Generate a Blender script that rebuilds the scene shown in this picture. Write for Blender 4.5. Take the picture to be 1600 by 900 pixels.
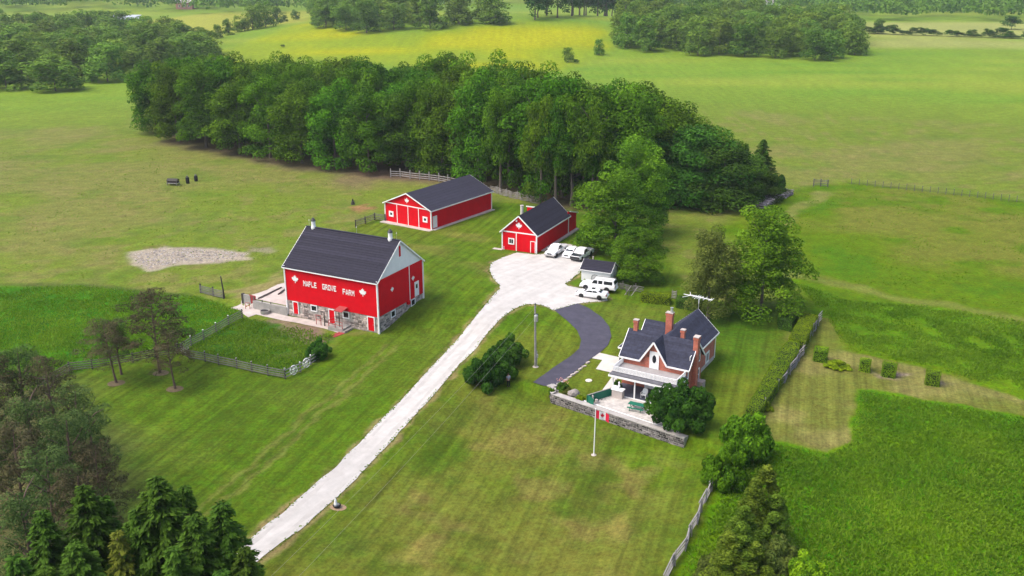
import bpy, bmesh, math, random
import numpy as np
from mathutils import Vector, Matrix
from mathutils.geometry import delaunay_2d_cdt

S = bpy.context.scene
for o in list(bpy.data.objects):
    bpy.data.objects.remove(o)
COL = S.collection
R = math.radians
rng = np.random.default_rng(7)
random.seed(7)

# ------------------------------------------------------------------ camera, sky, sun, exposure
CAM_H, PITCH, FPX = 49.0, math.atan(520.0 / 1500.0), 1500.0
cam = bpy.data.cameras.new('camera')
cam.sensor_width = 36.0
cam.lens = 36.0 * FPX / 1600.0
cam.clip_start, cam.clip_end = 1.0, 12000.0
camo = bpy.data.objects.new('camera', cam)
COL.objects.link(camo)
camo.location = (0, 0, CAM_H)
camo.rotation_euler = (math.pi / 2 - PITCH, 0, 0)
S.camera = camo

SUN_EL, SUN_AZ = R(58), R(-108)          # azimuth from +Y (view direction) towards +X
sdir = Vector((math.sin(SUN_AZ) * math.cos(SUN_EL), math.cos(SUN_AZ) * math.cos(SUN_EL), math.sin(SUN_EL)))
W = bpy.data.worlds.new('World')
S.world = W
W.use_nodes = True
wn = W.node_tree.nodes
wn.clear()
sky = wn.new('ShaderNodeTexSky')
sky.sky_type = 'NISHITA'
sky.sun_disc = False
sky.sun_elevation = SUN_EL
sky.sun_rotation = SUN_AZ
sky.air_density, sky.dust_density, sky.ozone_density = 1.0, 5.0, 0.6
bg = wn.new('ShaderNodeBackground')
bg.inputs['Strength'].default_value = 0.15
wo = wn.new('ShaderNodeOutputWorld')
W.node_tree.links.new(sky.outputs[0], bg.inputs['Color'])
W.node_tree.links.new(bg.outputs[0], wo.inputs['Surface'])
sl = bpy.data.lights.new('sun', 'SUN')
sl.energy = 0.85
sl.angle = R(32)
sl.color = (1.0, 0.97, 0.92)
so = bpy.data.objects.new('sun', sl)
COL.objects.link(so)
so.rotation_euler = (-sdir).to_track_quat('-Z', 'Y').to_euler()
so.location = sdir * 300
S.view_settings.view_transform = 'Standard'
S.view_settings.look = 'None'
S.view_settings.gamma = 1.0
S.view_settings.use_curve_mapping = False
S.view_settings.exposure = 1.0
S.cycles.max_bounces = 6
S.cycles.diffuse_bounces = 3
S.cycles.transparent_max_bounces = 4

# ------------------------------------------------------------------ terrain
def sm(x, a, b):
    t = np.clip((np.asarray(x, float) - a) / (b - a), 0, 1)
    return t * t * (3 - 2 * t)

def hash2(ix, iy, s):
    h = (ix.astype(np.int64) * 374761393 + iy.astype(np.int64) * 668265263 + s * 144269) & 0x7fffffff
    h = (h ^ (h >> 13)) * 1274126177 & 0x7fffffff
    return ((h ^ (h >> 16)) & 0xffff) / 65535.0

def vnoise(x, y, scale, seed=0):
    x = np.asarray(x, float) / scale + 1000.0
    y = np.asarray(y, float) / scale + 1000.0
    ix, iy = np.floor(x), np.floor(y)
    fx, fy = x - ix, y - iy
    fx, fy = fx * fx * (3 - 2 * fx), fy * fy * (3 - 2 * fy)
    a, b = hash2(ix, iy, seed), hash2(ix + 1, iy, seed)
    c, d = hash2(ix, iy + 1, seed), hash2(ix + 1, iy + 1, seed)
    return (a * (1 - fx) + b * fx) * (1 - fy) + (c * (1 - fx) + d * fx) * fy

def fbm(x, y, scale, seed=0, o=3):
    t, w, n = 0, 0, 1.0
    for k in range(o):
        t = t + vnoise(x, y, scale / 2 ** k, seed + k * 17) * n
        w += n
        n *= 0.55
    return t / w

BARN_A, BARN_B = np.array([-32.1, 129.3]), np.array([-18.2, 122.13])
be = (BARN_B - BARN_A) / np.linalg.norm(BARN_B - BARN_A)
bn = np.array([-be[1], be[0]])
BL, BD = 15.65, 11.2
WALL_L, WALL_R = np.array([4.9, 102.9]), np.array([18.6, 92.0])
we = (WALL_R - WALL_L) / np.linalg.norm(WALL_R - WALL_L)
wn_ = np.array([we[1], -we[0]])          # outward, towards the camera
WLEN = float(np.linalg.norm(WALL_R - WALL_L))
if wn_[1] > 0:
    wn_ = -wn_

def T(x, y):
    x = np.asarray(x, float)
    y = np.asarray(y, float)
    s = (x - BARN_A[0]) * be[0] + (y - BARN_A[1]) * be[1]
    t = (x - BARN_A[0]) * bn[0] + (y - BARN_A[1]) * bn[1]
    k = sm(s, -0.5, 0.6)
    rise = k * 1.6 * sm(t, 0, 11) + (1 - k) * (1.1 * sm(t, -0.1, 0.5) + 0.5 * sm(t, 1, 11))
    rise = rise * (1 - sm(s, 18, 46)) * (1 - sm(-s, 6, 16)) * (1 - sm(t, 20, 50))
    d = (x - WALL_L[0]) * wn_[0] + (y - WALL_L[1]) * wn_[1]
    l = (x - WALL_L[0]) * we[0] + (y - WALL_L[1]) * we[1]
    dip = 1.02 * sm(d, -0.55, -0.1) * (1 - sm(d, 24, 50)) * (1 - sm(-l, 0.4, 9)) * (1 - sm(l - WLEN, 0.2, 7))
    far = np.hypot(x, y)
    und = (fbm(x, y, 240, 5) - 0.5) * 7.0 * sm(far, 330, 620)
    hill = 12.0 * np.exp(-(((x + 20) / 150) ** 2 + ((y - 640) / 110) ** 2))
    rim = 34 * sm(far, 950, 2200) + 50 * sm(far, 2000, 4500)
    small = (fbm(x, y, 9, 11, 2) - 0.5) * 0.22 * sm(np.abs(s), 1, 2)
    pad = np.exp(-(((x - 14) / 16) ** 2 + ((y - 118) / 30) ** 2))
    return rise - dip + und + hill + rim + small * (1 - pad) * (1 - sm(far, 300, 500))

CP, SP = math.cos(PITCH), math.sin(PITCH)

def ray(u, v):
    a, b = (u - 800.0) / FPX, -(v - 450.0) / FPX
    return np.array([a, CP + b * SP, -SP + b * CP])

def PZ(u, v, z):
    d = ray(u, v)
    k = (z - CAM_H) / d[2]
    return np.array([d[0] * k, d[1] * k, z])

def P(u, v):
    """point of the terrain seen at pixel (u, v) of the 1600x900 photograph"""
    d = ray(u, v)
    if d[2] > -0.02:
        d = d.copy(); d[2] = -0.02
    k0 = 30.0
    prev = k0
    k = k0
    while k < 6000:
        q = d * k
        if CAM_H + q[2] <= float(T(q[0], q[1])):
            lo, hi = prev, k
            for _ in range(26):
                m = 0.5 * (lo + hi)
                q = d * m
                if CAM_H + q[2] <= float(T(q[0], q[1])): hi = m
                else: lo = m
            q = d * hi
            return np.array([q[0], q[1], float(T(q[0], q[1]))])
        prev = k
        k *= 1.012
    q = d * 3000
    return np.array([q[0], q[1], float(T(q[0], q[1]))])

def zat(x, y, v):
    """height at which (x, y) shows on pixel row v"""
    lo, hi = -8.0, 90.0
    for _ in range(50):
        m = 0.5 * (lo + hi)
        z = m - CAM_H
        if 450 - FPX * (y * SP + z * CP) / (y * CP - z * SP) > v: lo = m
        else: hi = m
    return lo

# ------------------------------------------------------------------ materials
MATS = {}
def nodes(name):
    m = bpy.data.materials.new(name)
    m.use_nodes = True
    nt = m.node_tree
    nt.nodes.clear()
    return m, nt, nt.nodes, nt.links

def mat(name, col, rough=0.8, var=0.18, scale=1.5, bump=0.15, bscale=18, metal=0.0, spec=0.3, tint=0.0, wave=None, dirt=0.0, dcol=(0.1, 0.08, 0.06), streak=False):
    if name in MATS:
        return MATS[name]
    m, nt, n, l = nodes(name)
    out = n.new('ShaderNodeOutputMaterial')
    b = n.new('ShaderNodeBsdfPrincipled')
    b.inputs['Roughness'].default_value = rough
    b.inputs['Metallic'].default_value = metal
    b.inputs['Specular IOR Level'].default_value = spec
    tc = n.new('ShaderNodeTexCoord')
    nz = n.new('ShaderNodeTexNoise')
    nz.inputs['Scale'].default_value = scale
    nz.inputs['Detail'].default_value = 6
    nz.inputs['Roughness'].default_value = 0.65
    l.new(tc.outputs['Object'], nz.inputs['Vector'])
    mr = n.new('ShaderNodeMapRange')
    mr.inputs['From Min'].default_value, mr.inputs['From Max'].default_value = 0.25, 0.75
    mr.inputs['To Min'].default_value, mr.inputs['To Max'].default_value = 1 - var, 1 + var
    l.new(nz.outputs['Fac'], mr.inputs['Value'])
    mul = n.new('ShaderNodeVectorMath'); mul.operation = 'SCALE'
    rgb = n.new('ShaderNodeRGB'); rgb.outputs[0].default_value = (*col, 1)
    l.new(rgb.outputs[0], mul.inputs[0])
    l.new(mr.outputs[0], mul.inputs['Scale'])
    cur = mul.outputs[0]
    if tint:
        at = n.new('ShaderNodeAttribute'); at.attribute_name = 'tint'
        m2 = n.new('ShaderNodeMapRange')
        m2.inputs['To Min'].default_value, m2.inputs['To Max'].default_value = 1 - tint, 1 + tint
        l.new(at.outputs['Fac'], m2.inputs['Value'])
        s2 = n.new('ShaderNodeVectorMath'); s2.operation = 'SCALE'
        l.new(cur, s2.inputs[0]); l.new(m2.outputs[0], s2.inputs['Scale'])
        cur = s2.outputs[0]
    if dirt:
        n2 = n.new('ShaderNodeTexNoise'); n2.inputs['Scale'].default_value = scale * 0.6; n2.inputs['Detail'].default_value = 8
        n2.inputs['Roughness'].default_value = 0.75
        l.new(tc.outputs['Object'], n2.inputs['Vector'])
        m3 = n.new('ShaderNodeMapRange'); m3.inputs['From Min'].default_value, m3.inputs['From Max'].default_value = 0.52, 0.75
        m3.inputs['To Max'].default_value = dirt
        l.new(n2.outputs['Fac'], m3.inputs['Value'])
        mx = n.new('ShaderNodeMix'); mx.data_type = 'RGBA'
        l.new(m3.outputs[0], mx.inputs['Factor']); l.new(cur, mx.inputs['A']); mx.inputs['B'].default_value = (*dcol, 1)
        cur = mx.outputs['Result']
    if streak:      # wheel tracks along the drive
        mp = n.new('ShaderNodeMapping'); mp.inputs['Rotation'].default_value = (0, 0, -1.03)
        l.new(tc.outputs['Object'], mp.inputs['Vector'])
        mp2 = n.new('ShaderNodeMapping'); mp2.inputs['Scale'].default_value = (0.035, 1.0, 1)
        l.new(mp.outputs[0], mp2.inputs['Vector'])
        n4 = n.new('ShaderNodeTexNoise'); n4.inputs['Scale'].default_value = 1.1; n4.inputs['Detail'].default_value = 5
        l.new(mp2.outputs[0], n4.inputs['Vector'])
        m5 = n.new('ShaderNodeMapRange'); m5.inputs['From Min'].default_value, m5.inputs['From Max'].default_value = .3, .7
        m5.inputs['To Min'].default_value, m5.inputs['To Max'].default_value = .88, 1.05
        l.new(n4.outputs['Fac'], m5.inputs['Value'])
        s5 = n.new('ShaderNodeVectorMath'); s5.operation = 'SCALE'; l.new(cur, s5.inputs[0]); l.new(m5.outputs[0], s5.inputs['Scale'])
        cur = s5.outputs[0]
    l.new(cur, b.inputs['Base Color'])
    if bump or wave:
        bp = n.new('ShaderNodeBump'); bp.inputs['Strength'].default_value = bump; bp.inputs['Distance'].default_value = 0.03
        nb = n.new('ShaderNodeTexNoise'); nb.inputs['Scale'].default_value = bscale; nb.inputs['Detail'].default_value = 4
        l.new(tc.outputs['Object'], nb.inputs['Vector'])
        hsrc = nb.outputs['Fac']
        if wave:
            wv = n.new('ShaderNodeTexWave'); wv.wave_profile = 'SAW'; wv.inputs['Scale'].default_value = wave[1]
            wv.bands_direction = wave[0]
            l.new(tc.outputs['Object'], wv.inputs['Vector'])
            ad = n.new('ShaderNodeMath'); ad.operation = 'MULTIPLY_ADD'
            l.new(wv.outputs['Fac'], ad.inputs[0]); ad.inputs[1].default_value = wave[2]; l.new(hsrc, ad.inputs[2])
            hsrc = ad.outputs[0]
        l.new(hsrc, bp.inputs['Height'])
        l.new(bp.outputs[0], b.inputs['Normal'])
    l.new(b.outputs[0], out.inputs['Surface'])
    MATS[name] = m
    return m

def leafmat(name, c0, c1, trans=0.28, objvar=0.12):
    m, nt, n, l = nodes(name)
    out = n.new('ShaderNodeOutputMaterial')
    at = n.new('ShaderNodeAttribute'); at.attribute_name = 'tint'
    oi = n.new('ShaderNodeObjectInfo')
    mx = n.new('ShaderNodeMix'); mx.data_type = 'RGBA'
    mx.inputs['A'].default_value = (*c0, 1); mx.inputs['B'].default_value = (*c1, 1)
    l.new(at.outputs['Fac'], mx.inputs['Factor'])
    hs = n.new('ShaderNodeHueSaturation')
    m1 = n.new('ShaderNodeMapRange'); m1.inputs['To Min'].default_value, m1.inputs['To Max'].default_value = 0.5 - objvar * 0.12, 0.5 + objvar * 0.14
    m2 = n.new('ShaderNodeMath'); m2.operation = 'FRACT'
    m3 = n.new('ShaderNodeMath'); m3.operation = 'MULTIPLY'; m3.inputs[1].default_value = 7.31
    m4 = n.new('ShaderNodeMapRange'); m4.inputs['To Min'].default_value, m4.inputs['To Max'].default_value = 1 - objvar * 1.6, 1 + objvar * 1.6
    l.new(oi.outputs['Random'], m1.inputs['Value']); l.new(oi.outputs['Random'], m3.inputs[0])
    l.new(m3.outputs[0], m2.inputs[0]); l.new(m2.outputs[0], m4.inputs['Value'])
    l.new(m1.outputs[0], hs.inputs['Hue']); l.new(m4.outputs[0], hs.inputs['Value'])
    l.new(mx.outputs['Result'], hs.inputs['Color'])
    d = n.new('ShaderNodeBsdfPrincipled'); d.inputs['Roughness'].default_value = 0.7; d.inputs['Specular IOR Level'].default_value = 0.04
    t = n.new('ShaderNodeBsdfTranslucent')
    l.new(hs.outputs[0], d.inputs['Base Color']); l.new(hs.outputs[0], t.inputs['Color'])
    ms = n.new('ShaderNodeMixShader'); ms.inputs[0].default_value = trans
    l.new(d.outputs[0], ms.inputs[1]); l.new(t.outputs[0], ms.inputs[2]); l.new(ms.outputs[0], out.inputs['Surface'])
    MATS[name] = m
    return m

M_RED = mat('barn_red_paint', (0.60, 0.004, 0.012), 0.7, 0.10, 0.9, 0.25, 14, spec=0.06, wave=('X', 1.3, 0.8), dirt=0.28, dcol=(0.36, 0.014, 0.016))
M_REDS = mat('barn_red_paint_side', (0.60, 0.004, 0.012), 0.7, 0.10, 0.9, 0.25, 14, spec=0.06, wave=('Y', 1.3, 0.8), dirt=0.28, dcol=(0.36, 0.014, 0.016))
M_DKRED = mat('weathered_red', (0.32, 0.05, 0.05), 0.8, 0.3, 2)
M_WHITE = mat('white_paint', (0.80, 0.80, 0.80), 0.5, 0.06, 2, 0.08)
M_WHITEB = mat('white_board', (0.76, 0.77, 0.80), 0.55, 0.06, 1.2, 0.2, 10, wave=('Z', 1.6, 0.5), dirt=0.15, dcol=(0.55, 0.55, 0.55))
M_ROOF = mat('dark_shingle', (0.023, 0.022, 0.036), 0.9, 0.2, 2.2, 0.4, 9, tint=0.16, dirt=0.15, dcol=(0.042, 0.04, 0.05))
M_ROOF2 = mat('smooth_dark_roof', (0.029, 0.028, 0.045), 0.75, 0.14, 0.8, 0.15, 30, tint=0.08)
M_HROOF = mat('slate_blue_shingle', (0.032, 0.035, 0.058), 0.9, 0.4, 2.6, 0.4, 10, tint=0.18, dirt=0.3, dcol=(0.08, 0.085, 0.11))
M_STONE = mat('field_stone', (0.35, 0.29, 0.26), 0.9, 0.3, 3, 0.4, 9, tint=0.65)
M_MORTAR = mat('mortar', (0.36, 0.34, 0.31), 0.95, 0.2, 3, 0.3)
M_GLASS = mat('dark_glass', (0.012, 0.014, 0.018), 0.08, 0.05, 1, 0, spec=0.6)
M_CONC = mat('concrete', (0.44, 0.39, 0.36), 0.9, 0.25, 0.8, 0.25, 14, dirt=0.5, dcol=(0.27, 0.22, 0.20))
M_CONCG = mat('grey_concrete', (0.30, 0.29, 0.27), 0.95, 0.25, 1.2, 0.3, 10, dirt=0.4, dcol=(0.15, 0.13, 0.11))
M_BARK = mat('bark', (0.11, 0.09, 0.075), 0.95, 0.3, 3, 0.6, 8)
M_PBARK = mat('pine_bark', (0.13, 0.085, 0.07), 0.95, 0.35, 3, 0.6, 8)
M_GREYW = mat('weathered_grey_wood', (0.135, 0.132, 0.12), 0.9, 0.35, 2.5, 0.3, 10)
M_PALEW = mat('pale_weathered_wood', (0.26, 0.245, 0.235), 0.9, 0.4, 2.5, 0.3, 10)
M_DARKW = mat('dark_post_wood', (0.055, 0.05, 0.045), 0.9, 0.35, 2.5, 0.3, 10)
M_BRICK = None
M_METAL = mat('galvanised_metal', (0.48, 0.49, 0.50), 0.4, 0.15, 3, 0.05, metal=0.6)
M_BLACK = mat('black_rubber', (0.015, 0.015, 0.016), 0.8, 0.1)
M_DKMET = mat('dark_metal', (0.045, 0.045, 0.05), 0.5, 0.2)
M_CARW = mat('white_car_paint', (0.78, 0.78, 0.79), 0.22, 0.03, 1, 0, spec=0.6)
M_CARB = mat('black_car_paint', (0.018, 0.018, 0.022), 0.25, 0.05, 1, 0, spec=0.6)
M_CHROME = mat('chrome', (0.6, 0.6, 0.6), 0.2, 0.05, 1, 0, metal=0.9)
M_LAMPR = mat('red_lens', (0.35, 0.01, 0.01), 0.2, 0.05, 1, 0)
M_LAMPW = mat('clear_lens', (0.6, 0.62, 0.65), 0.1, 0.05, 1, 0)
M_GREENP = mat('green_paint', (0.01, 0.14, 0.085), 0.6, 0.15, 2, 0.1)
M_PLAST = mat('white_plastic', (0.78, 0.80, 0.80), 0.4, 0.03, 1, 0)
M_DECK = mat('blue_grey_porch_floor', (0.075, 0.08, 0.11), 0.6, 0.15, 2, 0.1)
M_GDECK = mat('grey_deck_boards', (0.30, 0.285, 0.285), 0.85, 0.2, 1.5, 0.2, wave=('Y', 2.2, 0.5))
M_PAVER = mat('concrete_paver', (0.47, 0.44, 0.41), 0.9, 0.12, 2, 0.2, tint=0.14, dirt=0.2, dcol=(0.33, 0.29, 0.27))
M_ROCK = mat('pale_rock', (0.42, 0.38, 0.35), 0.9, 0.35, 2.5, 0.5, 6, tint=0.4)
M_EARTH = mat('bare_earth', (0.17, 0.125, 0.09), 0.95, 0.3, 1.0, 0.5, 8)
M_WOODP = mat('stacked_firewood', (0.26, 0.225, 0.24), 0.9, 0.35, 2, 0.4, tint=0.6)
M_FLAGR = mat('flag_red', (0.62, 0.012, 0.05), 0.7, 0.05, 2, 0)
M_FLAGW = mat('flag_white', (0.8, 0.8, 0.8), 0.7, 0.03, 2, 0)
M_PATH = mat('walkway_concrete', (0.52, 0.50, 0.46), 0.9, 0.14, 0.8, 0.25, 14, dirt=0.2, dcol=(0.36, 0.33, 0.28))

def brick_mat():
    m, nt, n, l = nodes('red_brick')
    out = n.new('ShaderNodeOutputMaterial'); b = n.new('ShaderNodeBsdfPrincipled'); b.inputs['Roughness'].default_value = 0.9
    tc = n.new('ShaderNodeTexCoord')
    sep = n.new('ShaderNodeSeparateXYZ'); l.new(tc.outputs['Object'], sep.inputs[0])
    ad = n.new('ShaderNodeMath'); l.new(sep.outputs['X'], ad.inputs[0]); l.new(sep.outputs['Y'], ad.inputs[1])
    cb = n.new('ShaderNodeCombineXYZ'); l.new(ad.outputs[0], cb.inputs['X']); l.new(sep.outputs['Z'], cb.inputs['Y'])
    bt = n.new('ShaderNodeTexBrick'); bt.inputs['Scale'].default_value = 1.0
    bt.inputs['Brick Width'].default_value = 0.23; bt.inputs['Row Height'].default_value = 0.08; bt.inputs['Mortar Size'].default_value = 0.008
    bt.inputs['Color1'].default_value = (0.50, 0.115, 0.058, 1); bt.inputs['Color2'].default_value = (0.37, 0.078, 0.042, 1)
    bt.inputs['Mortar'].default_value = (0.36, 0.25, 0.21, 1)
    l.new(cb.outputs[0], bt.inputs['Vector'])
    nz = n.new('ShaderNodeTexNoise'); nz.inputs['Scale'].default_value = 1.4; nz.inputs['Detail'].default_value = 5
    l.new(tc.outputs['Object'], nz.inputs['Vector'])
    mr = n.new('ShaderNodeMapRange'); mr.inputs['To Min'].default_value, mr.inputs['To Max'].default_value = 0.6, 1.45
    l.new(nz.outputs['Fac'], mr.inputs['Value'])
    mu = n.new('ShaderNodeVectorMath'); mu.operation = 'SCALE'; l.new(bt.outputs['Color'], mu.inputs[0]); l.new(mr.outputs[0], mu.inputs['Scale'])
    l.new(mu.outputs[0], b.inputs['Base Color'])
    bp = n.new('ShaderNodeBump'); bp.inputs['Strength'].default_value = 0.3; bp.inputs['Distance'].default_value = 0.02
    l.new(bt.outputs['Fac'], bp.inputs['Height']); bp.invert = True
    l.new(bp.outputs[0], b.inputs['Normal']); l.new(b.outputs[0], out.inputs['Surface'])
    return m
M_BRICK = brick_mat()

L_MAPLE = leafmat('maple_leaf', (0.007, 0.036, 0.003), (0.125, 0.265, 0.009), 0.22, 0.15)
L_BRIGHT = leafmat('bright_leaf', (0.020, 0.075, 0.005), (0.180, 0.335, 0.016))
L_DARK = leafmat('dark_leaf', (0.007, 0.030, 0.005), (0.080, 0.180, 0.016), 0.25, 0.16)
L_OLIVE = leafmat('olive_leaf', (0.070, 0.100, 0.018), (0.200, 0.230, 0.045))
L_CEDAR = leafmat('cedar_leaf', (0.028, 0.062, 0.006), (0.185, 0.265, 0.026))
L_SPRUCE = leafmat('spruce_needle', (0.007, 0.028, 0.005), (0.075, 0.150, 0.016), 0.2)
L_LARCH = leafmat('yellow_green_needle', (0.050, 0.090, 0.012), (0.17, 0.21, 0.026), 0.25)
L_PINE = leafmat('brown_pine_needle', (0.022, 0.030, 0.012), (0.140, 0.115, 0.062), 0.2)
L_PINEG = leafmat('green_pine_needle', (0.020, 0.050, 0.012), (0.125, 0.185, 0.050), 0.2)
L_HEDGE = leafmat('hedge_leaf', (0.060, 0.140, 0.006), (0.260, 0.380, 0.012), 0.25)
L_FAR = leafmat('far_leaf', (0.045, 0.115, 0.012), (0.195, 0.310, 0.036))
L_GRASS = leafmat('tall_grass_blade', (0.088, 0.190, 0.010), (0.180, 0.300, 0.020), 0.45, 0)
L_GREYB = leafmat('grey_twig', (0.12, 0.11, 0.09), (0.2, 0.185, 0.16), 0.1)

# ------------------------------------------------------------------ object helpers
def meta(o, label=None, cat=None, group=None, kind=None):
    if label: o['label'] = label
    if cat: o['category'] = cat
    if group: o['group'] = group
    if kind: o['kind'] = kind
    return o

def thing(name, label, cat, loc, rz=0.0, group=None):
    o = bpy.data.objects.new(name, None)
    o.empty_display_size = 0.3
    COL.objects.link(o)
    o.location = tuple(loc)
    o.rotation_euler = (0, 0, rz)
    return meta(o, label, cat, group)

def link(name, me, parent=None, loc=None, rot=None, scale=None):
    o = bpy.data.objects.new(name, me)
    COL.objects.link(o)
    if parent is not None: o.parent = parent
    if loc is not None: o.location = tuple(loc)
    if rot is not None: o.rotation_euler = rot
    if scale is not None: o.scale = scale
    return o

class MB:
    def __init__(s):
        s.v, s.f, s.t = [], [], []
    def add(s, vs, fs, tint=0.5):
        b = len(s.v)
        s.v.extend([tuple(map(float, p)) for p in vs])
        s.t.extend([tint] * len(vs))
        s.f.extend([tuple(i + b for i in f) for f in fs])
        return s
    def box(s, x0, x1, y0, y1, z0, z1, tint=0.5):
        return s.add([(x0, y0, z0), (x1, y0, z0), (x1, y1, z0), (x0, y1, z0), (x0, y0, z1), (x1, y0, z1), (x1, y1, z1), (x0, y1, z1)],
                     [(0, 3, 2, 1), (4, 5, 6, 7), (0, 1, 5, 4), (1, 2, 6, 5), (2, 3, 7, 6), (3, 0, 4, 7)], tint)
    def beam(s, p, q, w, h, tint=0.5):
        p, q = Vector(p), Vector(q)
        d = (q - p).normalized()
        up = Vector((0, 0, 1)) if abs(d.z) < 0.95 else Vector((0, 1, 0))
        a = d.cross(up).normalized() * (w / 2)
        b = a.cross(d).normalized() * (h / 2)
        vs = [p - a - b, p + a - b, p + a + b, p - a + b, q - a - b, q + a - b, q + a + b, q - a + b]
        return s.add(vs, [(0, 1, 2, 3), (7, 6, 5, 4), (0, 4, 5, 1), (1, 5, 6, 2), (2, 6, 7, 3), (3, 7, 4, 0)], tint)
    def tube(s, p, q, r0, r1, n=8, cap=True, tint=0.5):
        p, q = Vector(p), Vector(q)
        d = (q - p).normalized()
        up = Vector((0, 0, 1)) if abs(d.z) < 0.95 else Vector((1, 0, 0))
        a = d.cross(up).normalized()
        b = a.cross(d)
        vs, fs = [], []
        for c, r in ((p, r0), (q, r1)):
            for k in range(n):
                t = 2 * math.pi * k / n
                vs.append(c + a * (math.cos(t) * r) + b * (math.sin(t) * r))
        for k in range(n):
            k2 = (k + 1) % n
            fs.append((k2, k, n + k, n + k2))
        if cap:
            fs.append(tuple(range(n)))
            fs.append(tuple(range(2 * n - 1, n - 1, -1)))
        return s.add(vs, fs, tint)
    def prism(s, poly, z0, z1, tint=0.5):
        n = len(poly)
        vs = [(x, y, z0) for x, y in poly] + [(x, y, z1) for x, y in poly]
        fs = [tuple(range(n - 1, -1, -1)), tuple(range(n, 2 * n))]
        fs += [(k, (k + 1) % n, n + (k + 1) % n, n + k) for k in range(n)]
        return s.add(vs, fs, tint)
    def plate(s, pts, off, tint=0.5):
        """polygon pts (3d) thickened by the vector off"""
        n = len(pts)
        off = Vector(off)
        vs = [Vector(p) for p in pts] + [Vector(p) + off for p in pts]
        fs = [tuple(range(n - 1, -1, -1)), tuple(range(n, 2 * n))]
        fs += [(k, (k + 1) % n, n + (k + 1) % n, n + k) for k in range(n)]
        return s.add(vs, fs, tint)
    def lathe(s, prof, n=14, c=(0, 0, 0), tint=0.5):
        vs, fs = [], []
        for r, z in prof:
            for k in range(n):
                t = 2 * math.pi * k / n
                vs.append((c[0] + r * math.cos(t), c[1] + r * math.sin(t), c[2] + z))
        for i in range(len(prof) - 1):
            for k in range(n):
                k2 = (k + 1) % n
                fs.append((i * n + k, i * n + k2, (i + 1) * n + k2, (i + 1) * n + k))
        fs.append(tuple(range(n - 1, -1, -1)))
        fs.append(tuple(range((len(prof) - 1) * n, len(prof) * n)))
        return s.add(vs, fs, tint)
    def ring(s, c, ax, r, t, n=20, m=5, tint=0.5):
        """torus with centre c, axis ax"""
        c, ax = Vector(c), Vector(ax).normalized()
        up = Vector((0, 0, 1)) if abs(ax.z) < 0.9 else Vector((1, 0, 0))
        a = ax.cross(up).normalized(); b = ax.cross(a)
        vs, fs = [], []
        for i in range(n):
            w = 2 * math.pi * i / n
            d = a * math.cos(w) + b * math.sin(w)
            for j in range(m):
                g = 2 * math.pi * j / m
                vs.append(c + d * (r + t * math.cos(g)) + ax * (t * math.sin(g)))
        for i in range(n):
            for j in range(m):
                i2, j2 = (i + 1) % n, (j + 1) % m
                fs.append((i * m + j, i * m + j2, i2 * m + j2, i2 * m + j))
        return s.add(vs, fs, tint)
    def mesh(s, name, m, smooth=False):
        me = bpy.data.meshes.new(name)
        me.from_pydata(s.v, [], s.f)
        at = me.attributes.new('tint', 'FLOAT', 'POINT')
        at.data.foreach_set('value', s.t)
        me.materials.append(m)
        if smooth:
            me.polygons.foreach_set('use_smooth', [True] * len(me.polygons))
        bm = bmesh.new(); bm.from_mesh(me)
        bmesh.ops.recalc_face_normals(bm, faces=bm.faces)
        bm.to_mesh(me); bm.free()
        return me
    def build(s, name, m, parent=None, smooth=False, loc=None, rot=None):
        return link(name, s.mesh(name, m, smooth), parent, loc, rot)

def slab(mb, e0, e1, r1, r0, thick, n, step=0.03):
    """roof slope from eave e0-e1 up to ridge r0-r1, laid in n overlapping courses"""
    e0, e1, r0, r1 = map(Vector, (e0, e1, r0, r1))
    nm = (e1 - e0 if (e1 - e0).length > 0.01 else r1 - r0).cross(r0 - e0).normalized()
    if nm.z < 0: nm = -nm
    for k in range(n):
        a, b = k / n, (k + 1) / n
        p0, p1 = e0.lerp(r0, a), e1.lerp(r1, a)
        q0, q1 = e0.lerp(r0, b), e1.lerp(r1, b)
        vs = [p0 + nm * step, p1 + nm * step, q1, q0, p0 - nm * 0.002, p1 - nm * 0.002]
        mb.add(vs, [(0, 1, 2, 3), (4, 5, 1, 0)], random.random())
    d = nm * thick
    mb.add([e0 - nm * 0.01, e1 - nm * 0.01, r1 - nm * 0.01, r0 - nm * 0.01, e0 - d, e1 - d, r1 - d, r0 - d],
           [(0, 1, 2, 3), (7, 6, 5, 4), (0, 4, 5, 1), (1, 5, 6, 2), (3, 2, 6, 7), (0, 3, 7, 4)])

LEAF = [(0, 1), (.17, .67), (.34, .77), (.27, .27), (.48, .53), (.57, .40), (.82, .47), (.73, .2), (.86, .12), (.48, -.18), (.54, -.34), (.07, -.27), (.09, -.72)]
def leaf_poly(c, ux, uz, size):
    c, ux, uz = Vector(c), Vector(ux), Vector(uz)
    pts = LEAF + [(-x, y) for x, y in reversed(LEAF[1:])]
    return [c + ux * (x * size) + uz * (y * size) for x, y in pts]

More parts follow.
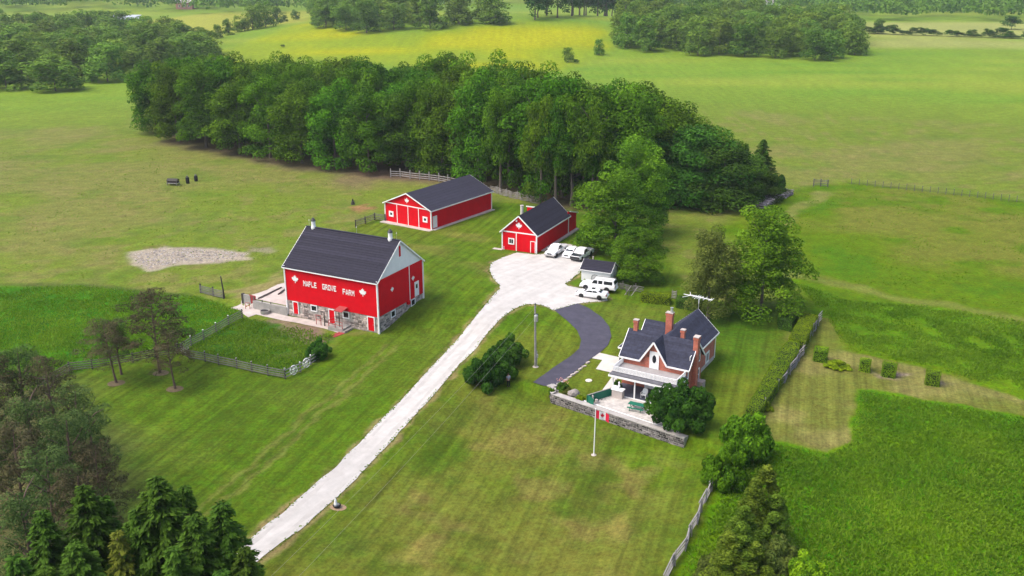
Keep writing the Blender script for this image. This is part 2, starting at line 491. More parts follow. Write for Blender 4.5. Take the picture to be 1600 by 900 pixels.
def window(parent, c, ux, n, w, h, mframe=None, cols=1, rows=1, fw=0.1):
    """framed window proud of the wall: part > pane"""
    c, ux, n = Vector(c), Vector(ux).normalized(), Vector(n).normalized()
    uz = Vector((0, 0, 1))
    mb = MB()
    a, b = ux * (w / 2), uz * (h / 2)
    def bar(p, q, wd):
        mb.beam(p, q, wd, 0.09)
    o = n * 0.03
    for sgn in (-1, 1):
        mb.plate([c + a * sgn - ux * fw / 2 - b - uz * fw / 2, c + a * sgn + ux * fw / 2 - b - uz * fw / 2, c + a * sgn + ux * fw / 2 + b + uz * fw / 2, c + a * sgn - ux * fw / 2 + b + uz * fw / 2], n * 0.07)
        mb.plate([c - a + ux * fw / 2 + b * sgn - uz * fw / 2, c + a - ux * fw / 2 + b * sgn - uz * fw / 2, c + a - ux * fw / 2 + b * sgn + uz * fw / 2, c - a + ux * fw / 2 + b * sgn + uz * fw / 2], n * 0.068)
    for k in range(1, cols):
        x = -w / 2 + w * k / cols
        mb.plate([c + ux * (x - .03) - b, c + ux * (x + .03) - b, c + ux * (x + .03) + b, c + ux * (x - .03) + b], n * 0.055)
    for k in range(1, rows):
        z = -h / 2 + h * k / rows
        mb.plate([c + uz * (z - .03) - a, c + uz * (z - .03) + a, c + uz * (z + .03) + a, c + uz * (z + .03) - a], n * 0.053)
    f = mb.build('window', mframe or M_WHITE, parent)
    g = MB()
    g.plate([c - a - b, c + a - b, c + a + b, c - a + b], n * 0.025)
    g.build('pane', M_GLASS, f)
    return f

def door(parent, c, ux, n, w, h, mleaf, mframe=None, fw=0.12, name='door', handle=True):
    """door leaf with frame, c at the middle of the sill"""
    c, ux, n = Vector(c), Vector(ux).normalized(), Vector(n).normalized()
    uz = Vector((0, 0, 1))
    mb = MB()
    a = ux * (w / 2)
    mb.plate([c - a, c + a, c + a + uz * h, c - a + uz * h], n * 0.045)
    d = mb.build(name, mleaf, parent)
    fr = MB()
    for sgn in (-1, 1):
        e = c + a * sgn
        fr.plate([e - ux * (fw if sgn < 0 else 0), e + ux * (fw if sgn > 0 else 0), e + ux * (fw if sgn > 0 else 0) + uz * (h + fw), e - ux * (fw if sgn < 0 else 0) + uz * (h + fw)], n * 0.08)
    fr.plate([c - a + uz * h, c + a + uz * h, c + a + uz * (h + fw), c - a + uz * (h + fw)], n * 0.078)
    fr.build('frame', mframe or M_WHITE, d)
    if handle:
        hb = MB(); p = c + a * 0.75 + uz * (h * 0.48) + n * 0.05
        hb.tube(p, p + n * 0.08, 0.04, 0.04, 6)
        hb.build('handle', M_METAL, d)
    return d

def stones(mb, O, ux, uz, n, length, h0, h1, rowh=0.34, wid=0.55, holes=(), depth=0.06):
    """rough coursed stones on the plane O + ux*s + uz*z, height from floor 0..h; h0/h1 = floor of the band at both ends, up to hz"""
    O, ux, uz, n = map(Vector, (O, ux, uz, n))
    hz = max(h0[1], h1[1])
    z = min(h0[0], h1[0])
    while z < hz - 0.1:
        rh = min(rowh * random.uniform(.75, 1.3), hz - z)
        s = 0.0
        while s < length - 0.1:
            w = min(wid * random.uniform(.5, 1.6), length - s)
            if length - s - w < 0.15: w = length - s
            fl = h0[0] + (h1[0] - h0[0]) * (s + w / 2) / length
            ok = z + rh > fl
            for (a, b, c, d) in holes:
                if s + w > a + .03 and s < b - .03 and z + rh > c + .03 and z < d - .03: ok = False
            if ok:
                g, ch = 0.022, 0.05
                p = [(s + g, z + g), (s + w - g, z + g), (s + w - g, z + rh - g), (s + g, z + rh - g)]
                cx, cz = s + w / 2, z + rh / 2
                dd = depth * random.uniform(.5, 1.4)
                j = [(a + random.uniform(-.015, .015), b + random.uniform(-.015, .015)) for a, b in p]
                base = [O + ux * a + uz * b for a, b in j]
                top = [O + ux * (a + (ch if a < cx else -ch)) + uz * (b + (ch if b < cz else -ch)) + n * (dd * random.uniform(.8, 1.2)) for a, b in j]
                mb.add(base + top, [(4, 5, 6, 7), (0, 1, 5, 4), (1, 2, 6, 5), (2, 3, 7, 6), (3, 0, 4, 7)], random.random())
            s += w
        z += rh

def sheet(name, poly, m, dz=0.03, step=1.0, jitter=0.0, kind='structure', thick=0.0):
    """a flat covering of the ground inside the world polygon, draped on the terrain"""
    pts = []
    n = len(poly)
    for i in range(n):
        a, b = np.array(poly[i][:2]), np.array(poly[(i + 1) % n][:2])
        L = np.linalg.norm(b - a)
        k = max(1, int(L / (step * 0.5)))
        nrm = np.array([-(b - a)[1], (b - a)[0]]) / max(L, 1e-6)
        for q in range(k):
            p = a + (b - a) * q / k
            j = (fbm(p[0], p[1], 2.6, 3, 3) - 0.5) * 2 * jitter if jitter else 0
            pts.append(p + nrm * float(j))
    nb = len(pts)
    A = np.array(pts)
    x0, y0 = A.min(0); x1, y1 = A.max(0)
    ins = []
    gx, gy = np.meshgrid(np.arange(x0, x1, step), np.arange(y0, y1, step))
    q = np.stack([gx.ravel(), gy.ravel()], 1)
    q = q[poly_sd(q[:, 0], q[:, 1], A) < -step * 0.35]
    allp = [Vector(p) for p in pts] + [Vector(p) for p in q]
    v, e, f, _, _, _ = delaunay_2d_cdt(allp, [], [list(range(nb))], 1, 1e-4)
    vx = np.array([p[0] for p in v]); vy = np.array([p[1] for p in v])
    vz = T(vx, vy) + dz
    me = bpy.data.meshes.new(name)
    me.from_pydata([(a, b, c) for a, b, c in zip(vx, vy, vz)], [], f)
    me.materials.append(m)
    me.update()
    if me.polygons and sum(p.normal.z for p in me.polygons) < 0:
        me.flip_normals()
    o = link(name, me)
    o['kind'] = kind
    return o

def poly_sd(x, y, poly):
    """signed distance to a polygon, negative inside"""
    x = np.asarray(x, float); y = np.asarray(y, float)
    A = np.asarray(poly, float)[:, :2]
    ins = np.zeros(x.shape, bool)
    d = np.full(x.shape, 1e18)
    n = len(A)
    for i in range(n):
        x1, y1 = A[i]; x2, y2 = A[(i + 1) % n]
        c = (y1 > y) != (y2 > y)
        if y1 != y2:
            ins ^= c & (x < (x2 - x1) * (y - y1) / (y2 - y1) + x1)
        dx, dy = x2 - x1, y2 - y1
        t = np.clip(((x - x1) * dx + (y - y1) * dy) / max(dx * dx + dy * dy, 1e-9), 0, 1)
        d = np.minimum(d, (x - x1 - t * dx) ** 2 + (y - y1 - t * dy) ** 2)
    d = np.sqrt(d)
    return np.where(ins, -d, d)

def line_d(x, y, pts):
    A = np.asarray(pts, float)
    d = np.full(np.shape(x), 1e18)
    for i in range(len(A) - 1):
        x1, y1 = A[i][:2]; x2, y2 = A[i + 1][:2]
        dx, dy = x2 - x1, y2 - y1
        t = np.clip(((x - x1) * dx + (y - y1) * dy) / max(dx * dx + dy * dy, 1e-9), 0, 1)
        d = np.minimum(d, (x - x1 - t * dx) ** 2 + (y - y1 - t * dy) ** 2)
    return np.sqrt(d)

def PP(*px):
    return [P(u, v) for u, v in px]

# ------------------------------------------------------------------ ground
DRIVE = PP((300, 925), (380, 852), (458, 787), (524, 729), (582, 672), (608, 645), (650, 600), (700, 546), (740, 498), (766, 468), (780, 452), (780, 445), (770, 434), (764, 424),
           (767, 411), (784, 403), (807, 395), (838, 398), (849, 397), (880, 380), (930, 390), (912, 412), (905, 427), (893, 437), (883, 443), (888, 447), (904, 450), (935, 452), (950, 470), (919, 473), (902, 475),
           (865, 485), (853, 479), (840, 476), (824, 476), (804, 483), (779, 501), (755, 530), (720, 568), (690, 602), (654, 643), (600, 702), (553, 750), (490, 810), (412, 871), (350, 925))
ASPH = PP((903, 474.5), (920, 482), (940, 496), (952, 511), (955, 526), (950, 540), (938, 551), (922, 562), (895, 584), (866, 605), (848, 603), (833, 598), (862, 577), (893, 556), (905, 545), (908, 532), (902, 517), (890, 505), (866, 485))
def ground():
    def axis(lo, hi, st, far0, far1):
        c = list(np.arange(lo, hi + 1e-6, st))
        s, p = st, lo
        left = []
        while p > far0:
            s *= 1.06
            p -= s
            left.append(p)
        s, p = st, hi
        right = []
        while p < far1:
            s *= 1.06
            p += s
            right.append(p)
        return np.array(left[::-1] + c + right)
    xs = axis(-62, 78, 0.42, -6000, 6000)
    ys = axis(62, 205, 0.42, -2500, 7000)
    X, Y = np.meshgrid(xs, ys)
    x, y = X.ravel(), Y.ravel()
    z = T(x, y)
    # vegetation colours
    n1, n2, n3 = fbm(x, y, 28, 21), fbm(x, y, 7, 31), fbm(x, y, 2.2, 41, 2)
    wx, wy = x + (fbm(x, y, 5, 51) - .5) * 5, y + (fbm(x, y, 5, 61) - .5) * 5
    ex, ey = x + (fbm(x, y, 2, 71, 2) - .5) * 1.4, y + (fbm(x, y, 2, 81, 2) - .5) * 1.4
    def c(*a): return np.array(a)
    lush, lawn, dryc = c(.045, .125, .008), c(.080, .122, .016), c(.135, .128, .034)
    C = np.zeros((len(x), 3)); C[:] = c(.125, .160, .030)               # pasture and far fields
    mow = np.zeros(len(x))
    far = np.hypot(x, y)
    def put(mask, col):
        m = mask[:, None]
        C[:] = C * (1 - m) + np.asarray(col) * m
    def reg(poly, soft=1.0, warp=0):
        a, b = ((x, y), (ex, ey), (wx, wy))[warp]
        return 1 - sm(poly_sd(a, b, poly), -soft, soft)
    put(sm(n1, .42, .62) * .75 * (far < 330), c(.150, .148, .048)); put(sm(fbm(wx, wy, 3.5, 47), .55, .72) * .55 * (far < 330), c(.165, .145, .058))
    put(sm(n2, .55, .75) * .5 * (far < 330), c(.085, .135, .022))
    put(sm(far, 300, 420) * 1.0, c(.150, .215, .036))
    put(sm(far, 300, 420) * sm(fbm(x * .5, y * 1.8, 60, 3), .45, .7) * .8, c(.20, .235, .045))
    put(sm(far, 300, 420) * sm(fbm(x * .4, y * 2.2, 30, 9), .5, .75) * .6, c(.105, .19, .03))
    # left upper pasture
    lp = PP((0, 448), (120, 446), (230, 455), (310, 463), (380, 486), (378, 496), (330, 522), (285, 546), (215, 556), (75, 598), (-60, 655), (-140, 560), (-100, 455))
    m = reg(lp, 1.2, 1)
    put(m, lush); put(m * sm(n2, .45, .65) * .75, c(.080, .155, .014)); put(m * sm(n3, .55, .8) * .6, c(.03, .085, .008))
    co = PP((378, 496), (440, 506), (525, 524), (500, 552), (447, 588), (285, 546), (330, 522))
    m = reg(co, .5, 1)
    put(m, c(.040, .095, .012)); put(m * sm(n3, .45, .7) * .7, c(.085, .115, .025))
    dirt = PP((395, 500), (430, 500), (500, 512), (532, 522), (512, 540), (470, 532), (450, 520))
    put(reg(dirt, 1.6, 2) * sm(n3 + n2 * .5, .45, .75), c(.17, .125, .095))
    # lawn round the buildings
    lw = PP((-40, 690), (75, 600), (215, 558), (285, 548), (447, 590), (515, 556), (525, 524), (600, 524), (670, 463), (668, 430), (610, 400), (540, 360), (600, 340), (760, 315), (840, 320), (905, 330), (1000, 350), (1060, 430),
            (1110, 470), (1210, 480), (1240, 500), (1180, 650), (1140, 690), (1110, 760), (1045, 900), (1000, 1000), (300, 1000), (160, 790))
    m = reg(lw, .9, 1)
    put(m, lawn); mow = np.maximum(mow, m)
    put(m * sm(n1, .38, .62) * .75, c(.112, .130, .024)); put(m * sm(n2, .5, .72) * .6, c(.055, .105, .011))
    ll = PP((-40, 690), (75, 600), (215, 560), (285, 552), (447, 594), (560, 540), (690, 440), (740, 490), (560, 690), (330, 900), (160, 790))
    m = reg(ll, 5, 1)
    put(m * .7, c(.062, .105, .013)); put(m * sm(n2, .45, .7) * .6, c(.10, .13, .024))
    fl = PP((460, 860), (640, 665), (760, 620), (870, 640), (1000, 700), (1100, 740), (1055, 880), (1000, 960), (420, 960))
    m = reg(fl, 5, 1)
    put(m * sm(n1 * .5 + n2 * .6, .36, .62) * .62, dryc); put(m * sm(fbm(wx, wy, 4, 91), .52, .75) * .38, c(.19, .135, .06))
    put(m * sm(fbm(wx, wy, 8, 97), .55, .75) * .7, c(.06, .098, .014))
    for poly, a in ((PP((560, 360), (640, 372), (760, 335), (790, 400), (770, 430), (690, 400), (600, 385)), .7), (PP((940, 480), (1040, 480), (1100, 500), (1000, 500), (955, 520)), .5),
                    (PP((1100, 700), (1185, 600), (1200, 520), (1225, 520), (1150, 680)), .35)):
        m = reg(poly, 4, 2); put(m * a * sm(n2, .3, .6), c(.150, .140, .040))
    m = reg(PP((1070, 490), (1200, 480), (1235, 500), (1195, 590), (1130, 560)), 4, 1)
    put(m * .6, c(.04, .088, .012))  # darker lawn: shade below the big tree painted into the ground colour
    # fields on the right
    ru = PP((1120, 360), (1230, 300), (1330, 283), (1600, 312), (1800, 330), (1800, 700), (1440, 575), (1310, 545), (1285, 495), (1235, 485), (1240, 420))
    m = reg(ru, 3, 2)
    put(m, c(.085, .135, .012)); put(m * sm(n1, .45, .68) * .8, c(.135, .135, .032)); put(m * sm(n2, .5, .75) * .6, c(.055, .125, .006))
    br = PP((1240, 440), (1330, 470), (1470, 480), (1700, 520), (1800, 660), (1600, 618), (1440, 572), (1320, 545), (1290, 495))
    m = reg(br, 3, 2); put(m * .8, c(.070, .150, .004)); put(m * sm(n2, .5, .7) * .6, c(.11, .17, .010))
    hay = PP((1203, 688), (1290, 706), (1325, 690), (1340, 606), (1600, 650), (1800, 690), (1900, 1000), (1000, 1000), (1120, 770), (1140, 700))
    m = reg(hay, .5, 1); put(m, c(.066, .155, .006)); put(m * sm(n2, .45, .7) * .7, c(.115, .190, .010)); put(m * sm(n3, .5, .8) * .5, c(.03, .095, .004))
    strip = PP((1185, 655), (1230, 575), (1275, 497), (1292, 496), (1307, 515), (1300, 545), (1350, 555), (1440, 575), (1600, 625), (1800, 670), (1800, 692), (1600, 649), (1340, 605), (1325, 690), (1290, 705), (1205, 687))
    m = reg(strip, .5, 1); put(m, c(.120, .128, .032)); put(m * sm(n2, .45, .65) * .7, c(.18, .16, .065)); put(m * sm(n1, .55, .7) * .5, c(.075, .11, .016)); mow = np.maximum(mow, m)
    m = reg(PP((1355, 575), (1400, 582), (1480, 592), (1490, 600), (1440, 600), (1380, 590)), .7, 1); put(m * sm(n3, .4, .6), c(.24, .19, .15))
    pth = PP((1240, 432), (1290, 438), (1380, 462), (1600, 500))
    put((1 - sm(line_d(wx, wy, pth), .3, 3)) * .38, c(.20, .165, .075))
    pth = PP((1215, 350), (1260, 320), (1290, 300))
    put((1 - sm(line_d(wx, wy, pth), .3, 2.5)) * .42, c(.22, .185, .085))
    put((1 - sm(line_d(ex, ey, PP((1330, 286), (1440, 297), (1600, 316))), .3, 1.2)) * .6, c(.05, .07, .02))
    # ground under the trees
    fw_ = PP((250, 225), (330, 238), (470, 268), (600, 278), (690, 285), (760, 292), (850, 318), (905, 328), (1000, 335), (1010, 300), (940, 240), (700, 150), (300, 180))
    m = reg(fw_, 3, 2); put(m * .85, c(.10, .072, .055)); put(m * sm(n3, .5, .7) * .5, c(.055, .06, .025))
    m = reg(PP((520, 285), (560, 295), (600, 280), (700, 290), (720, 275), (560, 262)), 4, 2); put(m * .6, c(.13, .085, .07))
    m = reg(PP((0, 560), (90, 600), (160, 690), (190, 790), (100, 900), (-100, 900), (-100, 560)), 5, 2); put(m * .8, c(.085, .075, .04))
    m = reg(PP((200, 395), (260, 386), (330, 388), (385, 395), (390, 405), (330, 412), (270, 415), (235, 424), (205, 412)), .8, 1); put(m * .85, c(.32, .27, .235))
    m = reg(PP((385, 385), (430, 385), (430, 395), (390, 395)), 1.2, 2); put(m * .5, c(.27, .22, .2))
    m = reg(PP((548, 322), (575, 320), (590, 328), (560, 332)), 1, 2); put(m * .8, c(.24, .12, .08))
    m = reg(PP((345, 455), (420, 440), (440, 420), (445, 450), (380, 470)), 1.2, 2); put(m * .7, c(.2, .155, .085))
    put((1 - sm(line_d(ex, ey, PP((0, 445), (130, 445), (230, 456), (310, 463))), .3, 1.3)) * .6, c(.055, .075, .02))
    # bare edges of the drive, soil rings below trees, fence lines
    dd = poly_sd(ex, ey, DRIVE); put((1 - sm(np.abs(dd), .1, .7)) * .7, c(.24, .175, .10))
    # wheel ruts beside the drive
    for off in (6.2, 7.6):
        a, b = P(470, 775), P(690, 550)
        t = (b - a)[:2] / np.linalg.norm((b - a)[:2]); nn = np.array([-t[1], t[0]])
        if nn[0] > 0: nn = -nn
        q = [a[:2] + nn * off - t * 6, b[:2] + nn * off]
        put((1 - sm(line_d(ex, ey, q), .15, .5)) * .5, c(.16, .155, .05))
    # far meadow: yellow flowers, with sunlit brightness put into the colour
    me_ = PP((332, 84), (480, 36), (560, 54), (640, 54), (770, 42), (840, 34), (950, 40), (952, 70), (900, 100), (860, 112), (700, 108), (480, 96), (340, 100))
    m = reg(me_, 8, 2)
    fl_ = sm(fbm(x * .45, y * 1.2, 34, 13), .40, .66)
    put(m * .9, c(.19, .235, .030)); put(m * fl_ * .75, c(.31, .29, .022)); put(m * sm(fbm(x * .4, y * 2, 12, 19), .5, .8) * .35, c(.12, .17, .03))
    for poly, col in ((PP((190, 38), (330, 20), (490, 18), (480, 34), (330, 60), (235, 42)), c(.26, .26, .055)), (PP((1340, 36), (1600, 34), (1700, 34), (1700, 60), (1350, 56)), c(.25, .26, .09)),
                      (PP((1345, 62), (1420, 60), (1700, 66), (1700, 76), (1350, 74)), c(.24, .25, .085))):
        m = reg(poly, 10, 0); put(m * .9, col)
    C *= (0.86 + 0.28 * fbm(x, y, 1.1, 101, 2))[:, None]
    me = bpy.data.meshes.new('ground')
    ny, nx = X.shape
    idx = np.arange(nx * ny).reshape(ny, nx)
    quads = np.stack([idx[:-1, :-1], idx[:-1, 1:], idx[1:, 1:], idx[1:, :-1]], -1).reshape(-1, 4)
    me.vertices.add(len(x)); me.vertices.foreach_set('co', np.stack([x, y, z], 1).ravel())
    me.loops.add(quads.size); me.loops.foreach_set('vertex_index', quads.ravel().astype(np.int32))
    me.polygons.add(len(quads)); me.polygons.foreach_set('loop_start', np.arange(0, quads.size, 4, dtype=np.int32))
    me.polygons.foreach_set('use_smooth', np.ones(len(quads), bool))
    me.update(calc_edges=True)
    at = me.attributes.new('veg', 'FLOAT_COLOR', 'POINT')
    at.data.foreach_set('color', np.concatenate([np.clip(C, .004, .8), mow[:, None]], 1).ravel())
    m, nt, n, l = nodes('grass_ground')
    out = n.new('ShaderNodeOutputMaterial'); b = n.new('ShaderNodeBsdfPrincipled'); b.inputs['Roughness'].default_value = 0.95; b.inputs['Specular IOR Level'].default_value = 0.1
    a = n.new('ShaderNodeAttribute'); a.attribute_name = 'veg'
    tc = n.new('ShaderNodeTexCoord')
    def noise(sc, det, lo, hi, vec=None, rough=.65):
        k = n.new('ShaderNodeTexNoise'); k.inputs['Scale'].default_value = sc; k.inputs['Detail'].default_value = det; k.inputs['Roughness'].default_value = rough
        l.new(vec or tc.outputs['Object'], k.inputs['Vector'])
        r = n.new('ShaderNodeMapRange'); r.inputs['From Min'].default_value, r.inputs['From Max'].default_value = .3, .7
        r.inputs['To Min'].default_value, r.inputs['To Max'].default_value = lo, hi
        l.new(k.outputs['Fac'], r.inputs['Value'])
        return r.outputs[0], k
    def times(p, q):
        k = n.new('ShaderNodeMath'); k.operation = 'MULTIPLY'; l.new(p, k.inputs[0]); l.new(q, k.inputs[1]); return k.outputs[0]
    f1, k1 = noise(2.2, 9, .45, 1.55, rough=.82)
    f2, _ = noise(.45, 6, .78, 1.22)
    dirv = (P(690, 560) - P(480, 790)); angd = math.atan2(dirv[1], dirv[0])
    mp = n.new('ShaderNodeMapping'); mp.inputs['Rotation'].default_value = (0, 0, -angd)
    l.new(tc.outputs['Object'], mp.inputs['Vector'])
    mp2 = n.new('ShaderNodeMapping'); mp2.inputs['Scale'].default_value = (0.03, 1.1, 1)
    l.new(mp.outputs[0], mp2.inputs['Vector'])
    f3, _ = noise(1.0, 5, .66, 1.34, mp2.outputs[0])
    mxs = n.new('ShaderNodeMix'); mxs.data_type = 'FLOAT'; mxs.inputs['A'].default_value = 1.0
    l.new(a.outputs['Alpha'], mxs.inputs['Factor']); l.new(f3, mxs.inputs['B'])
    fac = times(times(f1, f2), mxs.outputs['Result'])
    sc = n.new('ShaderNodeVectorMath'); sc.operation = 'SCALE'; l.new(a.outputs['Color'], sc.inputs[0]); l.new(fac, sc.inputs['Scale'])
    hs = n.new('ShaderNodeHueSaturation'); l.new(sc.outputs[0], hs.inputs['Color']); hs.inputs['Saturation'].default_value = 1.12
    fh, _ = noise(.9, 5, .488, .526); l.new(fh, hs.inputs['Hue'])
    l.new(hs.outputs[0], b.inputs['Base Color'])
    bp = n.new('ShaderNodeBump'); bp.inputs['Strength'].default_value = .7; bp.inputs['Distance'].default_value = .12
    l.new(k1.outputs['Fac'], bp.inputs['Height']); l.new(bp.outputs[0], b.inputs['Normal'])
    l.new(b.outputs[0], out.inputs['Surface'])
    me.materials.append(m)
    o = link('ground', me)
    o['kind'] = 'structure'
    return lp, hay, br, co
REG_LP, REG_HAY, REG_BR, REG_CO = ground()

M_GRAVEL = mat('pale_gravel', (0.50, 0.48, 0.455), 0.95, 0.14, 0.7, 0.5, 7, dirt=0.45, dcol=(0.37, 0.33, 0.29), streak=True)
M_ASPH = mat('dark_asphalt', (0.058, 0.056, 0.080), 0.9, 0.25, 0.9, 0.4, 25, dirt=0.35, dcol=(0.10, 0.096, 0.12))
sheet('driveway', DRIVE, M_GRAVEL, 0.05, 0.8, 0.22)
sheet('asphalt_drive', ASPH, M_ASPH, 0.075, 0.7, 0.04)

def wheel_tracks():
    ctr = [(a + b) / 2 for a, b in zip(PP((380, 852), (458, 787), (524, 729), (582, 672), (650, 600), (700, 546), (742, 498)), PP((416, 868), (492, 808), (558, 746), (610, 690), (692, 600), (740, 547), (790, 492)))]
    m = mat('worn_gravel', (0.43, 0.41, 0.385), 0.95, 0.16, 0.8, 0.5, 7, dirt=0.4, dcol=(0.52, 0.50, 0.47))
    for off in (-.85, .85):
        L_, R_ = [], []
        for i, c in enumerate(ctr):
            d = (ctr[min(i + 1, len(ctr) - 1)] - ctr[max(i - 1, 0)])[:2]; d /= np.linalg.norm(d); n = np.array([-d[1], d[0]])
            L_.append(c[:2] + n * (off - .24)); R_.append(c[:2] + n * (off + .24))
        sheet('wheel_track', L_ + R_[::-1], m, 0.058, 0.6, 0.16)
wheel_tracks()
# ------------------------------------------------------------------ foliage
def quad_cloud(name, pos, nrm, size, m, aspect=1.0, tint=None, along=None, bend=True):
    """mesh of one leaf-clump card per position, facing nrm"""
    k = len(pos)
    nrm = nrm / np.maximum(np.linalg.norm(nrm, axis=1, keepdims=True), 1e-6)
    if along is None:
        a = rng.normal(size=(k, 3))
    else:
        a = along
    u = np.cross(nrm, a); u /= np.maximum(np.linalg.norm(u, axis=1, keepdims=True), 1e-6)
    v = np.cross(u, nrm)
    s = np.asarray(size).reshape(-1, 1) * np.ones((k, 1)) * .5
    u, v = u * s * aspect, v * s
    nb = nrm * s * rng.uniform(-.35, .35, (k, 1))
    V = np.stack([pos - v * 1.15, pos + u * rng.uniform(.75, 1.1, (k, 1)) + nb, pos + v * 1.15, pos - u * rng.uniform(.75, 1.1, (k, 1)) + nb], 1).reshape(-1, 3)
    me = bpy.data.meshes.new(name)
    me.vertices.add(4 * k); me.vertices.foreach_set('co', V.ravel())
    me.loops.add(4 * k); me.loops.foreach_set('vertex_index', np.arange(4 * k, dtype=np.int32))
    me.polygons.add(k); me.polygons.foreach_set('loop_start', np.arange(0, 4 * k, 4, dtype=np.int32))
    me.update(calc_edges=True)
    t = rng.uniform(0, 1, k) if tint is None else tint
    at = me.attributes.new('tint', 'FLOAT', 'POINT'); at.data.foreach_set('value', np.repeat(np.clip(t, 0, 1), 4))
    me.materials.append(m)
    return me

def sphere_dirs(k):
    d = rng.normal(size=(k, 3))
    return d / np.linalg.norm(d, axis=1, keepdims=True)

def puffs(centers, radii, n_per, flat=.75, low=-.45, shell=.78, up=.25):
    pos, nr, ti = [], [], []
    for c, r in zip(centers, radii):
        k = max(4, int(n_per * (r / np.mean(radii)) ** 2))
        d = sphere_dirs(k)
        d = d[d[:, 2] > low]
        rr = r * (shell + (1.08 - shell) * rng.random((len(d), 1)))
        p = d * rr; p[:, 2] *= flat
        pos.append(c + p)
        q = d.copy(); q[:, 2] += up
        nr.append(q + rng.normal(size=d.shape) * .42)
        ti.append(np.clip(rng.uniform(.0, 1.0) * .55 + rng.random(len(d)) * .45, 0, 1))
    return np.concatenate(pos), np.concatenate(nr), np.concatenate(ti)

def broadleaf(name, m, h=20.0, rad=5.6, base=3.0, n=46, leaves=150, size=.55, shape=1.0, ragged=.18, flat=.75, pr=(.24, .36), skirt=0):
    cz, rz = (h + base) / 2, (h - base) / 2
    cs, rs = [], []
    for i in range(n):
        d = sphere_dirs(1)[0]
        if d[2] < -.75: d[2] *= -1
        f = rng.uniform(.55, .86) if rng.random() < .8 else rng.uniform(.1, .5)
        k = 1 + rng.uniform(-ragged, ragged)
        zz = d[2] * f * k
        w = 1.0
        if shape > 1 and zz > 0: w = 1 - zz ** 1.3 * (shape - 1)      # pointed
        if shape < 1 and zz < 0: w = 1 + zz * (1 - shape)
        cs.append((d[0] * f * k * rad * w, d[1] * f * k * rad * w, cz + zz * rz))
        rs.append(rad * rng.uniform(*pr) * (0.8 + .2 * w))
    for i in range(skirt):
        a = rng.uniform(0, 6.283); r0 = rad * rng.uniform(.5, .82)
        cs.append((math.cos(a) * r0, math.sin(a) * r0, h * rng.uniform(.06, .26))); rs.append(rad * rng.uniform(.22, .34))
    p, q, t = puffs(np.array(cs), np.array(rs), leaves, flat)
    return quad_cloud(name, p, q, size * rng.uniform(.6, 1.35, len(p)), m, .85, t)

def trunk_mesh(name, h, r, limbs=7, spread=3.0, top=.75, m=None, lean=0.0, start=.35):
    mb = MB()
    pts = [Vector((0, 0, -.4))]
    for k in range(1, 7):
        f = k / 6
        pts.append(Vector((random.uniform(-.1, .1) * h * .05 + lean * f * f, random.uniform(-.1, .1) * h * .05, h * top * f)))
    for k in range(6):
        mb.tube(pts[k], pts[k + 1], r * (1 - .13 * k) * (1.25 if k == 0 else 1), r * (1 - .13 * (k + 1)), 7, False)
    for i in range(limbs):
        f = random.uniform(start, .95)
        k = min(5, int(f * 6))
        p = pts[k].lerp(pts[k + 1], f * 6 - k)
        a = i * 2.4 + random.uniform(-.4, .4)
        e = p + Vector((math.cos(a) * spread, math.sin(a) * spread, h * random.uniform(.1, .22)))
        mid = p.lerp(e, .5) + Vector((0, 0, -.03 * h + random.uniform(0, .05) * h))
        mb.tube(p, mid, r * .42, r * .26, 5, False)
        mb.tube(mid, e, r * .26, r * .08, 5, False)
    return mb.mesh(name, m or M_BARK, True)

def spruce(name, m, h=16.0, rad=3.4, lev=24, per=48, size=.42, droop=.35):
    pos, nr, al, ti = [], [], [], []
    for i in range(lev):
        f = (i + rng.uniform(-.3, .3)) / lev
        z = h * (.08 + .92 * f)
        R_ = rad * (1 - f) ** .8 * rng.uniform(.85, 1.15) + .12
        nb = max(4, int(5 + 5 * (1 - f)))
        for j in range(nb):
            a = 2 * math.pi * (j + rng.random() * .7) / nb + i * 1.3
            L = R_ * rng.uniform(.7, 1.15)
            k = max(6, int(per * (L / rad + .12)))
            t = rng.random(k) ** .65
            d = np.array([math.cos(a), math.sin(a)])
            side = rng.normal(size=k) * .16 * L * (1.15 - t) + rng.normal(size=k) * .1
            x = d[0] * L * t - d[1] * side
            y = d[1] * L * t + d[0] * side
            zz = z + L * (.22 * t - droop * 1.7 * t * t + .45 * droop * t ** 4) + rng.normal(size=k) * .1
            pos.append(np.stack([x, y, zz], 1))
            q = np.stack([d[0] * .5 + rng.normal(size=k) * .4, d[1] * .5 + rng.normal(size=k) * .4, 1 + rng.normal(size=k) * .4], 1)
            nr.append(q)
            al.append(np.stack([d[0] - d[1] * side * 2, d[1] + d[0] * side * 2, -.3 + 0 * side], 1) + rng.normal(size=(k, 3)) * .25)
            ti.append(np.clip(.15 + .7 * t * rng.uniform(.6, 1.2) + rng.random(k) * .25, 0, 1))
    pos = np.concatenate(pos); nr = np.concatenate(nr); al = np.concatenate(al); ti = np.concatenate(ti)
    # tip: card length direction v is cross(u, n) ~ along
    return quad_cloud(name, pos, nr, size * rng.uniform(.6, 1.3, len(pos)), m, .45, ti, al)

def pine(name, m, h=12.0, rad=3.6, n=44, leaves=190, size=.24, base=.36):
    cs, rs = [], []
    for i in range(n):
        f = (i + rng.random()) / n
        a = i * 2.4 + rng.uniform(-.5, .5)
        r0 = rad * (1 - .62 * f ** 1.4) * rng.uniform(.35, 1.0)
        cs.append((math.cos(a) * r0 + .45 * f * f, math.sin(a) * r0, h * (base + (1 - base) * f * .94) + .12 * r0))
        rs.append(rad * rng.uniform(.17, .27))
    p, q, t = puffs(np.array(cs), np.array(rs), leaves, .55, -.5, .6, .55)
    return quad_cloud(name, p, q + rng.normal(size=q.shape) * .2, size * rng.uniform(.6, 1.4, len(p)), m, .3, t)

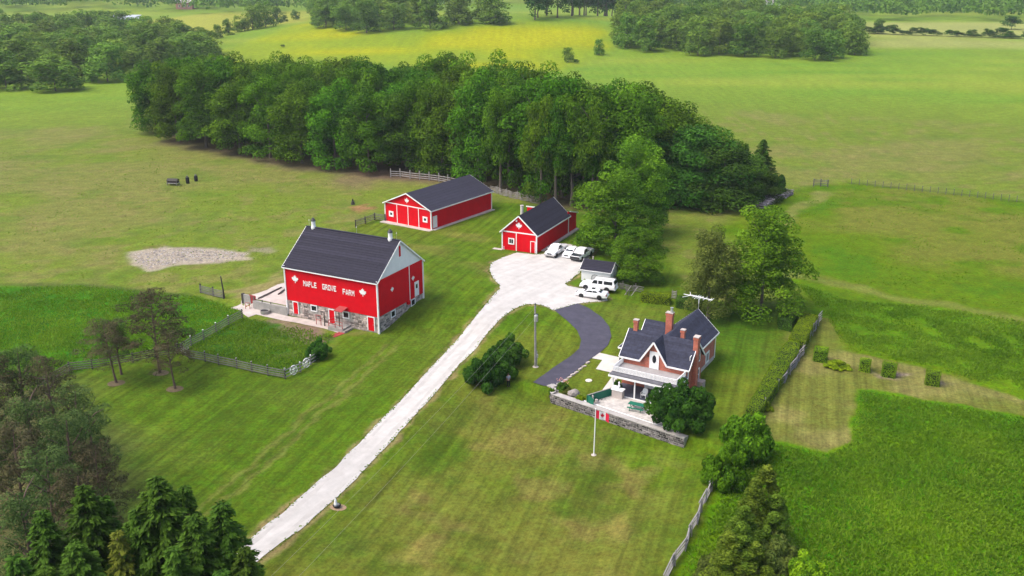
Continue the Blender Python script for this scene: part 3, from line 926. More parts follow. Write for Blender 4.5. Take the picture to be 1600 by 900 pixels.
def cedar(name, m, h=9.0, rad=2.1, n=74, leaves=170, size=.19):
    cs, rs = [], []
    for i in range(n):
        f = rng.random() ** 1.2
        a = rng.random() * 6.283
        r0 = rad * (1 - f) ** .7 * rng.uniform(.55, .9)
        cs.append((math.cos(a) * r0, math.sin(a) * r0, .3 + h * f * .93)); rs.append(rad * rng.uniform(.2, .32) * (1 - .45 * f))
    p, q, t = puffs(np.array(cs), np.array(rs), leaves, 1.35, -.6, .75, .35)
    return quad_cloud(name, p, q, size * rng.uniform(.6, 1.4, len(p)), m, .6, t)

def shrubmesh(name, m, w=1.0, h=1.0, n=16, leaves=150, size=.2, low=-.2):
    cs, rs = [], []
    n = int(n * 2.6); leaves = int(leaves * .42)
    for i in range(n):
        d = sphere_dirs(1)[0]; d[2] = abs(d[2]) * .95
        f = rng.uniform(.5, .82) if rng.random() < .9 else rng.uniform(.84, .95)
        cs.append((d[0] * f * w, d[1] * f * w, .14 * h + d[2] * f * h)); rs.append(rng.uniform(.12, .26) * min(w, h))
    p, q, t = puffs(np.array(cs), np.array(rs), leaves, .9, -.8, .8, .2)
    p[:, 2] = np.maximum(p[:, 2], .03)
    return quad_cloud(name, p, q, size * rng.uniform(.6, 1.35, len(p)), m, .85, t)

V_MAPLE = [broadleaf('crown', L_MAPLE, 20, 5.8, -1, 62, 290, .36, flat=.95, pr=(.25, .38), skirt=16) for _ in range(5)]
V_HIGH = [broadleaf('crown', L_MAPLE, 20, 5.6, 2.5, 54, 300, .36, flat=.95, pr=(.25, .38), skirt=4) for _ in range(3)]
V_BRIGHT = [broadleaf('crown', L_BRIGHT, 20, 5.6, -1, 84, 330, .29, 1.18, .22, 1.0, (.18, .29), 18) for _ in range(3)]
V_DARK = [broadleaf('crown', L_DARK, 20, 6.5, -3, 62, 300, .36, 1.2, flat=.95, skirt=18) for _ in range(2)]
V_SPARSE = [broadleaf('crown', L_OLIVE, 14, 3.6, -1, 110, 240, .18, 1.3, .2, 1.0, (.18, .3), 18) for _ in range(1)]
V_FAR = [broadleaf('crown', L_FAR, 18, 5.6, -3.5, 34, 84, .72, flat=1.25, skirt=9) for _ in range(5)]
V_FARD = [broadleaf('crown', L_DARK, 18, 6.0, 0, 34, 80, .75, flat=1.2) for _ in range(2)]
T_MAPLE = [trunk_mesh('trunk', 20, .33, 7, 3.2) for _ in range(3)]
T_HIGH = [trunk_mesh('trunk', 20, .36, 6, 3.0, .8, None, 0, .5) for _ in range(2)]
T_ASH = [trunk_mesh('trunk', 14, .28, 4, 1.4, .6)]
T_FAR = [trunk_mesh('trunk', 18, .30, 3, 2.5, .7)]
V_PINE = [pine('crown', L_PINE) for _ in range(3)]
V_PINEG = [pine('crown', L_PINEG) for _ in range(2)]
T_PINE = [trunk_mesh('trunk', 12, .2, 12, 2.0, .95, M_PBARK, .5, .35) for _ in range(3)]
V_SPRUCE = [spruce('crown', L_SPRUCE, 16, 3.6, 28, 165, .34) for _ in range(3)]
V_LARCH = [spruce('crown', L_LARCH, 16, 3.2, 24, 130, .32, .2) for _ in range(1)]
T_SPRUCE = [trunk_mesh('trunk', 16, .22, 0, 1, .97, M_PBARK)]
V_CEDAR = [cedar('crown', L_CEDAR) for _ in range(3)]
V_SHRUB = [shrubmesh('foliage', L_DARK, 1, 1, 26, 620, .075) for _ in range(3)]
V_SHRUBM = [shrubmesh('foliage', L_MAPLE, 1, 1, 26, 620, .075) for _ in range(2)]
V_SHRUBO = [shrubmesh('foliage', L_OLIVE, 1, 1, 24, 560, .07) for _ in range(2)]
V_SHRUBH = [shrubmesh('foliage', L_HEDGE, 1, 1, 22, 500, .08) for _ in range(1)]

def tree(name, label, x, y, h, w, crown, trunk, refh, refw, cat='tree', group=None, rz=None, lean=None, tw=1.0):
    t = thing(name, label, cat, (x, y, float(T(x, y)) - .05), random.uniform(0, 6.28) if rz is None else rz, group)
    if lean: t.rotation_euler = (lean[0], lean[1], t.rotation_euler[2])
    s, sz = w / refw, h / refh
    link('crown', crown, t, scale=(s, s, sz))
    if trunk is not None:
        k = max(.7, sz) * tw
        link('trunk', trunk, t, scale=(k, k, sz))
    return t

def topped(u, v, h):
    """ground spot of something h metres tall whose tip shows at pixel (u, v)"""
    q = PZ(u, v, h)
    for _ in range(4):
        q = PZ(u, v, h + float(T(q[0], q[1])))
    return q[0], q[1]

def poisson(poly, sp, n=4000, seed=1):
    A = np.array([p[:2] for p in poly])
    g = np.random.default_rng(seed)
    lo, hi = A.min(0), A.max(0)
    c = g.uniform(lo, hi, (n, 2))
    c = c[poly_sd(c[:, 0], c[:, 1], A) < 0]
    keep = []
    for p in c:
        if all((p[0] - q[0]) ** 2 + (p[1] - q[1]) ** 2 > sp * sp for q in keep):
            keep.append(p)
    return keep

# ---- the maple wood behind the sheds
ORD = ['first', 'second', 'third', 'fourth', 'fifth', 'sixth', 'seventh', 'eighth', 'ninth', 'tenth', 'eleventh', 'twelfth', 'thirteenth', 'fourteenth']
def woodlot():
    lab = 'maple inside the wood behind its front rows, only the crown showing'
    grp = 'maples of the wood behind the sheds'
    front = PP((237, 212), (270, 226), (318, 233), (368, 244), (416, 252), (466, 261), (520, 268), (575, 272), (632, 270), (690, 277), (742, 283))
    for i, q in enumerate(front):
        h = random.uniform(19, 22.5)
        tree('maple_tree', 'front row maple on the pasture side of the wood, %s from its left end' % ORD[i], q[0], q[1] + random.uniform(2, 5), h, random.uniform(6.4, 7.6), V_MAPLE[i % 5], T_MAPLE[i % 3], 20, 5.8, group='front row maples facing the pasture')
    fr2 = PP((795, 293), (838, 300), (880, 312), (912, 318), (950, 318), (985, 322))
    for i, q in enumerate(fr2):
        tree('maple_tree', 'tall front maple towering behind the sheds, %s from the left' % ORD[i], q[0], q[1] + random.uniform(0, 2.5), random.uniform(23, 26), random.uniform(6.8, 8), V_HIGH[i % 3], T_HIGH[i % 2], 20, 5.6, group='tall front maples behind the sheds')
    inner = [np.array(p) for p in ((-104, 276), (-96, 292), (-66, 292), (-40, 285), (-8, 262), (10, 232), (30, 214), (26, 203), (4, 210), (-8, 214), (-24, 228), (-44, 243), (-72, 262), (-90, 272))]
    pts = poisson(inner, 7.0, 5000, 3)
    for i, p in enumerate(pts):
        h = random.uniform(19.5, 23.5) + (2 if p[0] > -20 else 0)
        tree('maple_tree', lab, p[0], p[1], h, random.uniform(6.2, 7.6), V_MAPLE[i % 5], T_MAPLE[i % 3], 20, 5.8, group=grp)
    for (u, v) in ((845, 318), (868, 322), (893, 322), (925, 326), (932, 322), (782, 300)):
        q = P(u, v)
        tree('maple_tree', 'tall maple with bare pale trunk at the wood edge', q[0], q[1], 22, 4.2, V_HIGH[(u) % 3], T_HIGH[u % 2], 20, 5.6, group='bare trunked maples at the wood edge', tw=.9)
    # right end of the wood
    rgt = [((1040, 300), 150, 7.5, 'round'), ((1010, 292), 135, 7.0, 'round'), ((1085, 315), 185, 7.5, 'dark'), ((1060, 318), 205, 6.5, 'dark'), ((1128, 322), 218, 6.5, 'dark'),
           ((1108, 300), 190, 6.0, 'round'), ((1150, 312), 232, 5.2, 'dark'), ((1016, 320), 235, 5.0, 'round'), ((1180, 312), 262, 4.4, 'dark')]
    RL = ['highest crown of the rounded pair at its back', 'rounded top touching the tall maples', 'domed crown in the middle', 'dark front crown left of centre', 'dark front crown nearest the open grass', 'rounded crown behind the domed one', 'last rounded crown before the conifers', 'low leafy front against the shed tree', 'smallest, next to the firewood']
    for i, ((u, v), top, w, k) in enumerate(rgt):
        q = P(u, v); h = zat(q[0], q[1], top) - q[2]
        tree('maple_tree', 'broad dark tree at the wood end: %s' % RL[i], q[0], q[1], h, w * 1.25, (V_DARK if k == 'dark' else V_MAPLE)[i % 2], T_MAPLE[i % 3], 20, 6.2, group='broad trees at the right end of the wood')
    for i, (u, v, top, w) in enumerate(((1186, 303, 216, 4.6), (1160, 296, 222, 4.2))):
        q = P(u, v); h = zat(q[0], q[1], top) - q[2]
        tree('spruce_tree', ('dark conifer at the right end of the wood, taller of two', 'narrow greyish conifer tucked behind the right end of the wood')[i], q[0], q[1], h, w, V_SPRUCE[i], T_SPRUCE[0], 16, 3.6)
    q = P(1203, 306); tree('shrub', 'low purplish green bush beside the stacked firewood', q[0], q[1], 5.0, 3.4, V_SHRUB[0], None, 1, 1, 'bush')
woodlot()

# ---- trees near the buildings
def near_trees():
    def at(name, label, u, v, top, w, cr, tr, rh, rw, **k):
        q = P(u, v); h = zat(q[0], q[1], top) - q[2]
        return tree(name, label, q[0], q[1], h, w, cr, tr, rh, rw, **k)
    at('maple_tree', 'big leafy tree with drooping skirts behind the white cars and shed', 960, 394, 262, 7.0, V_BRIGHT[0], T_MAPLE[0], 20, 5.6)
    at('maple_tree', 'tall thin topped tree with grey bare limbs behind the white shed', 990, 366, 212, 6.6, V_BRIGHT[1], T_HIGH[0], 20, 5.6)
    at('maple_tree', 'small bright young tree just right of the white shed', 996, 438, 352, 4.5, V_BRIGHT[2], T_MAPLE[1], 20, 5.6)
    at('maple_tree', 'large bright green tree shading the lawn beyond the brick house', 1188, 490, 320, 6.6, V_BRIGHT[1], T_MAPLE[2], 20, 5.6, rz=1.0)
    at('ash_tree', 'sparse olive brown tree touching the large bright tree', 1106, 498, 343, 4.2, V_SPARSE[0], T_ASH[0], 14, 3.6)
    # pines on the left lawn
    def pineat(label, u, v, top, w, cr, tr, lean=None, rz=0, group=None):
        return at('pine_tree', label, u, v, top, w, cr, tr, 12, 3.6, rz=rz, lean=lean, group=group)
    pineat('flat topped brown pine leaning over the rail fence', 182, 598, 500, 4.0, V_PINE[0], T_PINE[0], (0, -.12), 0)
    pineat('thin second stem of dark topped pine by the rail fence', 190, 585, 497, 2.6, V_PINEG[0], T_PINE[1], (0, -.06), 1)
    pineat('tallest bushy brown pine on the lawn near the corral', 250, 582, 455, 5.4, V_PINE[1], T_PINE[1], None, 2)
    pineat('smaller brown pine with slim leaning trunk nearest the open lawn', 274, 607, 515, 3.0, V_PINE[2], T_PINE[2], (0, -.1), 1)
    grp = 'brown pines of the grove on the left'
    PL = ['brown one topping the left edge', 'brown one second along the top of the grove', 'brown one cut by the left edge near the grove top', 'greenish one with a slim trunk facing the lawn', 'brown one at the lawn edge above the spruces', 'greenish one in the upper middle', 'brown one in the centre of the grove', 'brown one low by the left edge', 'greenish small one bordering the lawn', 'brown one right behind the first spruces', 'brown one between the spruces and the lawn', 'greenish one behind the slender spruce', 'brown one mostly outside the left edge']
    for i, (u, v, h, w, g) in enumerate(((20, 545, 12, 4.2, 0), (70, 555, 12, 3.4, 0), (-20, 560, 12, 4, 0), (110, 600, 11, 3.4, 1), (140, 690, 10, 3.0, 0), (40, 620, 12, 3.8, 1), (95, 650, 12, 3.8, 0), (10, 660, 12, 3.8, 0),
                                     (130, 640, 10, 2.8, 1), (60, 700, 12, 3.6, 0), (110, 735, 11, 3.2, 0), (30, 770, 12, 3.6, 1), (-40, 640, 12, 4, 0))):
        x, y = topped(u, v, h)
        tree('pine_tree', 'grove pine, ' + PL[i], x, y, h, w * 1.0, (V_PINEG if (g or i % 3 == 0) else V_PINE)[i % 2], T_PINE[i % 3], 12, 3.6, group=grp)
    grp = 'dark green spruces at the bottom left'
    SL = ['plump spruce with twin crowns', 'slender spruce at the foot of the pine grove', 'short spruce tucked behind the plump one', 'tallest spruce with the sharpest tip, in the middle', 'spruce right of the tallest one', 'spruce reaching nearest the drive', 'spruce below the tallest one', 'dense spruce filling the middle front', 'spruce in the bottom corner', 'spruce in front of the plump one', 'low spruce overhanging the drive edge', 'spruce under the middle front one', 'spruce cut by the bottom edge near the corner', 'low spruce cut by the bottom edge near the drive']
    for i, (u, v, h, w) in enumerate(((128, 752, 15, 3.4), (62, 792, 14, 3.0), (160, 770, 13, 2.6), (242, 738, 16, 4.0), (286, 752, 14, 2.8), (345, 778, 14, 3.4), (210, 790, 14, 3.0), (300, 800, 14, 3.4), (20, 862, 13, 3.0), (115, 840, 13, 3.2), (380, 850, 12, 2.6), (270, 850, 13, 3.2), (70, 880, 12, 3), (345, 885, 11, 2.8))):
        x, y = topped(u, v, h)
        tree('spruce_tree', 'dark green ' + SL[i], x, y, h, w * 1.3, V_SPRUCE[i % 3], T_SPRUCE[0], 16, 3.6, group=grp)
    x, y = topped(182, 826, 13); tree('larch_tree', 'yellow green conifer paler than the spruces around it', x, y, 13, 3.2, V_LARCH[0], T_SPRUCE[0], 16, 3.2)
    # bottom right hedge of cedars and shrubs
    grp = 'olive green cedars at the bottom right'
    for i, (u, v, h, w) in enumerate(((1200, 724, 7.5, 2.0), (1182, 748, 7.5, 2.1), (1165, 790, 6.5, 2.0), (1215, 770, 6, 1.8), (1140, 830, 5.5, 1.9), (1210, 800, 5.0, 1.9), (1180, 845, 4.6, 1.7), (1160, 815, 6, 1.9))):
        x, y = topped(u, v, h)
        tree('cedar_tree', 'olive green cedar beyond the rail fence, ' + ('highest of the group', 'just below the highest', 'broad on the fence side', 'tucked at the right', 'lowest on the fence side', 'short rounded one at right', 'low in the middle', 'in the middle of the group')[i], x, y, h, w * 1.3, V_CEDAR[i % 3], None, 9, 2.1, group=grp)
    for lab, u, v, h, w, m in (('large round dark green bush next to the hedge end', 1168, 652, 4.6, 3.0, V_SHRUBM[0]), ('round dark bush at the top end of the lower rail fence', 1135, 702, 3.8, 2.5, V_SHRUBM[1]),
                               ('grey green spiky bush below the cedars', 1212, 836, 3.6, 2.6, V_SHRUBO[0]), ('olive bush at the bottom edge beside the tall hay', 1260, 872, 3, 2.2, V_SHRUBH[0]),
                               ('dull grey bush at the bottom edge left of the cedars', 1120, 866, 2.6, 2.0, V_SHRUBO[1]), ('brownish bush at the bottom edge under the cedars', 1165, 880, 2.6, 2.0, V_SHRUBO[0])):
        x, y = topped(u, v, h)
        tree('shrub', lab, x, y, h, w, m, None, 1, 1, 'bush')
    # shrubs
    for lab, u, v, h, w, m in (('big dark lilac bush at the corner of the brick house terrace', 1067, 680, 4.9, 3.75, V_SHRUB[0]), ('dark bush nearest the drive, right and higher of the pair', 793, 577, 3.5, 2.7, V_SHRUB[1]),
                               ('dark bush between the pole and the drive, lower of the pair', 758, 612, 3.5, 2.7, V_SHRUB[2]), ('dark round bush filling the gap of that pair', 776, 596, 3.3, 2.6, V_SHRUB[0]),
                               ('small dark bush at the end of the corral fence by the barn', 496, 564, 2.4, 1.75, V_SHRUB[1]), ('low green shrub at the left end of the white shed', 914, 446, .9, .6, V_SHRUBH[0])):
        q = P(u, v)
        tree('shrub', lab, q[0], q[1] + w * .55, h, w, m, None, 1, 1, 'bush')
    for i, (u, v, w, h) in enumerate(((1200, 610, 1.0, 1.1), (1196, 640, .9, 1.0))):
        q = P(u, v); tree('shrub', ('low bush against the right side of the split rail fence', 'lowest bush against the split rail fence end')[i], q[0], q[1], h, w, V_SHRUBH[0], None, 1, 1, 'bush')
    q = P(1308, 574); tree('shrub', 'low spreading plant mound beside the cube hedge', q[0], q[1], .9, 1.7, V_SHRUBH[0], None, 1, 1, 'bush')
near_trees()

# ---- far trees
def far_trees():
    grp, lab = 'trees of the wood on the right hand rise', 'tree of the dense round wood standing in the far right field'
    poly = [p[:2] for p in PP((955, 72), (1010, 80), (1100, 88), (1200, 91), (1290, 95), (1338, 90), (1340, 66), (1300, 48), (1150, 38), (1010, 38), (960, 50))]
    for i, p in enumerate(poisson(poly, 12.0, 5000, 5)):
        tree('broadleaf_tree', lab, p[0], p[1], random.uniform(15, 20), random.uniform(7, 8.5), V_FAR[i % 5], T_FAR[0], 18, 5.6, group=grp)
    grp, lab = 'trees of the wood beyond the yellow meadow', 'bluish green tree of the wood standing above the yellow meadow'
    poly = [p[:2] for p in PP((495, 42), (560, 52), (650, 50), (775, 40), (780, 30), (640, 28), (500, 28))]
    for i, p in enumerate(poisson(poly, 15.0, 5000, 6)):
        tree('broadleaf_tree', lab, p[0], p[1], random.uniform(16, 20), random.uniform(8, 10.5), V_FAR[i % 5], T_FAR[0], 18, 5.6, group=grp)
    grp, lab = 'row of dark trees at the top centre', 'dark tree with visible trunk in the row at the top of the meadow'
    a, b = P(845, 31), P(1010, 26)
    for i in range(22):
        f = (i // 2) / 10.0
        x, y = a[0] + (b[0] - a[0]) * f + random.uniform(-5, 5), a[1] + (b[1] - a[1]) * f + (i % 2) * 12
        tree('broadleaf_tree', lab, x, y, random.uniform(20, 24), random.uniform(7.5, 9), V_FARD[i % 2], T_FAR[0], 18, 6.0, group=grp, tw=1.5)
    grp, lab = 'trees of the wood at the upper left', 'tree of the mixed wood at the upper left beyond the pasture'
    poly = [p[:2] for p in PP((-60, 142), (40, 146), (90, 150), (150, 134), (215, 130), (240, 118), (330, 92), (318, 80), (240, 66), (180, 54), (-60, 60))]
    for i, p in enumerate(poisson(poly, 16.5, 9000, 8)):
        tree('broadleaf_tree', lab, p[0], p[1], random.uniform(13, 19), random.uniform(8.5, 11.5), V_FAR[i % 5], T_FAR[0], 18, 5.6, group=grp)
    grp, lab = 'small trees of the hedgerow between the far fields', 'small tree of the hedgerow running between the far left fields'
    for i, (u, v, h, w) in enumerate(((312, 68, 10, 5), (340, 60, 9, 4), (357, 55, 10, 4), (372, 50, 10, 4.5), (382, 48, 8, 3.5), (395, 46, 16, 7), (415, 42, 17, 7.5), (432, 38, 12, 5), (445, 34, 7, 3), (462, 31, 9, 4))):
        q = P(u, v); tree('broadleaf_tree', lab, q[0], q[1], h, w, V_FAR[i % 5], T_FAR[0], 18, 5.6, group=grp)
    for lab, u, v, top, w, cr in (('lone dark tree on the crest right of the meadow wood', 781, 39, 26, 3.4, V_FARD[0]), ('slim lone tree with bare stem in the yellow meadow', 888, 97, 72, 3.0, V_FAR[0]),
                                  ('conical bright green tree at the left tip of the far wood', 936, 86, 58, 3.2, V_FAR[1]), ('dark round bush below the slim lone tree', 900, 99, 92, 1.7, V_FARD[1]),
                                  ('tiny dark bush alone on the yellow slope', 442, 74, 69, 1.3, V_FARD[0]), ('tall tree at the far right end of the hedgerow', 1580, 46, 24, 7, V_FARD[1]), ('leaning tree at the far right end of the hedgerow', 1566, 58, 42, 5, V_FARD[0]),
                                  ('grey bare topped tree at the hedgerow start on the right', 1371, 52, 28, 5, V_FAR[2])):
        q = P(u, v); h = max(1.5, zat(q[0], q[1], top) - q[2]); tree('broadleaf_tree', lab, q[0], q[1], h, w, cr, T_FAR[0] if h > 4 else None, 18, 5.6)
    grp, lab = 'bushes of the far right hedgerow', 'bush of the low hedgerow across the far right field'
    for i in range(26):
        u = 1350 + i * 10 + random.uniform(-3, 3)
        q = P(u, 52.5 + (u - 1350) / 250 * 8); tree('shrub', lab, q[0], q[1], random.uniform(2, 6) * (1.4 if i < 7 else .9), random.uniform(2.5, 4.5), V_FARD[i % 2], None, 18, 5.6, 'bush', grp)
    # woods further than one can count
    cs = []
    g = np.random.default_rng(12)
    k = 20000
    x = g.uniform(-1500, 1500, k); y = g.uniform(640, 2300, k)
    ok = np.abs(x) < .68 * y
    dens = fbm(x, y, 260, 77)
    lim = np.where(y < 1000, .62, .37)
    keep = ok & (dens > lim) & (y > 1010)
    keep |= ok & (x > 255) & (y > 780) & (y < 960 + x * .1)
    keep |= ok & (x < -250) & (y > 905) & (dens > .36)
    keep |= ok & (x > -330) & (x < -60) & (y > 860) & (y < 1010)
    keep |= ok & (x > 90) & (x < 260) & (y > 900)
    keep &= ~((x > -640) & (x < -280) & (y < 905))
    x, y = x[keep], y[keep]
    z = T(x, y)
    pos, nr, ti = [], [], []
    for i in range(len(x)):
        h, r = g.uniform(11, 19), g.uniform(5, 8)
        n_ = 60 if y[i] < 1300 else 26
        d = sphere_dirs(n_); d[:, 2] = np.abs(d[:, 2]) * 1.2 - .25
        pos.append(np.stack([x[i] + d[:, 0] * r, y[i] + d[:, 1] * r, z[i] + h * .5 + d[:, 2] * h * .5], 1))
        nr.append(d + np.array([0, 0, .3]) + g.normal(size=d.shape) * .4)
        ti.append(np.clip(g.random() * .6 + g.random(n_) * .4, 0, 1))
    pos = np.concatenate(pos); nr = np.concatenate(nr); ti = np.concatenate(ti)
    me = quad_cloud('distant_forest', pos, nr, g.uniform(1.5, 3.1, len(pos)), L_FAR, .9, ti)
    o = link('distant_forest', me); o['kind'] = 'stuff'
far_trees()

# ---- tall grass
def tall_grass():
    def field(name, poly, n, hmin, hmax, m, wid=.16, clumps=None, given=None):
        A = np.array([p[:2] for p in poly]) if given is None else None
        if given is None: lo, hi = A.min(0), A.max(0)
        p = rng.uniform(lo, hi, (n, 2)) if given is None else given
        if given is None: p = p[(poly_sd(p[:, 0], p[:, 1], A) < 0) & (np.abs(p[:, 0]) < p[:, 1] * .6 + 3)]
        if given is None: p = p[poly_sd(p[:, 0], p[:, 1], A) < -rng.random(len(p)) ** 2 * 1.6]
        if clumps is not None: p = p[vnoise(p[:, 0], p[:, 1], 2.4, 8) + rng.random(len(p)) * .5 > clumps]
        k = len(p)
        z = T(p[:, 0], p[:, 1])
        h = rng.uniform(hmin, hmax, k) * (.6 + .8 * fbm(p[:, 0], p[:, 1], 6, 14))
        a = rng.random(k) * 6.283
        lx, ly = rng.normal(size=k) * .55, rng.normal(size=k) * .55
        w = wid * rng.uniform(.6, 1.4, k)
        V = np.empty((k, 4, 3))
        V[:, 0] = np.stack([p[:, 0] - np.cos(a) * w, p[:, 1] - np.sin(a) * w, z - .02], 1)
        V[:, 1] = np.stack([p[:, 0] + np.cos(a) * w, p[:, 1] + np.sin(a) * w, z - .02], 1)
        V[:, 2] = np.stack([p[:, 0] + np.cos(a) * w * 1.1 + lx * h, p[:, 1] + np.sin(a) * w * 1.1 + ly * h, z + h * .9], 1)
        V[:, 3] = np.stack([p[:, 0] - np.cos(a) * w * .9 + lx * h * 1.2, p[:, 1] - np.sin(a) * w * .9 + ly * h * 1.2, z + h], 1)
        me = bpy.data.meshes.new(name)
        me.vertices.add(4 * k); me.vertices.foreach_set('co', V.ravel())
        me.loops.add(4 * k); me.loops.foreach_set('vertex_index', np.arange(4 * k, dtype=np.int32))
        me.polygons.add(k); me.polygons.foreach_set('loop_start', np.arange(0, 4 * k, 4, dtype=np.int32))
        me.update(calc_edges=True)
        at = me.attributes.new('tint', 'FLOAT', 'POINT'); at.data.foreach_set('value', np.repeat(np.clip((fbm(p[:, 0], p[:, 1], 7, 19) - .5) * 1.5 + .5 + rng.normal(size=k) * .08, 0, 1), 4))
        me.materials.append(m)
        o = link(name, me); o['kind'] = 'stuff'
    hay = [p for p in PP((1206, 692), (1290, 709), (1328, 693), (1343, 610), (1600, 653), (1700, 672), (1760, 960), (1040, 960), (1075, 872), (1128, 762), (1150, 705))]
    field('tall_grass', hay, 90000, .14, .32, L_GRASS, .055)
    field('tall_grass', REG_BR, 70000, .12, .28, L_GRASS, .06, .6)
    field('tall_grass', REG_LP, 70000, .10, .26, L_GRASS, .06, .6)
    field('tall_grass', REG_CO, 16000, .10, .28, L_GRASS, .06, .5)
    dpoly = np.array([p[:2] for p in DRIVE])
    q = []
    for s_, e_ in zip(dpoly, np.roll(dpoly, -1, 0)):
        n_ = max(1, int(np.linalg.norm(e_ - s_) * 9)); f_ = rng.random((n_, 1)); q.append(s_ * (1 - f_) + e_ * f_ + rng.normal(size=(n_, 2)) * .11)
    field('edge_grass', None, 0, .05, .16, L_GRASS, .07, None, np.concatenate(q))
    pas = PP((-40, 430), (120, 436), (240, 448), (380, 440), (440, 400), (480, 345), (600, 300), (480, 275), (330, 250), (200, 225), (-40, 240))
    field('weed_tufts', pas, 26000, .05, .14, L_GRASS, .09, .95)
    far_ = PP((1240, 300), (1340, 292), (1640, 322), (1700, 500), (1400, 460), (1260, 430))
    field('weed_tufts', far_, 22000, .05, .14, L_GRASS, .09, .98)
tall_grass()
# ------------------------------------------------------------------ farm buildings
class Frame:
    def __init__(s, O, ex, z=0.0):
        s.O = np.array(O[:2], float); s.ex = np.array(ex[:2]) / np.linalg.norm(ex[:2]); s.ey = np.array([-s.ex[1], s.ex[0]]); s.z = z
        s.rz = math.atan2(s.ex[1], s.ex[0])
    def w(s, x, y, z=0):
        q = s.O + s.ex * x + s.ey * y
        return np.array([q[0], q[1], s.z + z])
    def l(s, q):
        d = np.array(q[:2]) - s.O
        return d @ s.ex, d @ s.ey
    def onfront(s, u, v, y=0.0):
        """(x, z) of pixel on the vertical plane y = const"""
        d = ray(u, v); o = np.array([0, 0]) - s.O
        k = (y - o @ s.ey) / (d[:2] @ s.ey)
        q = d * k
        return (q[:2] - s.O) @ s.ex, CAM_H + q[2] - s.z
    def onside(s, u, v, x):
        d = ray(u, v); o = np.array([0, 0]) - s.O
        k = (x - o @ s.ex) / (d[:2] @ s.ex)
        q = d * k
        return (q[:2] - s.O) @ s.ey, CAM_H + q[2] - s.z

X, Y, Z = Vector((1, 0, 0)), Vector((0, 1, 0)), Vector((0, 0, 1))

def emblem(name, parent, x, z, size, plane='front', at=0.0, m=None):
    mb = MB()
    if plane == 'front':
        mb.plate(leaf_poly((x, at - .03, z), X, Z, size), (0, -.04, 0))
    else:
        mb.plate(leaf_poly((at + .03, x, z), Y, Z, size), (.04, 0, 0))
    return mb.build(name, m or M_WHITE, parent)

FONT = {'M': ['#...#', '##.##', '#.#.#', '#...#', '#...#'], 'A': ['..#..', '.#.#.', '#...#', '#####', '#...#'], 'P': ['####.', '#...#', '####.', '#....', '#....'],
        'L': ['#....', '#....', '#....', '#....', '#####'], 'E': ['#####', '#....', '####.', '#....', '#####'], 'G': ['#####', '#....', '#..##', '#...#', '#####'],
        'R': ['####.', '#...#', '####.', '#..#.', '#...#'], 'O': ['#####', '#...#', '#...#', '#...#', '#####'], 'V': ['#...#', '#...#', '#...#', '.#.#.', '..#..'],
        'F': ['#####', '#....', '####.', '#....', '#....']}

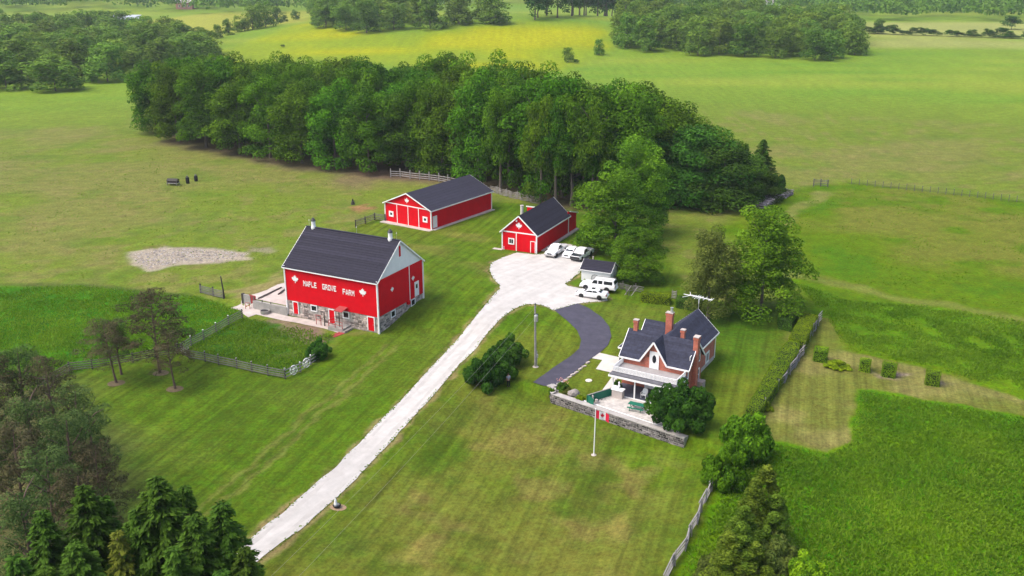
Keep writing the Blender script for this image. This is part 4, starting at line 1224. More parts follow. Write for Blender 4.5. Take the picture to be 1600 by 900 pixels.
def barn():
    F = Frame(BARN_A, be, 0.0)
    t = thing('barn', 'large red bank barn on a stone base with white farm lettering', 'barn', F.w(0, 0), F.rz)
    L, D, zb, ze, za = BL, BD, 2.45, 7.6, 11.85
    # stone base
    core = MB(); core.box(0.04, L - .04, 0.04, D - .04, -.6, zb + .02)
    core.build('stone_foundation', M_MORTAR, t)
    holes_f, holes_r = [], []
    items = []
    def fx(u, v): return F.onfront(u, v)
    for kind, u, v, w, h in (('d', 463.5, 490, .8, 1.75), ('w', 491, 481.5, 1.0, .85), ('d', 520, 504.5, .9, 1.95), ('w', 541, 492, 1.0, .9), ('d', 581, 516.5, 1.0, 1.95)):
        x, z = fx(u, v)
        if kind == 'd': z = max(z, .12); holes_f.append((x - w / 2 - .12, x + w / 2 + .12, z - .1, z + h + .12))
        else: holes_f.append((x - w / 2 - .1, x + w / 2 + .1, z - h / 2 - .1, z + h / 2 + .1))
        items.append((kind, x, z, w, h))
    ritems = []
    for u, v, w, h in ((613.7, 490, 1.0, .9), (645, 472, 1.0, .9)):
        y, z = F.onside(u, v, L)
        z = min(z, zb - .55)
        ritems.append((y, z, w, h)); holes_r.append((y - w / 2 - .1, y + w / 2 + .1, z - h / 2 - .1, z + h / 2 + .1))
    st = MB()
    stones(st, (0, .02, 0), X, Z, -Y, L, (0, zb), (0, zb), holes=holes_f)
    stones(st, (L - .02, 0, 0), Y, Z, X, D, (0, zb), (1.45, zb), holes=holes_r)
    stones(st, (0.02, D, 0), -Y, Z, -X, D, (1.4, zb), (.9, zb))
    o = st.build('stone', M_STONE, t); o['kind'] = 'stuff'
    for kind, x, z, w, h in items:
        if kind == 'd': door(t, (x, -.03, z), X, -Y, w, h, M_RED, fw=.13)
        else: window(t, (x, -.03, z), X, -Y, w, h, fw=.14)
    for y, z, w, h in ritems: window(t, (L + .03, y, z), Y, X, w, h, fw=.14)
    # red walls
    mb = MB()
    mb.box(-.08, L + .08, -.08, .14, zb, ze); mb.build('front_wall', M_RED, t)
    mb = MB(); mb.box(-.08, L + .08, D - .14, D + .08, zb, ze); mb.build('back_wall', M_RED, t)
    mb = MB(); mb.box(L - .12, L + .077, .14, D - .14, zb, ze); mb.build('side_wall', M_REDS, t)
    mb = MB(); mb.box(-.077, .12, .14, D - .14, zb, ze); mb.build('side_wall', M_REDS, t)
    for x0, x1 in ((L - .1, L + .085), (-.085, .1)):
        mb = MB(); mb.plate([(x0, -.08, ze), (x0, D + .08, ze), (x0, D / 2, za - .05)], (x1 - x0, 0, 0)); mb.build('gable', M_WHITEB, t)
    # roof with overlapping courses
    ov, og = .35, .30
    sl_ = (za - ze) / (D / 2)
    rf = MB()
    slab(rf, (-og, -ov, ze - sl_ * ov + .06), (L + og, -ov, ze - sl_ * ov + .06), (L + og, D / 2, za + .06), (-og, D / 2, za + .06), .1, 18, .035)
    slab(rf, (L + og, D + ov, ze - sl_ * ov + .06), (-og, D + ov, ze - sl_ * ov + .06), (-og, D / 2, za + .06), (L + og, D / 2, za + .06), .1, 18, .035)
    rf.build('roof', M_ROOF, t)
    mb = MB(); mb.beam((-og, D / 2, za + .1), (L + og, D / 2, za + .1), .3, .07); mb.build('ridge_cap', M_ROOF2, t)
    tr = MB()
    for x in (-og - .02, L + og + .02):
        for y0, sg in ((-ov, 1), (D + ov, -1)):
            tr.beam((x, y0, ze - sl_ * ov - .04), (x, D / 2, za - .04), .06, .2)
    tr.beam((-og, -ov - .02, ze - sl_ * ov - .03), (L + og, -ov - .02, ze - sl_ * ov - .03), .07, .14)
    tr.build('fascia', M_WHITE, t)
    for x, y in ((-.09, -.09), (L + .09, -.09), (L + .09, D + .09), (-.09, D + .09)):
        zz = {(-.09): .3}.get(x, .05); tr = MB()
        tr.box(x - .1, x + .1, y - .1, y + .1, zz if y < 0 else 1.6, ze)
        tr.build('corner_trim', M_WHITE, t)
    # gable end details
    y, z = F.onside(623.6, 392.4, L); 
    mb = MB(); mb.box(L + .085, L + .13, y - .2, y + .2, z - .75, z + .75); mb.build('vent_shutter', M_RED, t)
    y, z = F.onside(650.5, 462, L); z = max(z, zb + .05)
    d_ = door(t, (L + .08, y, z), Y, X, .85, 2.1, M_WHITE, fw=.1)
    mb = MB(); mb.box(L + .125, L + .14, y - .22, y + .22, z + 1.2, z + 1.8); mb.build('pane', M_GLASS, d_)
    y, z = F.onside(639, 440, L)
    mb = MB(); mb.box(L + .08, L + .13, y - .06, y + .06, zb + .02, ze - .03); mb.build('track_trim', M_WHITE, t)
    y2, z2 = F.onside(636, 472, L); mb = MB(); mb.box(L + .08, L + .45, y2 - .25, y2 + .25, zb - .35, zb + .1); mb.build('hood', M_RED, t)
    for u, v, s_ in ((611.6, 452.5, .42), (644.3, 435, .42)):
        y, z = F.onside(u, v, L); emblem('maple_leaf_emblem', t, y, z, s_, 'side', L + .08)
    for u, v, s_ in ((462, 436.5, .68), (567.7, 457.4, .68)):
        x, z = F.onfront(u, v); emblem('maple_leaf_emblem', t, x, z, s_, 'front', -.08)
    # lettering
    for word, u0, v0, u1, v1 in (('MAPLE', 474.3, 442, 495.6, 446), ('GROVE', 504.2, 447.5, 526.2, 451.3), ('FARM', 535.8, 455, 554.7, 458.3)):
        xa, za_ = F.onfront(u0, v0); xb, zb_ = F.onfront(u1, v1)
        n = len(word); pitch = (xb - xa) / n; lw, lh = pitch * .80, .80
        for i, ch in enumerate(word):
            mb = MB(); cw, chh = lw / 5, lh / 5
            x0 = xa + pitch * i + pitch * .1; zc = (za_ + zb_) / 2
            for r_, row in enumerate(FONT[ch]):
                c0 = None
                for c_ in range(6):
                    on = c_ < 5 and row[c_] == '#'
                    if on and c0 is None: c0 = c_
                    if not on and c0 is not None:
                        zt = zc + lh / 2 - r_ * chh
                        mb.box(x0 + c0 * cw, x0 + c_ * cw, -.13, -.078, zt - chh * 1.02, zt); c0 = None
            mb.build('letter', M_WHITE, t)
    # ventilators on the ridge, lightning rods
    for x in (1.0, L - 1.35):
        mb = MB(); mb.lathe([(.36, -.25), (.36, .1), (.30, .35), (.30, .95), (.36, 1.0)], 12, (x, D / 2, za)); v_ = mb.build('ventilator', M_WHITE, t)
        mb = MB(); mb.lathe([(.40, 1.002), (.34, 1.12), (.16, 1.4), (.05, 1.5)], 12, (x, D / 2, za)); mb.build('ventilator_cap', M_DKMET, v_)
    mb = MB()
    for x in (.25, L * .55, L - .3):
        mb.tube((x, D / 2, za), (x, D / 2, za + 1.25), .025, .012, 5); mb.lathe([(.02, 0), (.09, .06), (.02, .16)], 8, (x, D / 2, za + .95))
    mb.build('lightning_rod', M_METAL, t)
    # stoop with canopy and railings
    x2 = items[3][1]
    st = thing('concrete_stoop', 'grey concrete stoop with dark railings against the barn front', 'stoop', F.w(x2 - .5, -.15), F.rz)
    mb = MB(); mb.box(-1.2, 1.3, -1.9, 0, -.3, .55); mb.box(1.3, 1.7, -1.9, -.1, -.3, .3); mb.build('landing', M_CONCG, st)
    mb = MB()
    for x in (-1.1, 0, 1.2):
        mb.tube((x, -1.8, .5), (x, -1.8, 1.5), .05, .05, 6)
    for z in (1.0, 1.48): mb.beam((-1.1, -1.8, z), (1.2, -1.8, z), .05, .05)
    for z in (1.0, 1.48): mb.beam((-1.1, -1.8, z), (-1.1, -.1, z), .05, .05)
    mb.build('railing', M_DKRED, st)
    mb = MB(); mb.tube((.3, -1.2, .5), (.3, -1.2, 2.75), .07, .07, 6); mb.build('post', M_DARKW, st)
    mb = MB(); mb.plate([(-.5, -1.35, 2.75), (.9, -1.35, 2.75), (.9, .05, 3.0), (-.5, .05, 3.0)], (0, 0, .08)); mb.build('canopy', M_DKRED, st)
    for i, (xx, lab) in enumerate(((items[2][1] - 1.6, 'red iron hoop rail left of the middle barn door'), (items[2][1] - .55, 'dark gate post right beside the middle barn door'))):
        g = thing('yard_rail', lab, 'rail', F.w(xx, -1.1), F.rz)
        mb = MB()
        if i == 0:
            mb.tube((-.4, 0, -.2), (-.4, 0, 1.5), .05, .05, 6); mb.tube((.4, 0, -.2), (.4, 0, 1.5), .05, .05, 6); mb.build('post', M_DKRED, g)
            [MB().beam((-.4, 0, zq), (.4, 0, zq), .06, .06).build('bar', M_DKRED, g) for zq in (1.48, .8)]; mb = MB()
        else:
            mb.tube((0, 0, -.2), (0, 0, 2.1), .09, .08, 7); mb.build('post', M_DARKW, g)
            mb = MB(); mb.beam((0, 0, 1.2), (.7, -.5, 1.2), .06, .06); mb.build('bar', M_DARKW, g)
    return F
FB = barn()

def shed(name, label, A, B, D, ze, za, cat='shed'):
    base = max(float(T(A[0], A[1])), float(T(B[0], B[1])))
    F = Frame(A, np.array(B[:2]) - np.array(A[:2]), base)
    L = float(np.linalg.norm(np.array(B[:2]) - np.array(A[:2])))
    t = thing(name, label, cat, F.w(0, 0), F.rz)
    return F, L, t

def gable_body(t, L, D, ze, za, roofm, courses, og=.35, ov=.35, Droof=None):
    Dr = Droof or D
    mb = MB(); mb.box(0, L, 0, .15, -.5, ze); mb.plate([(0, 0, ze), (L, 0, ze), (L / 2, 0, za)], (0, .15, 0)); mb.build('front_wall', M_RED, t)
    mb = MB(); mb.box(L - .15, L, .15, D - .15, -.5, ze); mb.build('side_wall', M_REDS, t)
    mb = MB(); mb.box(0, .15, .15, D - .15, -.5, ze); mb.build('side_wall', M_REDS, t)
    mb = MB(); mb.box(0, L, Dr - .15, Dr, -.5, ze); mb.plate([(0, Dr - .15, ze), (L, Dr - .15, ze), (L / 2, Dr - .15, za)], (0, .15, 0)); mb.build('back_wall', M_RED, t)
    s = (za - ze) / (L / 2)
    rf = MB()
    slab(rf, (L + ov, -og, ze - s * ov + .08), (L + ov, Dr + og, ze - s * ov + .08), (L / 2, Dr + og, za + .08), (L / 2, -og, za + .08), .1, courses, .025)
    slab(rf, (-ov, Dr + og, ze - s * ov + .08), (-ov, -og, ze - s * ov + .08), (L / 2, -og, za + .08), (L / 2, Dr + og, za + .08), .1, courses, .025)
    rf.build('roof', roofm, t)
    tr = MB()
    for y in (-og - .03, Dr + og + .03):
        tr.beam((-ov, y, ze - s * ov - .03), (L / 2, y, za - .03), .06, .2)
        tr.beam((L + ov, y, ze - s * ov - .03), (L / 2, y, za - .033), .06, .2)
    for x in (-ov - .03, L + ov + .03):
        tr.beam((x, -og, ze - s * ov - .03), (x, Dr + og, ze - s * ov - .03), .06, .2)
    tr.build('fascia', M_WHITE, t)
    for x in (-.02, L + .02): tr = MB(); tr.box(x - .1, x + .1, -.1, .12, -.1, ze - .02); tr.build('corner_trim', M_WHITE, t)
    tr = MB(); tr.box(L - .08, L + .1, D - .1, D + .1, -.1, ze - .05)
    tr.build('corner_trim', M_WHITE, t)

def shed1():
    A, B = P(603, 345.6), P(674, 359.1)
    ze, za, D = 3.8, 6.3, 19.2
    F, L, t = shed('long_shed', 'long red shed with smooth dark roof and two windows, nearer the maple wood', A, B, D, ze, za)
    gable_body(t, L, D, ze, za, M_ROOF2, 9)
    tr = MB()
    tr.box(.1, L - .1, -.06, .03, ze - .1, ze + .08)
    for u, v in ((620.5, 330), (637.8, 335), (654.3, 338)):
        x, z = F.onfront(u, v); tr.box(x - .07, x + .07, -.065, .03, 0, ze - .1)
    tr.build('batten', M_WHITE, t)
    xs = [F.onfront(u, v)[0] for u, v in ((620.5, 330), (637.8, 335), (654.3, 338))]
    for a, b in zip(xs[:-1], xs[1:]):
        mb = MB(); mb.box(a + .09, b - .09, -.05, .02, .03, ze - .12); mb.build('sliding_door', M_RED, t)
    for u, v in ((611.5, 334), (664.4, 343)):
        x, z = F.onfront(u, v); window(t, (x, -.01, z), X, -Y, .85, .8, cols=1, fw=.3)
    x, z = F.onfront(635.8, 314); emblem('maple_leaf_emblem', t, x, z, .62, 'front', 0)
    y, z = F.onside(679.7, 355.5, L); door(t, (L + .01, y, max(z, .05)), Y, X, .95, 2.15, M_WHITE)
    ap = MB(); ap.box(-.4, L + .5, -1.3, 0, -.3, .06); ap.box(L, L + .9, 0, D, -.3, .05); o = ap.build('apron', M_CONC, t)
shed1()

def shed2():
    A, B = P(785.2, 389), P(838, 396.3)
    ze, za, D, Dr = 3.5, 6.4, 18.4, 14.4
    F, L, t = shed('garage', 'smaller red shed with one window and a flat roofed back, beside the gravel yard', A, B, D, ze, za)
    gable_body(t, L, Dr + .01, ze, za, M_ROOF, 13, Droof=Dr)
    tr = MB(); tr.box(.1, L - .1, -.06, .03, ze - .28, ze - .08)
    x, z = F.onfront(806.8, 380); tr.box(x - .08, x + .08, -.065, .03, 0, ze - .28)
    tr.build('batten', M_WHITE, t)
    mb = MB(); mb.box(x + .1, L - .12, -.05, .02, .03, ze - .3); mb.build('sliding_door', M_RED, t)
    xd, _ = F.onfront(833.8, 387); door(t, (xd - .1, -.05, .05), X, -Y, .75, 2.0, M_RED, fw=.1)
    xw, zw = F.onfront(799, 376.8); window(t, (xw, -.01, zw), X, -Y, .95, .95, cols=2, fw=.2)
    xl, zl = F.onfront(811, 353.4); emblem('maple_leaf_emblem', t, xl, zl, .72, 'front', 0)
    xl, zl = F.onfront(808, 344); mb = MB(); mb.tube((xl, -.02, zl), (xl, -.3, zl - .12), .09, .16, 8); mb.build('lamp', M_WHITE, t)
    # flat roofed addition behind
    mb = MB(); mb.plate([(L - .012, Dr, -.4), (L - .012, D, -.4), (L - .012, D, 3.0), (L - .012, Dr, 4.1)], (-.15, 0, 0)); mb.plate([(-1.9, Dr, -.4), (-1.9, D, -.4), (-1.9, D, 3.0), (-1.9, Dr, 4.1)], (.15, 0, 0))
    mb.box(-1.75, L - .2, D - .15, D, -.4, 2.98); mb.box(-1.75, -.02, Dr + .01, Dr + .15, -.4, 4.05)
    mb.build('addition_wall', M_REDS, t)
    mb = MB(); mb.plate([(-2.1, Dr + .38, 4.08), (L + .2, Dr + .38, 4.08), (L + .2, D + .3, 3.0), (-2.1, D + .3, 3.0)], (0, 0, .1)); mb.build('addition_roof', M_ROOF2, t)
    mb = MB(); mb.beam((L + .24, Dr + .2, 4.12), (L + .24, D + .35, 2.98), .07, .2); mb.beam((-2.1, Dr - .02, 4.2), (-.3, Dr - .02, 4.2), .08, .2); mb.build('addition_fascia', M_WHITE, t)
    q = F.onside(815, 330, 2.2)
    mb = MB(); mb.tube((L / 2 - 1.0, 3.2, za - 1.2), (L / 2 - 1.0, 3.2, za + .9), .28, .28, 10); c = mb.build('chimney', mat('cream_block', (.55, .53, .45), .9, .2), t)
    mb = MB(); mb.lathe([(.34, 0), (.34, .12)], 10, (L / 2 - 1.0, 3.2, za + .9)); mb.build('cap', M_CONC, c)
    ap = MB(); ap.box(-1.6, .2, -.9, 0, -.3, .06); ap.box(L + .01, L + .7, 2, D, -.3, .05); ap.build('apron', M_CONC, t)
    mb = MB(); mb.tube((.45, -.35, 0), (.45, -.35, .7), .05, .05, 6); mb.build('vent_pipe', M_WHITE, t)
shed2()

def white_shed():
    eL, eR = PZ(905.9, 420.7, 2.35), PZ(955, 427.2, 2.35)
    F = Frame(eL, eR - eL, 0)
    L = float(np.linalg.norm((eR - eL)[:2])); D, ze, za = 3.9, 2.35, 3.55
    t = thing('white_shed', 'small white shed with a black roof and a wheel on its wall', 'shed', F.w(0, 0), F.rz)
    mb = MB(); mb.box(.2, L - .2, .25, .35, -.3, ze); mb.build('front_wall', M_WHITE, t)
    mb = MB(); mb.box(.2, L - .2, D - .35, D - .25, -.3, ze); mb.build('back_wall', M_WHITEB, t)
    for x in (.2, L - .3):
        mb = MB(); mb.plate([(x, .35, -.3), (x, D - .35, -.3), (x, D - .35, ze), (x, D / 2, za - .05), (x, .35, ze)], (.1, 0, 0)); mb.build('side_wall', M_WHITE, t)
    rf = MB()
    s = (za - ze) / (D / 2)
    slab(rf, (0, 0, ze), (L, 0, ze), (L, D / 2, za + .05), (0, D / 2, za + .05), .09, 7)
    slab(rf, (L, D, ze), (0, D, ze), (0, D / 2, za + .05), (L, D / 2, za + .05), .09, 7)
    rf.build('roof', M_ROOF, t)
    mb = MB(); mb.beam((0, -.02, ze - .06), (L, -.02, ze - .06), .05, .14)
    for x in (-.02, L + .02):
        mb.beam((x, 0, ze - .06), (x, D / 2, za - .02), .05, .13); mb.beam((x, D, ze - .06), (x, D / 2, za - .02), .05, .13)
    mb.build('fascia', M_WHITE, t)
    door(t, (L - .19, D / 2, .05), Y, X, .85, 1.95, mat('grey_door', (.4, .41, .43), .6), fw=.1)
    mb = MB(); mb.box(L - .19, L + .9, D / 2 - .7, D / 2 + .7, -.2, .12); mb.build('step', M_CONC, t)
    x, z = F.onfront(929.6, 434.7, .25)
    w = thing('wagon_wheel', 'thin dark wagon wheel hung on the front of the white shed', 'wheel', F.w(x, .2, z), F.rz)
    mb = MB(); mb.ring((0, 0, 0), (0, 1, 0), .58, .035, 22, 5); mb.build('rim', M_GREYW, w)
    mb = MB(); mb.tube((0, -.08, 0), (0, .05, 0), .11, .11, 8); mb.build('hub', M_BLACK, w)
    for k in range(10):
        a = k * math.pi / 5; mb = MB(); mb.beam((math.cos(a) * .1, 0, math.sin(a) * .1), (math.cos(a) * .57, 0, math.sin(a) * .57), .025, .025); mb.build('spoke', M_PALEW, w)
    mb = MB(); mb.tube((1.2, D * .72, za - .9), (1.2, D * .72, za + .25), .12, .12, 8); mb.build('flue', M_CONC, t)
white_shed()

# ------------------------------------------------------------------ brick house
HX = np.array([0.8642, -0.5032]); FH = Frame((13.28, 106.14), HX, 0.0)
def house():
    F = FH
    t = thing('brick_house', 'red brick farmhouse with steep front gable and slate blue roof', 'house', F.w(0, 0), F.rz)
    Wd, D, ze, za, ry = 8.15, 4.9, 3.9, 6.25, 2.45
    gx0, gx1, gxm = 2.5, 5.55, 4.0
    # walls
    mb = MB(); mb.box(0, Wd, 0, .25, -.4, ze); mb.plate([(gx0, 0, ze), (gx1, 0, ze), (gxm, 0, za - .05)], (0, .25, 0)); mb.build('front_wall', M_BRICK, t)
    for x in (0, Wd - .25):
        mb = MB(); mb.plate([(x, .25, -.4), (x, D, -.4), (x, D, ze), (x, ry, za - .08), (x, .25, ze)], (.25, 0, 0)); mb.build('gable_wall', M_BRICK, t)
    mb = MB(); mb.box(.25, Wd - .25, D - .25, D - .002, -.4, ze); mb.build('back_wall', M_BRICK, t)
    wx0, wx1, wy1, wm = 2.0, 7.2, 12.6, 4.6
    mb = MB(); mb.box(wx1 - .25, wx1, D, wy1, .55, ze); mb.box(wx0, wx0 + .25, D, wy1, .55, ze); mb.box(wx0 + .25, wx1 - .25, wy1 - .25, wy1, .55, ze)
    mb.plate([(wx0, wy1 - .249, ze), (wx1, wy1 - .249, ze), (wm, wy1 - .249, za - .05)], (0, .25, 0)); mb.build('rear_wing_wall', M_BRICK, t)
    mb = MB(); mb.box(wx0 - .04, wx1 + .04, D + .01, wy1 + .04, -.4, .55); mb.build('rear_foundation', M_CONC, t)
    # left low wing and lean-to
    mb = MB(); mb.box(-.4, wx0 - .01, D + .01, 10.4, -.4, 3.0); mb.plate([(-.4, 6.4, 3.0), (-.4, 10.4, 3.0), (-.4, 8.6, 4.9)], (.25, 0, 0)); mb.build('side_wing_wall', M_BRICK, t)
    # roofs
    og = .32; s = (za - ze) / ry
    rf = MB()
    e = ze - s * og + .08
    slab(rf, (-og, -og, e), (gx0 - .05, -og, e), (gxm, ry, za + .08), (-og, ry, za + .08), .1, 11)
    slab(rf, (gx1 + .05, -og, e), (Wd + og, -og, e), (Wd + og, ry, za + .08), (gxm, ry, za + .08), .1, 11)
    slab(rf, (Wd + og, D + og, e), (-og, D + og, e), (-og, ry, za + .08), (Wd + og, ry, za + .08), .1, 11)
    rf.build('main_roof', M_HROOF, t)
    sg = (za - ze) / (gxm - gx0)
    rf = MB()
    slab(rf, (gx0 - .2, .1, ze - sg * .2 + .1), (gx0 - .2, -og - .05, ze - sg * .2 + .1), (gxm, -og - .05, za + .1), (gxm, ry, za + .1), .1, 9)
    slab(rf, (gx1 + .2, -og - .05, ze - sg * .2 + .1), (gx1 + .2, .1, ze - sg * .2 + .1), (gxm, ry, za + .1), (gxm, -og - .05, za + .1), .1, 9)
    rf.build('front_gable_roof', M_HROOF, t)
    rf = MB(); s2 = (za - ze) / (wx1 - wm)
    slab(rf, (wx1 + .35, ry + 1.6, ze - s2 * .35 + .08), (wx1 + .35, wy1 + .35, ze - s2 * .35 + .08), (wm, wy1 + .35, za + .08), (wm, ry, za + .08), .1, 11)
    slab(rf, (wx0 - .35, wy1 + .35, ze - s2 * .35 + .08), (wx0 - .35, ry + 1.6, ze - s2 * .35 + .08), (wm, ry, za + .08), (wm, wy1 + .35, za + .08), .1, 11)
    rf.build('rear_roof', M_HROOF, t)
    rf = MB()
    slab(rf, (-.7, 6.2, 3.15), (3.0, 6.2, 3.15), (3.9, 8.6, 5.4), (-.7, 8.6, 5.4), .1, 9)
    slab(rf, (3.0, 10.8, 3.3), (-.7, 10.8, 3.3), (-.7, 8.6, 5.4), (3.9, 8.6, 5.4), .1, 9)
    slab(rf, (-.7, D - .2, 3.75), (2.6, D - .2, 3.75), (2.6, 6.6, 3.4), (-.7, 6.6, 3.4), .08, 3)
    rf.build('side_wing_roof', M_HROOF, t)
    # bargeboards and fascias
    tr = MB()
    def bb(p, q): tr.beam(p, q, .07, .2)
    bb((-og, -og - .03, e - .1), (gx0 - .15, -og - .03, e - .1)); bb((gx1 + .15, -og - .03, e - .1), (Wd + og, -og - .03, e - .1))
    bb((gx0 - .2, -og - .08, ze - sg * .2), (gxm, -og - .08, za)); bb((gx1 + .2, -og - .082, ze - sg * .2), (gxm, -og - .082, za - .002))
    for x in (Wd + og + .03, -og - .03):
        bb((x, -og, e - .1), (x, ry, za - .03)); bb((x, D + og, e - .1), (x, ry, za - .03))
    bb((wx1 + .38, D + .3, ze - s2 * .35 - .02), (wx1 + .38, wy1 + .35, ze - s2 * .35 - .02))
    for sx in (wx0 - .35, wx1 + .35): bb((sx, wy1 + .38, ze - s2 * .35 - .02), (wm, wy1 + .38, za - .03))
    bb((-.7, 6.17, 3.05), (2.9, 6.17, 3.05)); 
    bb((-.73, 6.2, 3.05), (-.73, 8.6, 5.3)); bb((-.73, 10.8, 3.2), (-.73, 8.6, 5.3))
    tr.build('bargeboard', M_WHITE, t)
    tr = MB(); tr.tube((wx1 + .12, wy1 - .08, .3), (wx1 + .12, wy1 - .08, ze - .2), .06, .06, 6); tr.tube((Wd + .1, .12, 0), (Wd + .1, .12, ze - .3), .06, .06, 6); tr.build('downpipe', M_WHITE, t)
    # openings
    dz = 2.8
    d_ = door(t, (gxm + .05, -.01, dz + .02), X, -Y, .95, 2.05, M_WHITE, fw=.12, name='balcony_door')
    mb = MB(); pts = [(gxm + .05 + .24 * math.cos(a), -.06, dz + 1.25 + .5 * math.sin(a)) for a in [k * math.pi / 8 for k in range(16)]]
    mb.plate(pts, (0, -.03, 0)); mb.build('oval_pane', M_GLASS, d_)
    mb = MB(); mb.ring((0, 0, 0), (0, 1, 0), .07, .03, 10, 4); mb.build('wall_lamp', M_BLACK, t, loc=(gxm - .75, -.06, dz + 1.5))
    window(t, (Wd + .01, 1.0, 4.3), Y, X, .7, 1.3, rows=2, fw=.16)
    window(t, (Wd + .01, 3.9, 4.0), Y, X, .45, 1.5, rows=2, fw=.14)
    window(t, (Wd + .01, 3.9, 1.5), Y, X, .5, 1.5, rows=2, fw=.14)
    y, z = F.onside(1104.7, 558, wx1); window(t, (wx1 + .01, y, z), Y, X, 1.0, 1.3, cols=2, fw=.22)
    for x in (1.6, 3.6, 6.6):
        if x == 3.6: door(t, (x, -.01, .16), X, -Y, .95, 2.0, M_WHITE)
        else: window(t, (x, -.01, 1.45), X, -Y, 1.0, 1.2, cols=2, fw=.12)
    window(t, (-.01, 2.4, 1.5), -Y, -X, .9, 1.3, rows=2, fw=.12)
    mb = MB(); mb.box(Wd, Wd + 1.0, 2.9, 3.9, -.3, 1.0); o = mb.build('cellar_entry', M_STONE, t)
    # chimneys
    def chimney(x, y, z0, z1, w, d, pots=0):
        mb = MB(); mb.box(x - w / 2, x + w / 2, y - d / 2, y + d / 2, z0, z1); mb.box(x - w / 2 - .07, x + w / 2 + .07, y - d / 2 - .07, y + d / 2 + .07, z1 - .3, z1 - .12)
        c = mb.build('chimney', M_BRICK, t)
        mb = MB(); mb.box(x - w / 2 - .07, x + w / 2 + .07, y - d / 2 - .07, y + d / 2 + .07, z1, z1 + .08); mb.build('cap', M_CONC, c)
        for k in range(pots):
            mb = MB(); mb.lathe([(.2, 0), (.14, .5), (.2, .55), (.2, .62)], 10, (x + .2, y, z1 + .1)); mb.build('pot', M_METAL, c)
    chimney(.55, ry, 5.6, 7.5, .5, .45)
    xt, zt_ = F.onfront(1045.5, 486, 5.9); chimney(xt, 6.3, 3.2, zt_ - .35, .8, .6, 1)
    chimney(6.0, 3.9, 4.5, 6.8, .45, .45)
    chimney(Wd + .28, 1.9, -.3, 7.1, .55, .75)
    # front porch with balcony
    y0 = -3.05
    mb = MB(); mb.box(.1, Wd - .1, -3.45, -.001, -.5, .12); mb.build('porch_floor', M_DECK, t)
    mb = MB(); mb.box(.1, Wd - .1, -3.53, -3.45, -.3, .16); mb.build('porch_edge', M_WHITE, t)
    mb = MB(); mb.box(.1, Wd - .1, y0, -.002, 2.66, 2.8); mb.build('balcony_deck', M_GDECK, t)
    rf = MB()
    slab(rf, (-.1, -3.75, 2.62), (Wd + .1, -3.75, 2.62), (Wd - .1, y0 + .01, 2.86), (.1, y0 + .01, 2.86), .06, 4)
    slab(rf, (-.1, .0, 2.62), (-.1, -3.75, 2.62), (.1, y0, 2.86), (.1, 0, 2.86), .06, 3)
    slab(rf, (Wd + .1, -3.75, 2.62), (Wd + .1, 0, 2.62), (Wd - .1, 0, 2.86), (Wd - .1, y0, 2.86), .06, 3)
    rf.build('porch_roof', mat('grey_porch_shingle', (.12, .12, .135), .9, .3, 2.5, .3, tint=.3), t)
    mb = MB(); mb.beam((-.14, -3.72, 2.5), (Wd + .14, -3.72, 2.5), .1, .26); mb.beam((-.1, -3.66, 2.5), (-.1, 0, 2.5), .1, .26); mb.beam((Wd + .1, -3.66, 2.5), (Wd + .1, 0, 2.5), .1, .26); mb.build('porch_beam', M_WHITE, t)
    for x in (.35, 3.1, 5.55, Wd - .2):
        mb = MB(); mb.box(x - .07, x + .07, -3.42, -3.28, .12, 2.4); mb.box(x - .11, x + .11, -3.46, -3.24, 2.24, 2.4); mb.build('porch_post', M_WHITE, t)
    def rail(p, q, name='balustrade'):
        p, q = Vector(p), Vector(q); n = max(2, int((q - p).length / .52)); mb = MB()
        mb.beam(p + Z * .64, q + Z * .64, .08, .07); mb.beam(p + Z * .08, q + Z * .08, .06, .06)
        ax = (q - p).cross(Z)
        for k in range(n + 1):
            a = p.lerp(q, k / n); mb.beam(a, a + Z * .68, .06, .06)
            if k < n:
                b = p.lerp(q, (k + 1) / n); m_ = (a + b) / 2
                mb.ring(m_ + Z * .36, ax, .17, .03, 10, 4)
                mb.beam(a + Z * .1, b + Z * .62, .03, .04); mb.beam(b + Z * .1, a + Z * .62, .032, .04)
        return mb.build(name, M_WHITE, t)
    rail((.15, y0 + .06, 2.8), (Wd - .15, y0 + .06, 2.8)); rail((.13, -.1, 2.8), (.13, y0 + .16, 2.8)); rail((Wd - .13, -.1, 2.8), (Wd - .13, y0 + .16, 2.8))
    # side entry canopy
    mb = MB(); mb.plate([(-2.6, 4.6, 2.45), (-.35, 4.6, 2.7), (-.35, 6.9, 2.7), (-2.6, 6.9, 2.45)], (0, 0, .12)); mb.build('side_canopy', M_HROOF, t)
    mb = MB(); mb.beam((-2.6, 4.56, 2.45), (-.35, 4.56, 2.7), .06, .2); mb.beam((-2.64, 4.6, 2.46), (-2.64, 6.9, 2.46), .06, .2); mb.build('side_canopy_fascia', M_WHITE, t)
    mb = MB(); mb.box(-2.45, -2.33, 4.7, 4.82, 0, 2.4); mb.box(-2.45, -2.33, 6.6, 6.72, 0, 2.4); mb.build('side_canopy_post', M_BLACK, t)
    # TV antenna behind the rear gable
    a = thing('television_antenna', 'white branching aerial on a mast above the house roof peak', 'antenna', F.w(wm, wy1 + .5), 0)
    q = F.w(wm, wy1 + .5); zt = zat(q[0], q[1], 463.5)
    mb = MB(); mb.tube((0, 0, 0), (0, 0, zt), .06, .04, 6); mb.build('mast', M_METAL, a)
    e0, e1 = PZ(1068.5, 459.5, zt) - np.array([*q[:2], 0]), PZ(1113.5, 468.8, zt) - np.array([*q[:2], 0])
    e0, e1 = Vector(e0), Vector(e1); ax = (e1 - e0).normalized(); px = ax.cross(Z).normalized()
